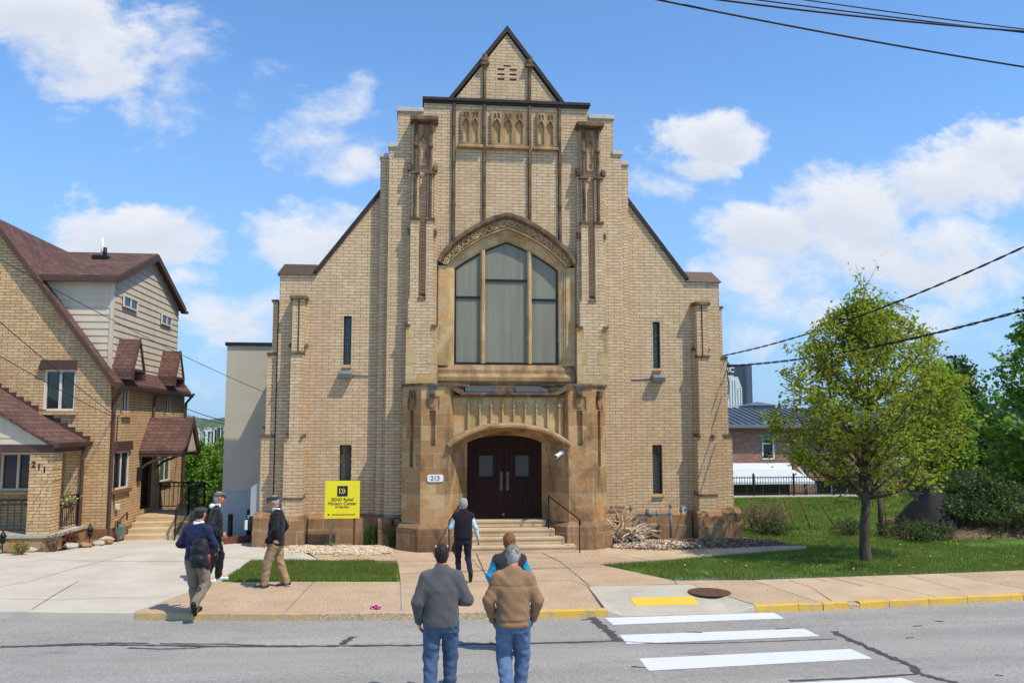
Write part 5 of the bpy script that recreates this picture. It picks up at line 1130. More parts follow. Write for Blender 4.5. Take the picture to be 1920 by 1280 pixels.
b = MB(); b.prism([(T2(1340), -60), (T2(1391), -60), (T2(1391), Z2(728)), (T2(1384), Z2(706)), (T2(1347), Z2(706)), (T2(1340), Z2(728))], 1300, 1340, 'y'); b.box(T2(1352), T2(1379), 1308, 1330, Z2(706.5), Z2(703)); b.build('tower_body', m_tw2, tc)
b = MB()
for px in range(1344, 1391, 5): b.box(T2(px) - .5, T2(px) + .5, 1298.6, 1299.9, -60, Z2(712 if 1350 < px < 1384 else 726))
b.build('fin', m_white, tc)
# far hillside with houses
def hill_mesh():
    n = 60; vs = []; fs = []
    xs = [-900 + i * 18 for i in range(n)]
    for i, x in enumerate(xs):
        top = 20 + 9 * math.sin(x * .009 + 1.2) + 4 * math.sin(x * .031) + 2 * math.sin(x * .09)
        for j in range(8): f = j / 7; vs.append((x, 1250 + 500 * f + 30 * math.sin(x * .02 + j), -75 + (top + 75) * math.sin(f * math.pi / 2) + 2.5 * math.sin(x * .17 + j * 2.1)))
    for i in range(n - 1):
        for j in range(7): fs.append((i * 8 + j, (i + 1) * 8 + j, (i + 1) * 8 + j + 1, i * 8 + j + 1))
    b = MB(); b.add(vs, fs, True); t = NT('wooded_hillside'); k = t.noise(t.coord(), .06, 6, .7); col = t.ramp(k, [(.35, lin((56, 74, 42))), (.6, lin((84, 100, 58))), (.75, lin((110, 112, 84)))]); t.bsdf(col, 1, .05)
    tag(b.build('hill', t.m), kind='structure')
hill_mesh()
rh = random.Random(3)
HP = [(352, 806), (360, 812), (367, 807), (372, 815), (381, 811), (388, 806), (395, 812), (402, 808), (408, 801), (413, 805), (420, 802)]
for i, (px, py) in enumerate(HP):
    x, z = PY(px, py, 1235); w, h = rh.uniform(5, 8), rh.uniform(3, 5)
    if i >= 8: w, h = 8, 5
    t = thing('hillside_house', 'tiny pale house on the far wooded hillside' if i < 8 else 'tiny pale apartment block on the far wooded hillside', 'house', (x, 1235, z), 0, 'houses on the far hillside' if i < 8 else 'apartment blocks on the far hillside')
    b = MB(); b.box(x - w / 2, x + w / 2, 1235, 1245, z - 30, z + h * .6); b.build('wall', m_white if i % 2 else m_stucco, t)
    b = MB(); b.prism([(x - w / 2 - .3, z + h * .6), (x + w / 2 + .3, z + h * .6), (x, z + h * (1 if i < 8 else .66))], 1234, 1246, 'y'); b.build('roof', m_stucco, t)
# ---------------------------------------------------------------- overhead lines
def wire(pts, r_, label, sag=.0, n=24, twist=False, group=None):
    b = MB(); (a, c) = (Vector(pts[0]), Vector(pts[-1])); L = []
    for i in range(n + 1): f = i / n; p = a.lerp(c, f); L.append((p.x, p.y, p.z - sag * 4 * f * (1 - f)))
    if twist:
        m = n * 6
        for ph in (0, math.pi):
            Q = []
            for i in range(m + 1):
                f = i / m; p = a.lerp(c, f); an = f * (c - a).length * 9 + ph; Q.append((p.x, p.y + r_ * .8 * math.cos(an), p.z - sag * 4 * f * (1 - f) + r_ * .8 * math.sin(an)))
            b.tube(Q, r_ * .72, 5)
    else: b.tube(L, r_, 6)
    return tag(b.build('overhead_wire', m_black, recalc=False), label, 'wire', group)
YW = -9.0
wire([P3(1225, -2, YW), P3(1960, 132, YW + 1.0)], .021, 'lowest of the black power lines crossing the upper sky', .05)
wire([P3(1290, -8, YW), P3(1960, 62, YW + 1.0)], .022, 'middle black power line in the top corner of the sky', .06)
wire([P3(1330, -12, YW + .4), P3(1960, 66, YW + 1.3)], .016, 'thin power line running just above the middle one', .02)
wire([P3(1440, -10, YW + .8), P3(1960, 60, YW + 1.6)], .014, 'topmost thin power line clipped by the edge of the sky', .02)
wire([P3(1354, 667, .35), P3(1960, 444, -9.0)], .016, 'upper twisted black service cable running from the church wall over the tree', .25, 30, True)
wire([P3(1357, 686, .35), P3(1960, 570, -9.0)], .020, 'lower twisted black service cable running from the church wall into the tree', .22, 30, True)
xb, zb = PX(213, 781, XH)[0], PX(213, 781, XH)[1]
wire([P3(-60, 452, -7.5), P3(498, 736, .8)], .007, 'long thin wire crossing the beige dormer to the church corner', .12)
wire([P3(-60, 552, -7.5), (XH + .08, xb, zb)], .009, 'upper of the two wires slanting down to the house wall bracket', .05)
wire([P3(-60, 632, -7.5), (XH + .08, xb, zb - .05)], .009, 'lower of the two wires slanting down to the house wall bracket', .05)
wire([P3(340, 762, 8.4), P3(500, 803, 2.3)], .012, 'dark wire from the back of the house to the annex', .1)
wire([P3(340, 772, 8.4), P3(500, 800, 2.3)], .008, 'thin wire under the dark one between house and annex', .14)
br_ = thing('service_bracket', 'bundle of black service cables and insulators at the church corner', 'cable bracket', (6.4, .3, 5)); b = MB()
x0, z0 = PY(1353, 672, .35)
for k in range(7):
    q = random.Random(k); b.tube([(x0 + .02, .35, z0 + .1 - k * .02), (x0 + .1 + q.uniform(0, .12), .33, z0 - .15 - .1 * k), (x0 + q.uniform(.02, .2), .33, z0 - .5 - .1 * k), (x0 + .02, .35, z0 - .9 - .1 * k)], .009, 5)
b.build('cable_loop', m_black, br_); b = MB(); b.tube([(x0 - .05, .35, z0 + .02), (x0 + .16, .3, z0 - .06)], .025, 6); b.ball((x0 + .16, .3, z0 - .14), .05, 8, 6); b.build('insulator', m_greymetal, br_)
# ---------------------------------------------------------------- people: smooth blended solids turned into one skin each
class Field:
    def __init__(s, lo, hi, h):
        s.lo = np.array(lo, float); s.h = h; s.n = np.ceil((np.array(hi) - s.lo) / h).astype(int) + 1
        s.D = np.full(s.n, .25, dtype=np.float32)
    def sub(s, lo, hi, m):
        a = np.maximum(((np.array(lo) - m - s.lo) / s.h).astype(int), 0); c = np.minimum(((np.array(hi) + m - s.lo) / s.h).astype(int) + 2, s.n)
        sl = tuple(slice(i, j) for i, j in zip(a, c)); ax = [s.lo[i] + s.h * np.arange(a[i], c[i]) for i in range(3)]
        return sl, np.meshgrid(*ax, indexing='ij')
    def join(s, sl, d, k):
        o = s.D[sl]
        if k <= 0: s.D[sl] = np.minimum(o, d); return
        hh = np.clip(.5 + .5 * (o - d) / k, 0, 1); s.D[sl] = o * (1 - hh) + d * hh - k * hh * (1 - hh)
    def cone(s, a, b, ra, rb, k=.03, flat=(1, 1, 1)):
        a, b = np.array(a, float), np.array(b, float); R_ = max(ra, rb)
        sl, (x, y, z) = s.sub(np.minimum(a, b) - R_, np.maximum(a, b) + R_, k + 2 * s.h)
        ba = b - a; L = max((ba ** 2).sum(), 1e-9); t = np.clip(((x - a[0]) * ba[0] + (y - a[1]) * ba[1] + (z - a[2]) * ba[2]) / L, 0, 1)
        d = np.sqrt(((x - a[0] - t * ba[0]) / flat[0]) ** 2 + ((y - a[1] - t * ba[1]) / flat[1]) ** 2 + ((z - a[2] - t * ba[2]) / flat[2]) ** 2) - (ra + (rb - ra) * t)
        s.join(sl, d, k); return s
    def chain(s, pts, rs, k=.03):
        for i in range(len(pts) - 1): s.cone(pts[i], pts[i + 1], rs[i], rs[i + 1], k)
        return s
    def ell(s, c, r, k=.03, tilt=0.0, sub=False):
        c, r = np.array(c, float), np.array(r, float); R_ = r.max(); sl, (x, y, z) = s.sub(c - R_, c + R_, k + 2 * s.h)
        X, Y, Z = x - c[0], y - c[1], z - c[2]
        if tilt: ca, sa = math.cos(tilt), math.sin(tilt); Y, Z = Y * ca + Z * sa, -Y * sa + Z * ca
        k0 = np.sqrt((X / r[0]) ** 2 + (Y / r[1]) ** 2 + (Z / r[2]) ** 2); k1 = np.sqrt((X / r[0] ** 2) ** 2 + (Y / r[1] ** 2) ** 2 + (Z / r[2] ** 2) ** 2); d = k0 * (k0 - 1) / np.maximum(k1, 1e-6)
        if sub: s.D[sl] = np.maximum(s.D[sl], -d)
        else: s.join(sl, d, k)
        return s
    def stack(s, secs, k=.04):
        """secs: (z, cx, cy, rx, ry) from the bottom up, flat-ended"""
        S = np.array(secs, float); lo = [(S[:, 1] - S[:, 3]).min(), (S[:, 2] - S[:, 4]).min(), S[0, 0]]; hi = [(S[:, 1] + S[:, 3]).max(), (S[:, 2] + S[:, 4]).max(), S[-1, 0]]
        sl, (x, y, z) = s.sub(lo, hi, k + 2 * s.h); q = lambda i: np.interp(z[0, 0], S[:, 0], S[:, i])[None, None, :]
        rx, ry = q(3), q(4); e = ((np.abs(x - q(1)) / rx) ** 2.3 + (np.abs(y - q(2)) / ry) ** 2.3) ** (1 / 2.3)
        d = np.maximum((e - 1) * np.minimum(rx, ry), np.maximum(S[0, 0] - z, z - S[-1, 0])); s.join(sl, d, k); return s
    def cut(s, fn):
        ax = [s.lo[i] + s.h * np.arange(s.n[i]) for i in range(3)]; x, y, z = np.meshgrid(*ax, indexing='ij', sparse=True); s.D = np.maximum(s.D, fn(x, y, z)).astype(np.float32); return s
    def add(s, fn):
        ax = [s.lo[i] + s.h * np.arange(s.n[i]) for i in range(3)]; x, y, z = np.meshgrid(*ax, indexing='ij', sparse=True); s.D = (s.D + fn(x, y, z)).astype(np.float32); return s
    def mesh(s):
        D = np.pad(s.D, 1, constant_values=.2); lo = s.lo - s.h; ins = D < 0; nx, ny, nz = D.shape
        c = [(i, j, k) for i in (0, 1) for j in (0, 1) for k in (0, 1)]
        view = lambda A, o: A[o[0]:nx - 1 + o[0], o[1]:ny - 1 + o[1], o[2]:nz - 1 + o[2]]
        cnt = sum(view(ins, o).astype(np.int8) for o in c); act = (cnt > 0) & (cnt < 8); idx = np.full(act.shape, -1, dtype=np.int64); ii = np.argwhere(act); idx[act] = np.arange(len(ii))
        acc = np.zeros((len(ii), 3)); num = np.zeros(len(ii))
        V = {o: view(D, o)[act] for o in c}
        for o in c:
            for ax in range(3):
                if o[ax] == 0:
                    p = list(o); p[ax] = 1; p = tuple(p); a, b_ = V[o], V[p]; m = (a < 0) != (b_ < 0); t = np.where(m, a / np.where(m, a - b_, 1), 0)
                    pt = np.tile(np.array(o, float), (len(ii), 1)); pt[:, ax] = t; acc[m] += pt[m]; num[m] += 1
        P = lo + s.h * (ii + acc / np.maximum(num, 1)[:, None]); Q = []
        for ax in range(3):
            u, v = (ax + 1) % 3, (ax + 2) % 3
            sa = [slice(None)] * 3; sb = [slice(None)] * 3; sa[ax] = slice(0, -1); sb[ax] = slice(1, None); A, B = ins[tuple(sa)], ins[tuple(sb)]
            for flip in (0, 1):
                e = np.argwhere((A & ~B) if not flip else (~A & B)); e = e[(e[:, u] > 0) & (e[:, v] > 0) & (e[:, u] < D.shape[u] - 1) & (e[:, v] < D.shape[v] - 1)]
                if not len(e): continue
                def at(du, dv): w = e.copy(); w[:, u] += du; w[:, v] += dv; return idx[w[:, 0], w[:, 1], w[:, 2]]
                q = np.stack([at(-1, -1), at(0, -1), at(0, 0), at(-1, 0)], 1); Q.append(q[:, ::-1] if flip else q)
        F = np.concatenate(Q); F = F[(F >= 0).all(1)]; return P, F
def folds(amp, f=34, seed=0.0):
    return lambda x, y, z: amp * (.8 * np.sin(z * f * 1.5 + 3.1 * np.sin(x * 11 + seed) + 2.4 * np.sin(y * 13 + seed * 2)) * np.sin(x * 19 + y * 9 + z * 7 + seed) + .45 * np.sin(z * f * 2.6 + x * 37 + 2 * np.sin(y * 23 + x * 15)) * np.sin(x * 9 + z * 5 + seed))
def fabric(name, rgb, var=.18, scale=7, rough=.85, sheen=.2, rgb2=None, weave=240, bump=.25):
    t = NT(name); o = t.coord(); n = t.noise(o, scale, 5, .6); a = lin(rgb); b_ = lin(rgb2) if rgb2 else tuple([v * (1 - 2 * var) for v in a[:3]] + [1]); col = t.ramp(n, [(.3, b_), (.7, a)])
    w = t.noise(o, weave, 2); col = t.mix(.25, col, t.ramp(w, [(.3, (.7, .7, .7, 1)), (.7, (1.25, 1.25, 1.25, 1))]), 'MULTIPLY'); h = t.math('ADD', t.math('MULTIPLY', t.noise(o, 16, 4, .6), .8), t.math('MULTIPLY', w, .15))
    bs = t.bsdf(col, rough, .2, 0, t.bump(h, bump, .02)); bs.inputs['Sheen Weight'].default_value = sheen * .4; return t.m
def skin_mat(name, rgb):
    t = NT(name); n = t.noise(t.coord(), 14, 4); a = lin(rgb); col = t.ramp(n, [(.3, (a[0] * .8, a[1] * .7, a[2] * .68, 1)), (.7, a)]); bs = t.bsdf(col, .5, .35); bs.inputs['Subsurface Weight'].default_value = .06; bs.inputs['Subsurface Radius'].default_value = (.01, .004, .002); return t.m
m_skin = skin_mat('skin', (198, 140, 112)); m_eye = plain('eye', (50, 40, 36), .3, .0, 4, 0); m_lip = plain('lip', (170, 96, 88), .5, .1, 8, 0)
def obj_from(name, P, F, mat, parent=None):
    o = np_mesh(name, P, F, mat, None, True)
    if parent is not None: o.parent = parent
    return o
def two(p, sgn): return (p[0] * sgn, p[1], p[2])
def person(pos, heading, H, label, spec, z0=0.0):
    k = H / 1.75; A = lambda p: tuple(v * k for v in p); W_ = spec.get('w', 1.0)
    hips = {s: A((s * .095, spec.get('hipy', 0), .90)) for s in (-1, 1)}
    legs = spec.get('legs', {-1: ((-.10, .03, .49), (-.10, 0, .09), 0), 1: ((.10, .03, .49), (.10, 0, .09), 0)})
    arms = spec.get('arms', {-1: ((-.27, -.03, 1.13), (-.27, .06, .89)), 1: ((.27, -.03, 1.13), (.27, .06, .89))})
    sh = {s: A((s * .178 * W_, -.008, 1.385)) for s in (-1, 1)}; hx, hy, ht = spec.get('head', (0, .03, 0))
    hc = np.array(A((hx, hy, 1.635))); turn = spec.get('turn', 0.0)
    # -- the body, one continuous skin
    f = Field(A((-.55, -.55, -.05)), A((.55, .6, 1.82)), .010)
    f.stack([A(q) for q in ((.86, 0, 0, .15, .10), (1.0, 0, 0, .135, .09), (1.2, 0, 0, .15, .095), (1.36, 0, -.01, .165, .09), (1.45, 0, -.01, .11, .07))], .05)
    f.cone(A((0, -.015, 1.44)), A((hx * .8, hy * .6, 1.58)), .058 * k, .052 * k, .04)
    for s in (-1, 1):
        kn, an, lift = legs[s]; f.chain([hips[s], A(kn), A(an)], [.075 * k, .05 * k, .036 * k], .03)
        fwd = spec.get('foot', {}).get(s, (0, 1, -.0)); f.cone(A(an), tuple(A(an)[i] + .14 * k * fwd[i] - (.035 * k if i == 2 else 0) for i in range(3)), .038 * k, .03 * k, .02)
        el, wr = arms[s]; f.chain([sh[s], A(el), A(wr)], [.05 * k, .04 * k, .027 * k], .03)
        # hand: palm, four fingers with a bend, thumb leaving the side of the palm
        d = np.array(A(wr)) - np.array(A(el)); d /= np.linalg.norm(d); up = np.array((0., 1., 0.)); sd = np.cross(d, up); sd /= max(np.linalg.norm(sd), 1e-6); nm = np.cross(sd, d)
        wv = np.array(A(wr)); pal = wv + d * .075 * k
        across = nm; palm_n = sd * s * -1.0   # palm faces the thigh
        f.cone(wv, wv + d * .03 * k, .026 * k, .026 * k, .015)
        for j, (off, ln) in enumerate(((-.030, .062), (-.010, .072), (.011, .078), (.031, .070))):
            base = wv + d * .03 * k + across * off * k * .6; kn_ = wv + d * .088 * k + across * off * k; f.cone(base, kn_, .017 * k, .0125 * k, .010)
            mid = kn_ + d * ln * .5 * k + palm_n * .012 * k; tip = mid + d * ln * .38 * k + palm_n * .026 * k; f.cone(kn_, mid, .0105 * k, .0098 * k, .003); f.cone(mid, tip, .0098 * k, .0085 * k, .002)
        tb = wv + d * .035 * k + across * .028 * k; tm = tb + (d * .6 + across * .65) * .045 * k; f.cone(tb, tm, .016 * k, .012 * k, .006); f.cone(tm, tm + (d * .9 + across * .1 + palm_n * .3) * .035 * k, .0115 * k, .0095 * k, .003)
    # head, face towards +y then turned
    g = Field(hc - np.array((.14, .16, .2)), hc + np.array((.14, .17, .15)), .006)
    g.ell(hc + (0, -.01 * k, .022 * k), (.076 * k, .098 * k, .094 * k), .02); g.ell(hc + (0, .030 * k, -.045 * k), (.060 * k, .068 * k, .078 * k), .03); g.ell(hc + (0, .072 * k, -.098 * k), (.026 * k, .022 * k, .02 * k), .02)
    g.cone(hc + (0, .090 * k, .018 * k), hc + (0, .122 * k, -.030 * k), .010 * k, .0155 * k, .012); g.ell(hc + (0, .092 * k, .030 * k), (.05 * k, .014 * k, .012 * k), .012)
    g.cone(hc + (0, -.0 * k, -.06 * k), hc + (0, -.03 * k, -.16 * k), .054 * k, .056 * k, .03); g.ell(hc + (0, .094 * k, -.066 * k), (.024 * k, .010 * k, .010 * k), .01)
    for s in (-1, 1):
        g.ell(hc + (s * .080 * k, -.005 * k, -.005 * k), (.012 * k, .024 * k, .034 * k), .008); g.ell(hc + (s * .030 * k, .098 * k, .008 * k), (.016 * k, .012 * k, .010 * k), .01, sub=True); g.ell(hc + (s * .04 * k, .062 * k, -.03 * k), (.026 * k, .026 * k, .026 * k), .02)
    Pg, Fg = g.mesh()
    def T(P):   # turn the head about the neck
        P = np.array(P); c_, s_ = math.cos(turn), math.sin(turn); X, Y = P[:, 0] - hc[0], P[:, 1] - hc[1]; Q = P.copy(); Q[:, 0] = hc[0] + X * c_ - Y * s_; Q[:, 1] = hc[1] + X * s_ + Y * c_; 
        if ht: ct, st = math.cos(ht), math.sin(ht); Yh, Zh = Q[:, 1] - hc[1], Q[:, 2] - hc[2] + .1; Q[:, 1] = hc[1] + Yh * ct - Zh * st; Q[:, 2] = hc[2] - .1 + Yh * st + Zh * ct
        return Q
    # the turned head is blended into the body's own field so that head, neck and trunk stay one surface
    inv = [f.lo[i] + f.h * np.arange(f.n[i]) for i in range(3)]; a = [max(int((hc[i] - .2 - f.lo[i]) / f.h), 0) for i in range(3)]; c2 = [min(int((hc[i] + .2 - f.lo[i]) / f.h), f.n[i]) for i in range(3)]
    x, y, z = np.meshgrid(*[inv[i][a[i]:c2[i]] for i in range(3)], indexing='ij'); Xr, Yr, Zr = x - hc[0], y - hc[1], z - hc[2]
    if ht: ct, st = math.cos(ht), math.sin(ht); Zt = Zr + .1; Yr, Zr = Yr * ct + Zt * st, -Yr * st + Zt * ct - .1
    c_, s_ = math.cos(turn), math.sin(turn); Xq, Yq = Xr * c_ + Yr * s_, -Xr * s_ + Yr * c_
    gi = [np.clip(((q_ + hc[i] - g.lo[i]) / g.h), 0, g.n[i] - 1.001) for i, q_ in enumerate((Xq, Yq, Zr))]; i0 = [q_.astype(int) for q_ in gi]; fr = [q_ - q0 for q_, q0 in zip(gi, i0)]; d = 0
    for ox in (0, 1):
        for oy in (0, 1):
            for oz in (0, 1): d = d + g.D[i0[0] + ox, i0[1] + oy, i0[2] + oz] * (fr[0] if ox else 1 - fr[0]) * (fr[1] if oy else 1 - fr[1]) * (fr[2] if oz else 1 - fr[2])
    f.join(tuple(slice(p, q_) for p, q_ in zip(a, c2)), d.astype(np.float32), .02)
    P, F = f.mesh(); root = obj_from('person', P, F, spec.get('skin', m_skin)); root.location = (pos[0], pos[1], z0); root.rotation_euler = (0, 0, heading); tag(root, label, 'person', spec.get('group'))
    for s in (-1, 1):
        b = MB(); q = T([hc + (s * .030 * k, .088 * k, .008 * k)])[0]; b.ball(q, (.010 * k,) * 3, 8, 6); b.build('eye', m_eye, root, local=True)
    b = MB(); q = [T([hc + (xx * k, (.104 - abs(xx) * .35) * k, -.064 * k)])[0] for xx in (-.022, -.011, 0, .011, .022)]; b.tube(q, .004 * k, 6); b.build('mouth', m_lip, root, local=True)
    # -- clothing
    if 'trousers' in spec:
        t = spec['trousers']; f = Field(A((-.4, -.5, -.02)), A((.4, .5, 1.12)), .011); w = t.get('w', 1.0)
        f.stack([A(q) for q in ((.78, 0, -.01, .160 * W_, .12), (.86, 0, -.012, .168 * W_, .125), (.93, 0, -.005, .150 * W_, .105), (1.0, 0, 0, .14 * W_, .095))], .03)
        for s in (-1, 1):
            kn, an, lift = legs[s]; an2 = tuple(np.array(A(an)) * .88 + np.array(A(kn)) * .12) if False else A(an); f.chain([(hips[s][0] * 1.0, hips[s][1] - .01, hips[s][2] - .03 * k), A(kn), an2], [.108 * k * W_, .078 * k * w, .062 * k * w], .025)
        f.add(folds(.0068, 26, spec.get('seed', 1) * 1.7)); an = {s: A(legs[s][1]) for s in (-1, 1)}
        P, F = f.mesh(); obj_from('trousers', P, F, t['mat'], root)
    for s in (-1, 1):
        if 'shoes' in spec:
            kn, an, lift = legs[s]; fw = np.array(spec.get('foot', {}).get(s, (0, 1, 0)), float); fw /= np.linalg.norm(fw); a0 = np.array(A(an)); upv = np.array((0, 0, 1.)) - fw * fw[2]; upv /= np.linalg.norm(upv)
            f = Field(a0 - .3, a0 + .3, .009); heel = a0 - upv * .045 * k - fw * .045 * k; toe = a0 - upv * .05 * k + fw * .165 * k
            f.cone(heel, a0 - upv * .04 * k + fw * .06 * k, .04 * k, .042 * k, .02); f.cone(a0 - upv * .04 * k + fw * .05 * k, toe, .044 * k, .034 * k, .02); f.cone(a0, a0 - upv * .03 * k, .046 * k, .045 * k, .02)
            so = a0 - upv * .084 * k; f.cut(lambda x, y, z: -((x - so[0]) * upv[0] + (y - so[1]) * upv[1] + (z - so[2]) * upv[2]) + .012); P, F = f.mesh(); sh_ = obj_from('shoe', P, F, spec['shoes'], root)
            f = Field(a0 - .3, a0 + .3, .009); f.cone(heel, toe + fw * .0, .047 * k, .042 * k, .01); f.cone(heel, a0 + fw * .09 * k - upv * .045 * k, .046 * k, .05 * k, .01); f.cut(lambda x, y, z: np.abs((x - so[0]) * upv[0] + (y - so[1]) * upv[1] + (z - so[2]) * upv[2]) - .013); P, F = f.mesh(); obj_from('sole', P, F, spec.get('sole', m_black), sh_)
    def top(name, t, sleeves=True, body=True, grow=0.0):
        f = Field(A((-.58, -.5, .55)), A((.58, .6, 1.66)), .0115); hem = t.get('hem', .86); bl = t.get('belly', 1.0)
        if body:
            f.stack([A(q) for q in ((hem, 0, 0, (.190 + grow) * W_, (.145 + grow) * bl), (hem + .06, 0, 0, (.194 + grow) * W_, (.148 + grow) * bl), (1.08, 0, .0, (.186 + grow) * W_, (.140 + grow) * bl), (1.25, 0, -.005, (.200 + grow) * W_, (.138 + grow) * (1 + bl) / 2), (1.34, 0, -.012, (.190 + grow) * W_, .118 + grow), (1.40, 0, -.012, (.150 + grow) * W_, .095 + grow), (1.475, 0, -.012, .085 + grow, .068 + grow), (1.49, 0, -.01, .06 + grow, .055 + grow))], .03)
            if t.get('collar', True): f.stack([A(q) for q in ((1.44, 0, -.012, .078, .072), (1.50, hx * .5, hy * .35 - .012, .072, .068), (1.525 if t.get('collar') != 'low' else 1.50, hx * .6, hy * .5 - .01, .070, .066))], .015)
        for s in (-1, 1):
            if body: f.cone(A((0, -.012, 1.47)), (sh[s][0] * .95, sh[s][1], sh[s][2] + .0 * k), .05 * k, (.066 + grow * .6) * k, .05)
            if sleeves:
                el, wr = arms[s]; e, w_ = np.array(A(el)), np.array(A(wr)); f.cone((sh[s][0] * .94, sh[s][1], sh[s][2] - .012 * k), e, .070 * k * t.get('sl', 1), .062 * k * t.get('sl', 1), .05); f.cone(e, w_ - (w_ - e) * .02, .064 * k * t.get('sl', 1), .046 * k * t.get('sl', 1), .02)
                if t.get('cuff'): f.cone(w_ - (w_ - e) * .10, w_, .047 * k * t.get('sl', 1), .047 * k, .008)
            elif body: f.ell((sh[s][0] * .93, sh[s][1], sh[s][2] - .03 * k), (.07 * k, .075 * k, .08 * k), .04)
        f.add(folds(t.get('fold', .006), t.get('ff', 24), spec.get('seed', 1) * 2.3)); 
        if t.get('yoke'): f.add(lambda x, y, z: .005 * np.exp(-((z - 1.30 * k - .02 * np.abs(x)) / .010) ** 2) * (y < 0))
        if t.get('hemband'): f.add(lambda x, y, z: .010 * (z > hem * k + .045) * (z < hem * k + .075))
        P, F = f.mesh(); return obj_from(name, P, F, t['mat'], root)
    if 'shirt' in spec: top('shirt', spec['shirt'])
    if 'jacket' in spec: top('jacket', spec['jacket'])
    if 'vest' in spec: top('vest', spec['vest'], sleeves=False, grow=.018)
    if 'collar' in spec:
        f = Field(A((-.16, -.16, 1.40)), A((.16, .2, 1.60)), .008); f.stack([A(q) for q in ((1.455, hx * .3, -.012 + hy * .2, .092, .086), (1.50, hx * .5, hy * .35 - .016, .086, .082), (1.518, hx * .6, hy * .5 - .016, .082, .079))], .01)
        if spec.get('hood'): f.ell(A((0, -.085, 1.475)), (.10 * k, .055 * k, .05 * k), .03)
        P, F = f.mesh(); obj_from('collar', P, F, spec['collar'], root)
    if 'hair' in spec:
        h_ = spec['hair']; v = h_.get('vol', 1.05); f = Field(hc - .2, hc + .2, .007); 
        f.ell(hc + (0, -.016 * k, .026 * k), (.079 * k * v, .100 * k * v, .097 * k * v), .02); f.ell(hc + (0, -.045 * k, -.02 * k), (.072 * k * v, .062 * k * v, .085 * k * h_.get('nape', 1.0)), .02)
        f.cut(lambda x, y, z: np.minimum((y - hc[1] - .045 * k), .10 - (z - hc[2] - .0 * k) * 1.0 - .03) if False else np.minimum(y - hc[1] - .02 * k, (hc[2] + .055 * k - z)))
        am = h_.get('fuzz', .003); f.add(lambda x, y, z: am * (np.sin(x * 140 + 3 * np.sin(z * 60)) * np.sin(z * 110 + 4 * np.sin(y * 50)) + np.sin(y * 130 + x * 60) * .7))
        P, F = f.mesh(); obj_from('hair', T(P), F, h_['mat'], root)
    if 'cap' in spec:
        c3 = spec['cap']; f = Field(hc - .25, hc + .28, .007)
        if c3.get('flat'):
            f.ell(hc + (0, .000 * k, .062 * k), (.098 * k, .125 * k, .048 * k), .02, tilt=.10); f.ell(hc + (0, -.03 * k, .055 * k), (.092 * k, .088 * k, .05 * k), .02); f.ell(hc + (0, .105 * k, .045 * k), (.062 * k, .058 * k, .012 * k), .015, tilt=-.22); f.cut(lambda x, y, z: (hc[2] + .030 * k) - z + (np.abs(y - hc[1]) > 2))
        else:
            f.ell(hc + (0, -.012 * k, .030 * k), (.088 * k, .108 * k, .095 * k), .01); f.cut(lambda x, y, z: (hc[2] + .032 * k) - z); f.ell(hc + (0, .12 * k, .04 * k), (.07 * k, .075 * k, .010 * k), .012, tilt=-.2)
            f.ell(hc + (0, -.118 * k, .045 * k), (.035 * k, .03 * k, .022 * k), .0, sub=True); f.cone(hc + (-.06 * k, -.085 * k, .036 * k), hc + (.06 * k, -.085 * k, .036 * k), .012 * k, .012 * k, .01)
        f.add(folds(.0018, 60)); P, F = f.mesh(); obj_from('cap', T(P), F, c3['mat'], root)
    if 'glasses' in spec:
        b = MB()
        for s in (-1, 1):
            c4 = hc + (s * .034 * k, .112 * k, .006 * k); b.tube(T([c4 + np.array((.024 * math.cos(t_), 0, .018 * math.sin(t_))) * k for t_ in [j * math.pi / 6 for j in range(13)]]), .003 * k, 5); b.tube(T([c4 + (s * .026 * k, 0, .004 * k), hc + (s * .084 * k, .03 * k, .012 * k), hc + (s * .084 * k, -.02 * k, .006 * k)]), .003 * k, 5)
        b.tube(T([hc + (-.01 * k, .114 * k, .008 * k), hc + (.01 * k, .114 * k, .008 * k)]), .003 * k, 5); b.build('glasses', m_black, root, local=True)
    if 'shades' in spec:
        b = MB()
        for s in (-1, 1): b.tube(T([hc + np.array((s * .066, -.045, .088)) * k, hc + np.array((s * .072, .0, .098)) * k, hc + np.array((s * .060, .07, .085)) * k]), .0045 * k, 6)
        b.tube(T([hc + np.array((x_, .095 - abs(x_) * .35, .072)) * k for x_ in (-.06, -.03, 0, .03, .06)]), .012 * k, 6); b.build('sunglasses', m_white, root, local=True)  # white colour stands in for glints of light on the sunglasses
    return root
m_khaki = fabric('khaki_twill', (164, 136, 100)); m_greige = fabric('grey_brown_twill', (140, 124, 104)); m_navy_k = fabric('navy_knit', (36, 44, 78), .25); m_blackf = fabric('black_cloth', (30, 29, 31), .2); m_blackf2 = fabric('black_softshell', (36, 38, 42), .25, 6, .55)
m_greyf = fabric('grey_fleece', (84, 83, 82), .05, 5, .95, .5); m_tan = fabric('tan_duck_canvas', (146, 112, 80), .08, 5, .8); m_jean = fabric('blue_denim', (84, 103, 130), .2, 9, .85, .1, (56, 73, 100)); m_jean2 = fabric('pale_blue_denim', (102, 122, 150), .2, 9, .85, .1, (70, 90, 122))
m_navyp = fabric('navy_trousers', (30, 32, 52), .2); m_paleblue = fabric('pale_blue_cotton', (186, 212, 222), .08); m_teal = fabric('bright_blue_sleeves', (42, 150, 190), .12); m_char = fabric('charcoal_quilt', (58, 56, 60), .2); m_capgrey = fabric('dark_grey_wool', (66, 66, 72), .2, 20); m_capbr = fabric('brown_grey_tweed', (112, 100, 92), .2, 20)
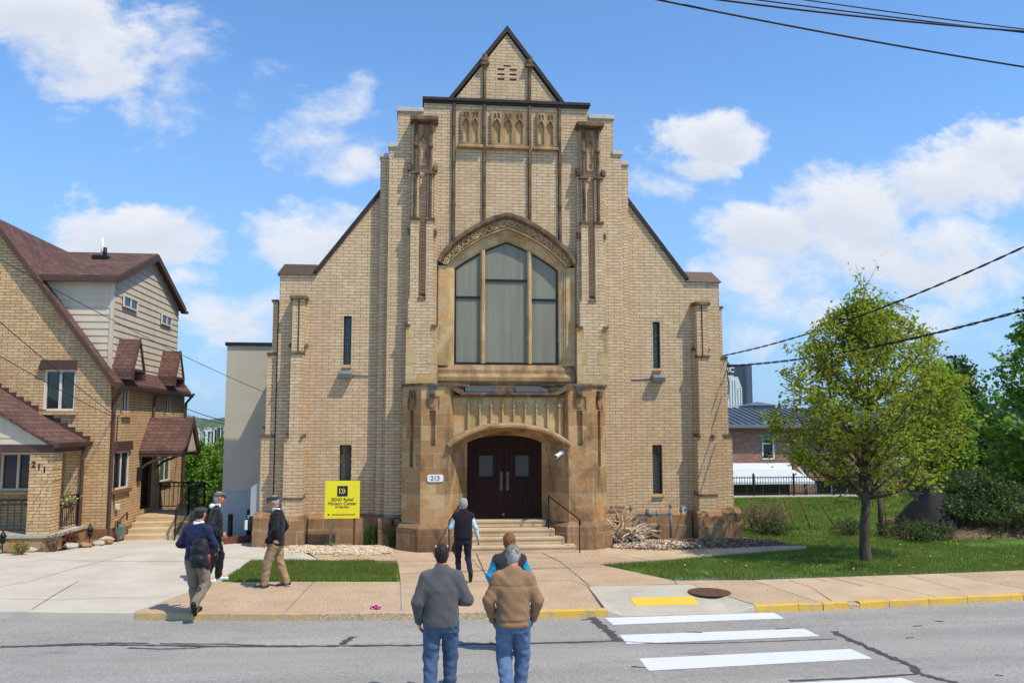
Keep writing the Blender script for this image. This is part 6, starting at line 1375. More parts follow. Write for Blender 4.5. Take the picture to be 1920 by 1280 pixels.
m_camo = fabric('camouflage_cloth', (150, 142, 122), .3, 26, .85, .1, (84, 80, 62)); m_wcot = fabric('white_cotton', (224, 222, 220), .05); m_hairg = fabric('silver_hair', (186, 180, 174), .2, 60, .6, .1, (120, 114, 108)); m_hairb = fabric('short_dark_hair', (48, 34, 28), .2, 60, .6); m_hairr = fabric('auburn_hair', (156, 104, 66), .2, 50, .6, .1, (96, 60, 38)); m_shoeb = plain('black_leather', (34, 30, 30), .5, .15, 10, .1); m_shoew = plain('white_trainer', (222, 222, 224), .6, .04, 10, .1); m_shoen = plain('navy_trainer', (46, 48, 62), .7, .15, 10, .1); m_shoebr = plain('brown_boot', (84, 62, 46), .7, .2, 10, .1)
# man with backpack stepping up from the road
bx, by = G(366, 1151, 0)
person((bx, by), R(-14), 1.76, 'person in navy sweater and flat cap with a black backpack stepping onto the kerb', dict(seed=1, w=1.04, trousers=dict(mat=m_greige, w=1.15), shoes=m_shoeb, jacket=dict(mat=m_navy_k, hem=.88, collar='low', sl=1.02), collar=m_wcot, hair=dict(mat=m_hairb, vol=1.0), cap=dict(flat=1, mat=m_capgrey), head=(0, .05, -.08),
    legs={-1: ((-.10, .10, .50), (-.06, .10, .09), 0), 1: ((.12, .08, .48), (.07, -.16, .20), 0)}, foot={-1: (.05, 1, 0), 1: (-.1, .55, -.85)}, arms={-1: ((-.31, -.02, 1.14), (-.14, .22, 1.06)), 1: ((.29, .0, 1.14), (.22, .22, 1.0))}))
rp_ = Matrix.Rotation(R(-14), 3, 'Z')
def loc_(p): v = rp_ @ Vector(p); return (v.x + bx, v.y + by, v.z)
bp = thing('backpack', 'black backpack slung on the back of the man in the navy sweater', 'backpack', loc_((.15, -.20, 1.0)), R(-14))
f = Field((-.22, -.16, -.30), (.22, .22, .40), .011); f.stack([(-.20, .0, 0, .145, .085), (-.12, 0, -.01, .155, .10), (.12, 0, 0, .15, .09), (.22, 0, .01, .12, .075), (.27, 0, .02, .08, .05)], .03); f.ell((0, -.085, -.08), (.115, .06, .10), .02); f.ell((0, -.07, .10), (.10, .045, .07), .02); f.cone((.155, .0, -.2), (.15, 0, .0), .04, .03, .02); f.add(folds(.004, 40)); P, F = f.mesh(); obj_from('bag', P, F, m_blackf2, bp)
b = MB(); b.tube([(.08, .07, .22), (.07, .19, .40), (.07, .30, .40), (.09, .36, .25)], [.028, .032, .032, .028], 8, flat=.35); b.build('shoulder_strap', m_blackf, bp, local=True)
b = MB(); b.tube([(-.09, .07, .20), (-.16, .13, .36), (-.17, .27, .38), (-.15, .33, .22)], [.028, .03, .03, .026], 8, flat=.35); b.build('shoulder_strap', m_blackf, bp, local=True)
b = MB(); b.tube([(-.04, .05, .265), (-.02, .05, .305), (.02, .05, .305), (.04, .05, .265)], .009, 6); b.build('grab_handle', m_blackf, bp, local=True)
b = MB(); b.tube([(.165, -.01, -.16), (.165, -.01, .02)], .032, 10); b.build('water_bottle', plain('red_bottle', (120, 50, 60), .35, .1), bp, local=True)
# man in dark jacket, seen from the side
x, y = G(401, 1090, 0)
person((x, y), R(-76), 1.78, 'person in dark jacket and white trainers with a pale hood, hands in pockets', dict(seed=2, w=1.0, trousers=dict(mat=m_blackf, w=1.1), shoes=m_shoew, sole=m_shoew, jacket=dict(mat=m_blackf2, hem=.84, sl=1.05), collar=m_wcot, hood=1, hair=dict(mat=m_hairg, vol=1.0), cap=dict(flat=1, mat=m_capbr), glasses=1, head=(0, .05, -.05),
    legs={-1: ((-.10, .10, .49), (-.11, .08, .09), 0), 1: ((.10, -.02, .49), (.10, -.16, .09), 0)}, foot={-1: (.05, 1, 0), 1: (.1, 1, 0)}, arms={-1: ((-.28, -.09, 1.14), (-.20, .10, .93)), 1: ((.28, -.09, 1.14), (.20, .10, .93))}))
# man in black jacket walking the other way
x, y = G(515, 1101, 0)
person((x, y), R(84), 1.76, 'person in black jacket, khaki trousers and flat cap walking beside the grass', dict(seed=3, w=1.02, trousers=dict(mat=m_khaki, w=1.12), shoes=m_shoen, sole=m_shoew, jacket=dict(mat=m_blackf, hem=.80, sl=1.05, belly=1.06), collar=m_wcot, hair=dict(mat=m_hairg, vol=.99), cap=dict(flat=1, mat=m_capgrey), glasses=1, head=(0, .06, -.1),
    legs={-1: ((-.10, .13, .49), (-.09, .17, .09), 0), 1: ((.10, -.05, .48), (.10, -.20, .10), 0)}, foot={-1: (0, 1, .02), 1: (.0, 1, -.12)}, arms={-1: ((-.28, -.06, 1.13), (-.25, .10, .91)), 1: ((.28, -.10, 1.13), (.26, .02, .90))}))
# woman in a vest walking up to the steps
x, y = G(868, 1087, 0)
person((x, y), R(6), 1.63, 'person with silver hair in black fleece vest and pale blue sleeves near the steps', dict(seed=4, w=.98, trousers=dict(mat=m_navyp, w=.86), shoes=m_shoeb, shirt=dict(mat=m_paleblue, hem=.95, collar='low', sl=.82, fold=.004), vest=dict(mat=m_blackf, hem=.90, collar=True, fold=.003), hair=dict(mat=m_hairg, vol=1.10, fuzz=.008), head=(0, .02, 0),
    legs={-1: ((-.09, .14, .50), (-.08, .12, .09), 0), 1: ((.11, .02, .48), (.12, -.30, .20), 0)}, foot={-1: (0, 1, 0), 1: (.05, .5, -.86)}, arms={-1: ((-.27, .0, 1.14), (-.20, .22, 1.12)), 1: ((.27, -.04, 1.12), (.34, .05, .87))}))
# man in grey fleece, man in tan jacket, woman with bright blue sleeves: crossing the road
def zr(p): return zroad(p[0], p[1])
q = G(826, 1316, -.08)
person(q, R(2), 1.80, 'person in grey fleece jacket and blue jeans crossing the road, seen from behind', dict(seed=5, w=1.05, trousers=dict(mat=m_jean, w=1.12), shoes=m_shoebr, jacket=dict(mat=m_greyf, hem=.84, sl=1.12, fold=.0042, ff=17, belly=1.12), hair=dict(mat=m_hairb, vol=1.03, fuzz=.0015), shades=1, head=(.0, .04, 0),
    legs={-1: ((-.115, .03, .49), (-.12, -.06, .09), 0), 1: ((.115, .10, .50), (.11, .12, .09), 0)}, arms={-1: ((-.275, -.04, 1.12), (-.25, .05, .89)), 1: ((.295, -.05, 1.13), (.19, .22, 1.06))}), zr(q))
q = G(962, 1316, -.08)
person(q, R(-3), 1.79, 'person in tan canvas jacket, camouflage cap and pale jeans crossing the road, seen from behind', dict(seed=6, w=1.02, trousers=dict(mat=m_jean2, w=1.16), shoes=m_shoebr, jacket=dict(mat=m_tan, hem=.85, sl=1.10, fold=.0058, ff=19, yoke=1, collar='low', belly=1.15, hemband=1, cuff=1), hair=dict(mat=m_hairg, vol=.99), cap=dict(mat=m_camo), head=(.0, .05, -.06),
    legs={-1: ((-.10, .09, .48), (-.08, -.22, .22), 0), 1: ((.115, .12, .50), (.09, .14, .09), 0)}, foot={-1: (.0, .5, -.86), 1: (0, 1, 0)}, arms={-1: ((-.285, -.03, 1.13), (-.23, .08, .90)), 1: ((.285, -.03, 1.13), (.24, .10, .90))}), zr(q))
q = G(955, 1222, -.1)
person(q, R(0), 1.66, 'person with auburn hair in charcoal vest and bright blue sleeves ahead of the tan jacket', dict(seed=7, w=1.12, trousers=dict(mat=m_blackf, w=1.0), shoes=m_shoeb, shirt=dict(mat=m_teal, hem=.95, collar='low', sl=.98), vest=dict(mat=m_char, hem=.88, collar='low'), collar=fabric('grey_scarf', (150, 138, 128), .2, 30), hair=dict(mat=m_hairr, vol=1.16, fuzz=.010, nape=1.05), head=(0, .03, 0),
    arms={-1: ((-.30, -.02, 1.14), (-.24, .16, .98)), 1: ((.30, -.02, 1.14), (.24, .16, .98))}, legs={-1: ((-.10, .08, .49), (-.09, .10, .09), 0), 1: ((.10, .0, .49), (.10, -.14, .10), 0)}), zr(q))
# ---------------------------------------------------------------- vegetation
RG = np.random.default_rng(4)
def quads(centers, size, jit=.5, flat=0.0, aspect=.62, nrm=None, rng=RG, curl=.18):
    """leaf faces: a bent diamond at each centre, turned every way"""
    n = len(centers); a = rng.normal(size=(n, 3)); a[:, 2] *= (1 - flat * .5); a /= np.linalg.norm(a, axis=1)[:, None]; up = rng.normal(size=(n, 3)); up[:, 2] += flat * 2.0
    b = np.cross(a, up); b /= np.maximum(np.linalg.norm(b, axis=1), 1e-6)[:, None]; c = np.cross(a, b); s = size * (1 - jit / 2 + jit * rng.random(n))[:, None]
    v = np.stack([centers - a * s, centers + b * s * aspect + c * s * curl, centers + a * s, centers - b * s * aspect + c * s * curl], 1).reshape(-1, 3); f = np.arange(4 * n).reshape(n, 4); return v, f
def blades(pts, h, w, lean=.5, rng=RG):
    n = len(pts); an = rng.random(n) * 6.283; d = np.stack([np.cos(an), np.sin(an), np.zeros(n)], 1); ln = rng.random(n) * 6.283; hh = h * (.45 + .8 * rng.random(n)); le = np.stack([np.cos(ln), np.sin(ln), np.zeros(n)], 1) * (hh * lean * rng.random(n))[:, None]
    tip = pts + le + np.stack([np.zeros(n), np.zeros(n), hh], 1); v = np.stack([pts - d * w, pts + d * w, tip], 1).reshape(-1, 3); return v, np.arange(3 * n).reshape(n, 3)
def in_poly(x, y, poly):
    c = np.zeros(len(x), bool); n = len(poly)
    for i in range(n):
        (x0, y0), (x1, y1) = poly[i], poly[(i + 1) % n]
        m = ((y0 > y) != (y1 > y)) & (x < (x1 - x0) * (y - y0) / (y1 - y0 + 1e-12) + x0); c ^= m
    return c
def scatter(poly, n, rng=RG):
    p = np.array(poly); lo, hi = p.min(0), p.max(0); out = np.zeros((0, 2))
    while len(out) < n: q = lo + (hi - lo) * rng.random((n, 2)); q = q[in_poly(q[:, 0], q[:, 1], poly)]; out = np.concatenate([out, q])
    return out[:n]
def gz(q): return np.array([ground_z(x, y) for x, y in q])
def patchy(q, f=1.3): return .5 + .5 * np.sin(q[:, 0] * f * 2.1 + 1.7 * np.sin(q[:, 1] * f)) * np.sin(q[:, 1] * f * 2.6 + 2.1 * np.sin(q[:, 0] * f * .7))
def grass(name, poly, n, h, w, zf, bare=.0):
    q = scatter(poly, n); k = .6 * patchy(q) + .4 * patchy(q * 2.7 + 3.1); keep = RG.random(len(q)) > bare * (k < .3); q = q[keep]; k = k[keep]; z = zf(q)
    v, f = blades(np.column_stack([q, z - .01]), h * (.7 + .6 * k), w); o = np_mesh(name, v, f, m_blade); return tag(o, kind='stuff')
LG = [(-6.10, -5.02), (-6.06, -2.46), (-4.4, -2.58), (-2.66, -2.76), (-2.54, -3.5), (-2.54, -5.38), (-4.2, -5.2)]
sheet('lawn_soil', LG, -.012, m_turf, .03)
LG2 = [(-6.08, -5.0), (-6.0, -2.5), (-4.4, -2.62), (-3.2, -2.74), (-3.05, -3.15), (-2.6, -3.3), (-2.56, -5.36), (-4.2, -5.18)]
grass('grass', LG2, 58000, .085, .0042, lambda q: np.full(len(q), -.015), .45)
RGp = [(3.08, -5.87), (4.6, -6.0), (6.7, -5.85), (8.9, -5.70), (13, -5.31), (20, yk(20) + 2.7), (24, yk(24) + 2.9), (24, -1.2), (14.5, -1.4), (12.2, -1.1), (11, -.2), (8, 1.2), (6.9, 1.0), (6.75, -.6), (7.9, -1.45), (8.0, -1.9), (7.0, -2.2), (5.0, -2.85), (3.3, -3.42), (2.0, -3.75)]
grass('grass', RGp, 150000, .075, .0055, gz, .45)
BK = [(6.75, .6), (8, 1.2), (11, -.1), (12, 2.2), (15, 3.0), (26, 5), (33, 12.3), (10.5, 12.3), (6.9, 11)]
grass('grass', BK, 130000, .085, .010, gz, .1)
q = scatter([(3.2, -5.6), (8.8, -5.4), (14, -5.0), (12, -1.0), (8, -1.8), (4, -3.2)], 70); v, f = quads(np.column_stack([q, np.full(70, .06)]), .022, .4, .9, .9); tag(np_mesh('dandelions', v, f, m_leaf_p), kind='stuff')
# worn soil at the corner of the grass strip
sheet('soil_patch', [(-3.25, -2.74), (-2.66, -2.80), (-2.58, -3.3), (-3.1, -3.22)], -.004, m_soil, .01)
BKS = [(10.9, -.5), (12.3, -1.15), (14.5, -1.45), (24, -1.25), (26, 5), (15, 3.2), (12, 2.3), (11, .2)]
def bank():
    g = np.random.default_rng(8); q = np.concatenate([np.array(BKS), scatter(BKS, 900, g)]); r_ = geometry.delaunay_2d_cdt([Vector((a, c)) for a, c in q], [(i, (i + 1) % len(BKS)) for i in range(len(BKS))], [], 1, 1e-5); b = MB(); b.add([(v.x, v.y, ground_z(v.x, v.y) + .025 + .03 * math.sin(v.x * 4) * math.sin(v.y * 5)) for v in r_[0]], [tuple(f) for f in r_[2]], True); tag(b.build('soil_bank', m_soil, recalc=False), kind='structure')
    q = scatter(BKS, 2600, g); c = np.column_stack([q, gz(q) + .05]); v, f = quads(c, .06, .6, .7, .6, rng=g); tag(np_mesh('leaf_litter', v, f, m_twig), kind='stuff')
    grass('grass', BKS, 9000, .11, .008, gz, .6)
bank()
# ---- trees
class Tree:
    def __init__(s, base, seed): s.base = Vector(base); s.r = random.Random(seed); s.g = np.random.default_rng(seed); s.wood = MB(); s.tips = []
    def limb(s, a, c, r0, r1, bend=.12, n=7, lift=.0):
        a, c = Vector(a), Vector(c); L = (c - a).length; o = Vector((s.r.uniform(-1, 1), s.r.uniform(-1, 1), s.r.uniform(-.4, .6))) * L * bend; P = []
        for i in range(n):
            f = i / (n - 1); p = a.lerp(c, f) + o * math.sin(f * math.pi) + Vector((0, 0, lift * L * (f * f - f))); P.append(p)
        s.wood.tube([tuple(p) for p in P], [r0 + (r1 - r0) * (i / (n - 1)) ** .8 for i in range(n)], 7 if r0 > .03 else 4, False); return P
def tree(name, base, label, env, trunk_h, r0, seed, leaf_mat, n_limb, n_twig, n_leaf, leaf, spread=.26, lean=(0, 0), cat='tree', group=None, z_bottom=.35, flat=.5, clump=.5, curve=None):
    """env(z 0..1) -> crown half width; limbs rise from the upper trunk to points inside that outline and carry twigs and leaves"""
    t = thing(name, label, cat, base, 0, group); T_ = Tree(base, seed); B = Vector(base); H = env['h']; r = T_.r
    def axis(z): return B + Vector((lean[0] * z / H, lean[1] * z / H, z))
    P = [axis(-.1) + Vector((r0 * .2, 0, 0))] + [axis(trunk_h * i / 4) + Vector((r.uniform(-.03, .03), r.uniform(-.03, .03), 0)) for i in range(1, 5)] + [axis(trunk_h + (H * .93 - trunk_h) * i / 5) + Vector((r.uniform(-.1, .1), r.uniform(-.1, .1), 0)) for i in range(1, 6)]
    T_.wood.tube([tuple(p) for p in P], [r0 * 1.5, r0 * 1.05, r0, r0 * .95, r0 * .92, r0 * .7, r0 * .5, r0 * .33, r0 * .2, r0 * .08], 10, False)
    limbs = []
    for i in range(n_limb):
        zt = (z_bottom + (1 - z_bottom) * ((i + .5) / n_limb) ** .9) * H * .98; a = i * 2.399 + r.uniform(-.4, .4); w = np.interp(zt / H, env['z'], env['w']) * r.uniform(.62, .98)
        c = axis(zt) + Vector((math.cos(a) * w, math.sin(a) * w * env.get('d', 1.0), r.uniform(-.1, .2))); zs = max(trunk_h * .82, min(zt - w * r.uniform(.55, .95), H * .86)); s0 = axis(zs); rr = r0 * np.interp(zs / H, [0, .3, 1], [.55, .42, .12])
        limbs.append((T_.limb(s0, c, rr, rr * .22, .10, 8, env.get('lift', .15)), rr))
    for (ox, zt) in env.get('shoots', []):
        s0 = axis(zt - 1.5) + Vector((ox * .55, r.uniform(-.5, .5), 0)); c = axis(zt) + Vector((ox, r.uniform(-.4, .4), 0)); limbs.append((T_.limb(s0, c, .018, .004, .05, 8, 0), .018)); limbs.append((limbs[-1][0], .018))
    pts = []
    for L, rr in limbs:
        m = max(2, int(n_twig / n_limb))
        for j in range(m):
            f = r.uniform(.25, 1.0); i = min(int(f * (len(L) - 1)), len(L) - 2); s0 = L[i].lerp(L[i + 1], f * (len(L) - 1) - i); ln = r.uniform(.25, .75) * env.get('twig', 1.0)
            d = Vector((r.gauss(0, 1), r.gauss(0, 1) * env.get('d', 1.0), r.gauss(.35, .7))).normalized(); c = s0 + d * ln
            rel = (c.z - B.z) / H; ax = axis(c.z - B.z); w = np.interp(rel, env['z'], env['w']) * 1.06
            hd = Vector((c.x - ax.x, (c.y - ax.y) / env.get('d', 1.0), 0)).length
            if hd > w: k = w / hd; c = Vector((ax.x + (c.x - ax.x) * k, ax.y + (c.y - ax.y) * k, c.z))
            Q = T_.limb(s0, c, max(rr * .22, .006), .003, .15, 4); pts.append((Q, r.uniform(.4, 1.6)))
    T_.wood.build('trunk', m_bark, t, recalc=False)
    wts = np.array([p[1] for p in pts]); cnt = np.maximum((wts / wts.sum() * n_leaf).astype(int), 2); C_ = []
    for (Q, _), c in zip(pts, cnt):
        f = T_.g.random(c) ** .6 * 3; i = np.minimum(f.astype(int), 2); A = np.array([tuple(q) for q in Q]); p = A[i] + (A[i + 1] - A[i]) * (f - i)[:, None]; sp_ = T_.g.normal(size=(c, 3)) * spread * np.array([1, 1, clump]); C_.append(p + sp_)
    v, f = quads(np.concatenate(C_), leaf, .7, flat, .66, rng=T_.g); np_mesh('crown', v, f, leaf_mat, t); return t
bx_, by_ = G(1622, 1048, 0)
tree('street_tree', (bx_, by_, -.03), 'young maple with a slim leaning trunk and airy olive crown on the lawn', dict(h=5.95, z=[0, .20, .28, .45, .62, .78, .88, .95, 1.0], w=[.7, 1.85, 2.3, 2.45, 2.4, 2.1, 1.6, 1.0, .3], lift=.12, shoots=[(-.1, 6.5), (-.85, 6.0), (.62, 5.9), (1.15, 6.0), (.3, 6.0), (-1.4, 5.4), (1.8, 5.4), (-2.0, 4.5), (2.2, 4.3), (-.4, 6.1), (2.45, 3.6), (-2.4, 3.4)]), 1.75, .105, 3, m_leaf_a, 54, 1000, 25000, .046, .08, (.32, .1), clump=.75)
ex, ey = 15.4, 2.2
tree('leafy_tree', (ex + 2.7, ey, .3), 'large bright green maple cut by the edge of the photo', dict(h=7.4, z=[0, .1, .3, .5, .7, .85, 1.0], w=[.8, 2.2, 2.7, 2.6, 1.7, .95, .15], lift=.1), 1.2, .15, 8, m_leaf_b, 46, 520, 15000, .085, .17, (.1, 0), clump=.7, z_bottom=.10)
tree('leafy_tree', (17.6, 7.5, .2), 'fresh green tree behind the young maple at the end of the lawn', dict(h=5.2, z=[0, .15, .4, .65, .85, 1.0], w=[.6, 1.2, 1.7, 1.6, .9, .15]), 1.0, .12, 9, m_leaf_b, 34, 420, 10500, .085, .18, clump=.7, z_bottom=.12)
tree('leafy_tree', (19.5, 9.0, .0), 'darker tree beyond the thicket next to the brick building', dict(h=5.6, z=[0, .15, .4, .65, .85, 1.0], w=[.8, 2.2, 2.8, 2.2, 1.2, .15]), 1.0, .12, 10, m_leaf_d, 30, 360, 9000, .09, .18, clump=.7, z_bottom=.12)
# trees seen between house and annex
for i, (px, Y, h, w, sd, mt, lb) in enumerate(((372, 12, 3.5, 1.5, 21, m_leaf_b, 'bright green bushy tree behind the side steps of the house'), (418, 13.5, 3.7, 1.5, 22, m_leaf_b, 'bright green bushy tree close behind the beige annex'), (345, 15, 3.3, 1.3, 23, m_leaf_d, 'dark shrubby tree at the back corner of the house'))):
    x, z = PY(px, 960, Y); tree('garden_tree', (x, Y, -1.2), lb, dict(h=h, z=[0, .1, .35, .65, .85, 1.0], w=[.6, w, w * 1.1, w * .95, w * .6, .1]), .5, .08, sd, mt, 26, 300, 9000, .06, .13, clump=.8, z_bottom=.06)
# dry shrub, thicket, stakes and post on the lawn
def shrub(name, base, label, n, h, w, mats, leaves=0, leaf=.03, lm=None, seed=1, cat='shrub', group=None):
    t = thing(name, label, cat, base, 0, group); r = random.Random(seed); b = MB(); tips = []
    for i in range(n):
        a = r.uniform(0, 6.28); q = r.random() ** .6; e = (base[0] + math.cos(a) * w * q, base[1] + math.sin(a) * w * q * .8, base[2] + h * r.uniform(.5, 1.0) * (1 - .45 * q * q)); s0 = (base[0] + math.cos(a) * w * .25 * q, base[1] + math.sin(a) * w * .2 * q, base[2] - .03)
        m = ((s0[0] + e[0]) / 2 + r.uniform(-.12, .12) * w, (s0[1] + e[1]) / 2 + r.uniform(-.12, .12) * w, (s0[2] + e[2]) / 2 + .08 * h); b.tube([s0, m, e], [.010, .007, .003], 4, False); tips.append((m, e))
        for k in range(3): u = r.random(); p = [m[j] + (e[j] - m[j]) * u for j in range(3)]; d = [p[j] + r.uniform(-.2, .2) * w * .7 + (.08 if j == 2 else 0) for j in range(3)]; b.tube([p, d], [.005, .002], 3, False); tips.append((p, d))
    b.build('stems', mats, t, recalc=False)
    if leaves:
        g = np.random.default_rng(seed); i = g.integers(0, len(tips), leaves); A = np.array(tips); f = g.random(leaves)[:, None]; c = A[i, 0] + (A[i, 1] - A[i, 0]) * f + g.normal(size=(leaves, 3)) * .05; v, f2 = quads(c, leaf, .6, .4, .6, rng=g); np_mesh('foliage', v, f2, lm, t)
    return t
x, y = G(1448, 998); shrub('dry_shrub', (x, y + .6, 0), 'leafless brown twiggy shrub on the lawn beside the church corner', 150, 1.0, .95, m_twig, 900, .02, m_twig, 31)
x, y = G(1452, 1002); shrub('weed_patch', (x, y + .2, 0), 'low green weeds at the foot of the dry twiggy shrub', 60, .35, .8, m_twig, 1800, .028, m_leaf_d, 32, 'weeds')
for i, (px, py, n, h, w, lv, lb) in enumerate(((1700, 1005, 50, .5, .9, 1500, 'low weeds and sticks in front of the leaning fence stakes'), (1590, 1000, 40, .45, .8, 900, 'straggly weeds with red stems between stakes and tree trunk'), (1742, 1012, 60, .5, .9, 2000, 'low dark weeds before the dark mound'))):
    x, y = G(px, py); shrub('weed_patch', (x, y, ground_z(x, y)), lb, n, h, w, m_twig, lv, .03, m_leaf_d, 40 + i, 'weeds')
for i, (px, py, h, w, n, lv, lb) in enumerate(((1826, 1006, .9, .9, 100, 2000, 'dark tangled bush just right of the dark mound'), (1868, 1000, 1.3, 1.2, 120, 3000, 'tall dark thicket bush below the large bright maple'), (1835, 985, 1.1, 1.1, 100, 2200, 'dark bush behind the tangled thicket'), (1905, 1012, 1.0, 1.1, 90, 2200, 'low dark bush on the soil bank at the edge of the photo'))):
    x, y = G(px, py); shrub('thicket_bush', (x, y + .4, ground_z(x, y)), lb, n, h, w, m_twig, lv, .05, m_leaf_d, 50 + i, 'bush')
x, y = G(1768, 1003); md_ = MB(); 
m_tarp = plain('black_tarp', (24, 22, 22), .75, .2, 6, .4, 14)
def mound():
    n, m = 22, 9; vs = []; fs = []
    for j in range(m):
        f = j / (m - 1)
        for i in range(n):
            a = 6.283 * i / n; rr = (1 - f) * (1.2 + .12 * math.sin(3 * a + 1) + .06 * math.sin(7 * a + j)) + .05; vs.append((x + .1 + rr * math.cos(a) * .95, y + .5 + rr * math.sin(a) * .7, ground_z(x, y) + 1.22 * f ** .9 + .03 * math.sin(5 * a + 2 * j)))
    for j in range(m - 1):
        for i in range(n): fs.append((j * n + i, j * n + (i + 1) % n, (j + 1) * n + (i + 1) % n, (j + 1) * n + i))
    fs.append(tuple((m - 1) * n + i for i in range(n))); md_.add(vs, fs, True)
    return tag(md_.build('tarp_mound', m_tarp), 'dark steep mound like a tarp covered heap at the edge of the bushes', 'mound')
mound()
STK = [((1469, 933), (1488, 979)), ((1497, 931), (1520, 986)), ((1532, 934), (1569, 988))]
for i, (a, c) in enumerate(STK):
    x1, y1 = G(c[0], c[1] + 2); p = P3(a[0], a[1], y1 + .15); b = MB(); b.tube([p, (x1, y1, -.05)], .018, 6); tag(b.build('leaning_stake', m_rust), ['leaning rusty stake nearest the dry twiggy shrub', 'middle leaning rusty stake of the three on the lawn', 'longest leaning rusty stake, farthest from the dry shrub'][i], 'stake', 'leaning stakes on the lawn')
x, y = G(1652, 1000); b = MB(); b.tube([(x, y, -.1), (x + .01, y, .6), (x, y, 1.33)], [.075, .07, .07], 9); tag(b.build('wooden_post', m_bark), 'weathered wooden post behind the maple trunk', 'post')
b = MB(); b.tube([(x + .2, y, -.1), (x + .12, y, 1.1)], .018, 6); tag(b.build('thin_stake', m_rust), 'thin rusty stake leaning beside the wooden post', 'stake')
# ---- gravel and mulch beds at the church foot
def pebbles(name, poly, n, r0, mat, zf, seed, flat=.65, cat=None):
    g = np.random.default_rng(seed); q = scatter(poly, n, g); z = zf(q); r_ = r0 * (.45 + .9 * g.random(n)); a = g.random(n) * 6.28
    base = np.array([(1, 0, 0), (0, 1, 0), (-1, 0, 0), (0, -1, 0), (0, 0, 1), (0, 0, -1)], float); sc = np.column_stack([r_ * (.8 + .6 * g.random(n)), r_, r_ * flat * (.6 + .6 * g.random(n))])
    v = base[None] * sc[:, None, :]; c, s_ = np.cos(a)[:, None], np.sin(a)[:, None]; X = v[:, :, 0] * c - v[:, :, 1] * s_; Y = v[:, :, 0] * s_ + v[:, :, 1] * c; tl = (g.random((n, 1)) - .5) * .9; Z = v[:, :, 2] + X * tl
    V = np.stack([X + q[:, 0:1], Y + q[:, 1:2], Z + z[:, None]], 2).reshape(-1, 3); F = np.array([(0, 1, 4), (1, 2, 4), (2, 3, 4), (3, 0, 4), (1, 0, 5), (2, 1, 5), (3, 2, 5), (0, 3, 5)]); Fs = (F[None] + 6 * np.arange(n)[:, None, None]).reshape(-1, 3)
    return tag(np_mesh(name, V, Fs, mat), kind='stuff')
LB = [(-6.35, .55), (-5.9, -.55), (-5.0, -1.35), (-4.3, -1.68), (-3.2, -1.72), (-2.85, -1.65), (-2.75, -.9), (-3.0, -.4), (-6.1, -.02), (-6.2, .6)]
def heap(poly, h):
    p = np.array(poly)
    def zf(q):
        d = np.full(len(q), 9.0)
        for i in range(len(p)):
            a, c = p[i], p[(i + 1) % len(p)]; ba = c - a; t = np.clip(((q - a) @ ba) / (ba @ ba), 0, 1); d = np.minimum(d, np.linalg.norm(q - a - t[:, None] * ba, axis=1))
        return h * (1 - np.exp(-d * 2.6)) + .012 * np.sin(q[:, 0] * 5) * np.cos(q[:, 1] * 6)
    return zf
def bed(name, poly, h, mat):
    g = np.random.default_rng(1); zf = heap(poly, h); q = np.concatenate([np.array(poly), scatter(poly, 500, g)]); from mathutils import geometry as ge
    edges = [(i, (i + 1) % len(poly)) for i in range(len(poly))]; r_ = ge.delaunay_2d_cdt([Vector((a, b_)) for a, b_ in q], edges, [], 1, 1e-5); P = np.array([tuple(v) for v in r_[0]]); b = MB(); z = zf(P); b.add([(a[0], a[1], zz - .005) for a, zz in zip(P, z)], [tuple(f) for f in r_[2]], True); tag(b.build(name, mat, recalc=False), kind='structure'); return zf
zf = bed('gravel_bed', LB, .085, m_soil); pebbles('gravel', LB, 7500, .030, m_pebble, zf, 5)
RB = [(2.75, -1.45), (3.9, -1.76), (5.2, -1.6), (6.6, -1.5), (7.5, -1.2), (7.6, -.6), (6.9, -.05), (6.6, .9), (5.9, .1), (3.3, -.15), (2.85, -.6)]
zf2 = bed('mulch_bed', RB, .10, m_mulch); m_chip = leafy('bark_chips', [(0, lin((70, 54, 44))), (.5, lin((108, 88, 70))), (.85, lin((140, 118, 96))), (1, lin((178, 158, 132)))], .0, .9)
pebbles('mulch', RB, 6000, .036, m_chip, zf2, 6, .35); pebbles('gravel', [(2.8, -1.42), (3.9, -1.72), (5.2, -1.58), (4.6, -.9), (3.6, -.3), (3.0, -.5)], 900, .026, m_pebble, lambda q: zf2(q) + .01, 7)
STRAY = [(-6.0, -.9), (-5.0, -1.75), (-4.2, -2.1), (-3.0, -2.1), (-2.6, -1.5), (-3.0, -1.6), (-4.4, -1.6), (-5.2, -1.2)]
pebbles('gravel', STRAY, 160, .022, m_pebble, lambda q: np.full(len(q), .008), 15); pebbles('mulch', [(2.7, -1.6), (3.9, -2.0), (5.4, -1.85), (7.3, -1.5), (7.4, -1.25), (5.2, -1.62), (3.9, -1.76)], 220, .024, m_chip, lambda q: np.full(len(q), .006), 16, .4)
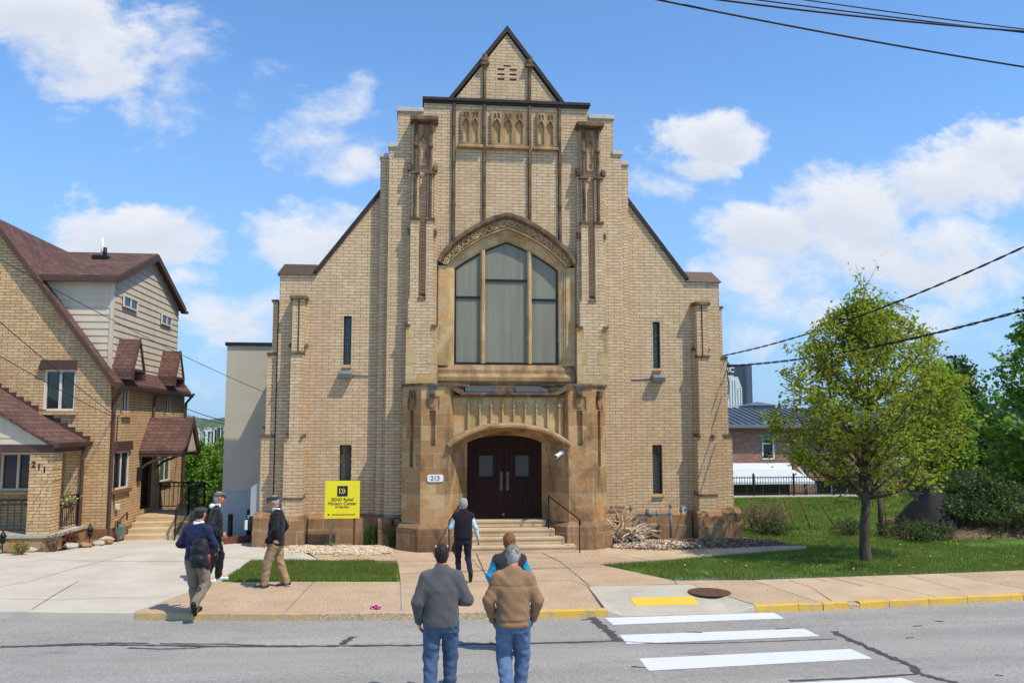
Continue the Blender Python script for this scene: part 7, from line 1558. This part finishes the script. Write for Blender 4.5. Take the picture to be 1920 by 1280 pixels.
# bleached root heap beside the porch
x, y = G(1172, 1022); rt = random.Random(12); b = MB()
for i in range(150):
    a = rt.uniform(0, 6.28); w = rt.random(); s0 = (x + rt.uniform(-.28, .60), y + .2 + rt.uniform(-.2, .25), .08 + rt.uniform(0, .25)); L = rt.uniform(.4, 1.05); el = rt.uniform(.1, 1.3) if i % 3 else rt.uniform(-.1, .4)
    up_ = .85 if s0[0] < x + .1 else .35
    e = (s0[0] + math.cos(a) * L * .6, s0[1] + math.sin(a) * L * .5, max(.03, s0[2] + math.sin(el) * L * up_)); m = ((s0[0] + e[0]) / 2 + rt.uniform(-.09, .09), (s0[1] + e[1]) / 2 + rt.uniform(-.06, .06), (s0[2] + e[2]) / 2 + rt.uniform(0, .12)); b.tube([s0, m, e], [.022, .017, .007], 5, False)
tag(b.build('root_heap', m_driftwood, recalc=False), 'heap of bleached dry roots and branches against the porch base', 'root heap')
# grassy plants
def tuft(px, py, n, h, label, mat=None, seed=1, name='grass_tuft', zz=.06, w=.0085, lean=.7):
    x, y = G(px, py, zz); g = np.random.default_rng(seed); p = np.column_stack([x + g.normal(size=n) * .07, y + g.normal(size=n) * .06, np.full(n, zz - .02)]); V = []; F = []
    for i in range(n):
        a = g.random() * 6.28; l = h * (.5 + .6 * g.random()); k = lean * l * g.random(); d = np.array([math.cos(a), math.sin(a)]); pr_ = np.array([-d[1], d[0]]) * w
        c = [np.array([p[i, 0] + d[0] * k * f * f, p[i, 1] + d[1] * k * f * f, p[i, 2] + l * (f - .18 * f * f * (k / l + .3))]) for f in (0, .4, .75, 1)]; b0 = len(V)
        for j, cc in enumerate(c): ww = (1, .9, .6, .05)[j]; V += [cc + np.array([pr_[0] * ww, pr_[1] * ww, 0]), cc - np.array([pr_[0] * ww, pr_[1] * ww, 0])]
        for j in range(3): F.append((b0 + 2 * j, b0 + 2 * j + 1, b0 + 2 * j + 3, b0 + 2 * j + 2))
    return tag(np_mesh(name, np.array(V), np.array(F), mat or m_leaf_d), label, 'plant')
tuft(693, 1020, 170, .60, 'tall dark green ornamental grass right of the sign post', seed=2); tuft(740, 1022, 150, .50, 'lower green grass clump by the porch plinth', seed=3); tuft(622, 1024, 40, .16, 'small leafy weed in the gravel below the grey sign post', m_leaf_b, 4, 'weed'); tuft(1268, 1003, 90, .14, 'low yellow green tuft under the gas meter pipes', m_leaf_a, 5)
def mini(px, Y, h, w, mat, label, seed, n=90):
    x, z = PY(px, 1010, Y); return shrub('small_shrub', (x, Y, .05), label, 45, h, w, m_twig, n * 8, .022, mat, seed, 'shrub')
m_redleaf = leafy('dark_red_leaves', [(0, lin((70, 26, 28))), (.6, lin((112, 44, 42))), (1, lin((150, 80, 62)))], .2)
mini(132, .05, .34, .17, m_redleaf, 'round dark red shrub at the bend of the garden bed', 61); mini(100, -.55, .42, .26, m_twig, 'brown bare shrub beside the porch base', 62, 30); mini(40, -1.0, .25, .2, m_leaf_a, 'small pale plant by the stone edging under the porch railing', 63, 25)
b = MB(); x, z = PY(120, 955, .3); fl = thing('flower_basket', 'hanging planter with pale flowers on the porch side railing', 'planter', (px1, .3, 1.0)); b.lathe((px1 + .06, .3, .98), [(.10, 0), (.15, .12), (.16, .16)], 12); b.build('pot', m_rust, fl); g = np.random.default_rng(2); v, f = quads(np.array([px1 + .08, .3, 1.2]) + g.normal(size=(350, 3)) * np.array([.07, .17, .07]), .03, .5, .5, .7, rng=g); np_mesh('foliage', v, f, leafy('basket_flowers', [(0, lin((70, 96, 40))), (.5, lin((120, 140, 70))), (.7, lin((200, 170, 120))), (1, lin((220, 190, 150)))], .2), fl)
# ---------------------------------------------------------------- sign, gas meter, small things
YS = -.75; sx0, sz1 = PY(610, 901, YS); sx1, sz0 = PY(674, 971, YS)
sg = thing('welcome_sign', 'yellow square sign with a navy emblem on two posts in the gravel', 'sign', ((sx0 + sx1) / 2, YS, .1)); m_sy = plain('sign_yellow', (236, 216, 40), .5, .03, 5, .03); m_snavy = plain('sign_navy', (26, 28, 62), .5, .03, 5, 0)
b = MB(); b.box(sx0, sx1, YS - .012, YS, sz0, sz1); pl = b.build('panel', m_sy, sg, bevel=.003); W_s, H_s = sx1 - sx0, sz1 - sz0; cx_ = (sx0 + sx1) / 2
b = MB(); ew = W_s * .30; ez = sz1 - H_s * .275; b.box(cx_ - ew / 2, cx_ + ew / 2, YS - .0165, YS - .0125, ez - ew / 2, ez + ew / 2); em = b.build('emblem', m_snavy, pl)
b = MB(); u = ew / 20; yy0, yy1 = YS - .0205, YS - .017
b.box(cx_ - 6.2 * u, cx_ - 4.6 * u, yy0, yy1, ez - 5.3 * u, ez + 5.3 * u)
for x0, hh in ((-3.0, 4.6), (1.0, 5.4)): b.prism([(cx_ + x0 * u, ez + hh * u), (cx_ + (x0 + 1.7) * u, ez + hh * u), (cx_ + (x0 + 5.0) * u, ez), (cx_ + (x0 + 1.7) * u, ez - hh * u), (cx_ + x0 * u, ez - hh * u), (cx_ + (x0 + 3.2) * u, ez)], yy0, yy1, 'y')
b.build('emblem_arrow', m_sy, em)
for body, size, zz, bo in (('SEND Relief', .112, .50, .0), ('Ministry Center', .112, .605, .0), ('PITTSBURGH', .060, .70, .0)): text_mesh(body, size, 'lettering', m_snavy, pl, (cx_, YS - .014, sz1 - H_s * zz), bold=bo)
text_mesh('Entrance behind the church', .052, 'lettering', m_snavy, pl, (cx_ + .04, YS - .014, sz0 + H_s * .105)); b = MB(); b.prism([(cx_ - .37, sz0 + H_s * .105), (cx_ - .335, sz0 + H_s * .135), (cx_ - .335, sz0 + H_s * .115), (cx_ - .31, sz0 + H_s * .115), (cx_ - .31, sz0 + H_s * .095), (cx_ - .335, sz0 + H_s * .095), (cx_ - .335, sz0 + H_s * .075)], YS - .016, YS - .0125, 'y'); b.build('arrow', m_snavy, pl)
xp0, xp1 = PY(620, 990, YS)[0], PY(664, 990, YS)[0]
b = MB(); b.tube([(xp0, YS + .03, .0), (xp0, YS + .03, sz1 - .1)], .03, 10); b.build('post', m_galv, sg); b = MB(); b.box(xp1 - .03, xp1 + .03, YS + .003, YS + .04, .0, sz1 - .1); o = b.build('post', m_rust, sg); o['label'] = 'rusty angle iron sign post'
YG = -.42; def_ = lambda px, py: P3(px, py, YG)
gmx = thing('gas_meter', 'grey gas meter with pipes and valves against the church wall beside the root heap', 'gas meter', (4.1, YG, .1)); m_gp = plain('grey_gas_pipe', (122, 124, 128), .55, .15, 14, .2, 60)
b = MB(); b.tube([def_(1184, 1003), def_(1183, 956)], .035, 8); b.tube([def_(1184, 965), def_(1256, 962)], .030, 8); b.tube([def_(1258, 1008), def_(1257, 948)], .035, 8); b.tube([def_(1198, 976), def_(1212, 972), def_(1213, 988)], .026, 8); b.tube([def_(1184, 978), def_(1198, 976)], .026, 8); b.build('pipework', m_gp, gmx)
b = MB()
for p in ((1183, 952), (1257, 948), (1184, 965), (1256, 962), (1232, 963), (1184, 984)): q = def_(*p); b.ball(q, (.055, .055, .06), 8, 6); b.tube([(q[0], q[1], q[2] - .03), (q[0], q[1], q[2] + .09)], .028, 6)
b.build('valve', m_gp, gmx)
q = def_(1217, 962); b = MB(); b.tube([(q[0], q[1] - .08, q[2]), (q[0], q[1] + .04, q[2])], .10, 14); b.tube([(q[0], q[1] - .10, q[2]), (q[0], q[1] - .081, q[2])], .05, 10); b.ball((q[0] - .05, q[1] - .02, q[2] + .09), .05, 8, 6); b.build('regulator', m_gp, gmx)
q = def_(1206, 990); b = MB(); b.box(q[0] - .13, q[0] + .13, YG - .10, YG + .10, q[2] - .16, q[2] + .10); b.tube([(q[0] - .07, YG, q[2] + .09), (q[0] - .07, YG, q[2] + .2)], .03, 8); b.tube([(q[0] + .07, YG, q[2] + .09), (q[0] + .07, YG, q[2] + .22)], .03, 8); b.build('meter_body', m_galv, gmx, bevel=.05)
b = MB(); b.box(q[0] - .06, q[0] + .06, YG - .115, YG - .103, q[2] - .0, q[2] + .075); b.build('dial', m_white, gmx); q = def_(1184, 990); b = MB(); b.ball(q, (.06, .05, .05), 8, 6); o = b.build('valve', m_rust, gmx); o['label'] = 'rusty red shut-off valve'
b = MB(); x, z = PY(1283, 955, -.05); b.box(x - .07, x + .07, -.10, -.003, z - .10, z + .09); ol = thing('wall_outlet', 'cream outlet cover on the brick wall between gas meter and buttress', 'outlet', (x, 0, z)); b.build('cover', m_offwhite, ol, bevel=.01); b = MB(); b.box(x - .03, x + .03, -.108, -.1005, z - .04, z + .03); b.build('flap', m_greymetal, ol)
b = MB(); p0, p1 = P3(1143, 951, -.5), P3(1171, 951, -.5); b.tube([p0, p1], .018, 6); tag(b.build('wall_pipe', m_rust), 'short rusty pipe along the brickwork right of the porch', 'pipe')
b = MB(); p0, p1 = P3(721, 967, -.66), P3(752, 967, -.66); b.tube([p0, p1], .014, 6); hose = b.build('wall_pipe', m_galv); tag(hose, 'short silver pipe at the brick pier left of the porch', 'pipe')
x, z = PY(744, 974, -.66); b = MB(); b.tube([(x + .12 * math.cos(t_) * (1 - t_ * .012), -.70 + .004 * t_, z - .05 + .10 * math.sin(t_)) for t_ in [i * .5 for i in range(40)]], .014, 6); tag(b.build('garden_hose', m_iron), 'coiled dark hose hanging beside the porch base', 'hose')
x, y = G(706, 1141, 0); g = np.random.default_rng(3); v, f = quads(np.array([x, y, .03]) + g.normal(size=(26, 3)) * np.array([.035, .02, .012]), .035, .5, .3, .8, rng=g); tag(np_mesh('crumpled_wrapper', v, f, plain('pink_paper', (230, 90, 170), .6, .15)), 'small crumpled bright pink litter on the pavement', 'litter')
# ---------------------------------------------------------------- the air: far things fade a little
b = MB(); b.box(-2000, 2000, -120, 2000, -95, 175); tm = NT('haze_air'); pv = tm.n('VolumePrincipled'); pv.inputs['Color'].default_value = (.80, .88, 1, 1); pv.inputs['Density'].default_value = .00007; pv.inputs['Anisotropy'].default_value = .2
tm.t.links.new(pv.outputs[0], tm.out.inputs['Volume']); tag(b.build('haze', tm.m), kind='stuff')
W.cycles.sampling_method = 'MANUAL'; W.cycles.sample_map_resolution = 512
SC.cycles.max_bounces = 6; SC.cycles.diffuse_bounces = 3; SC.cycles.glossy_bounces = 3; SC.cycles.transparent_max_bounces = 6; SC.cycles.volume_bounces = 0
SC.cycles.use_adaptive_sampling = True; SC.cycles.adaptive_threshold = .015; SC.cycles.use_denoising = True
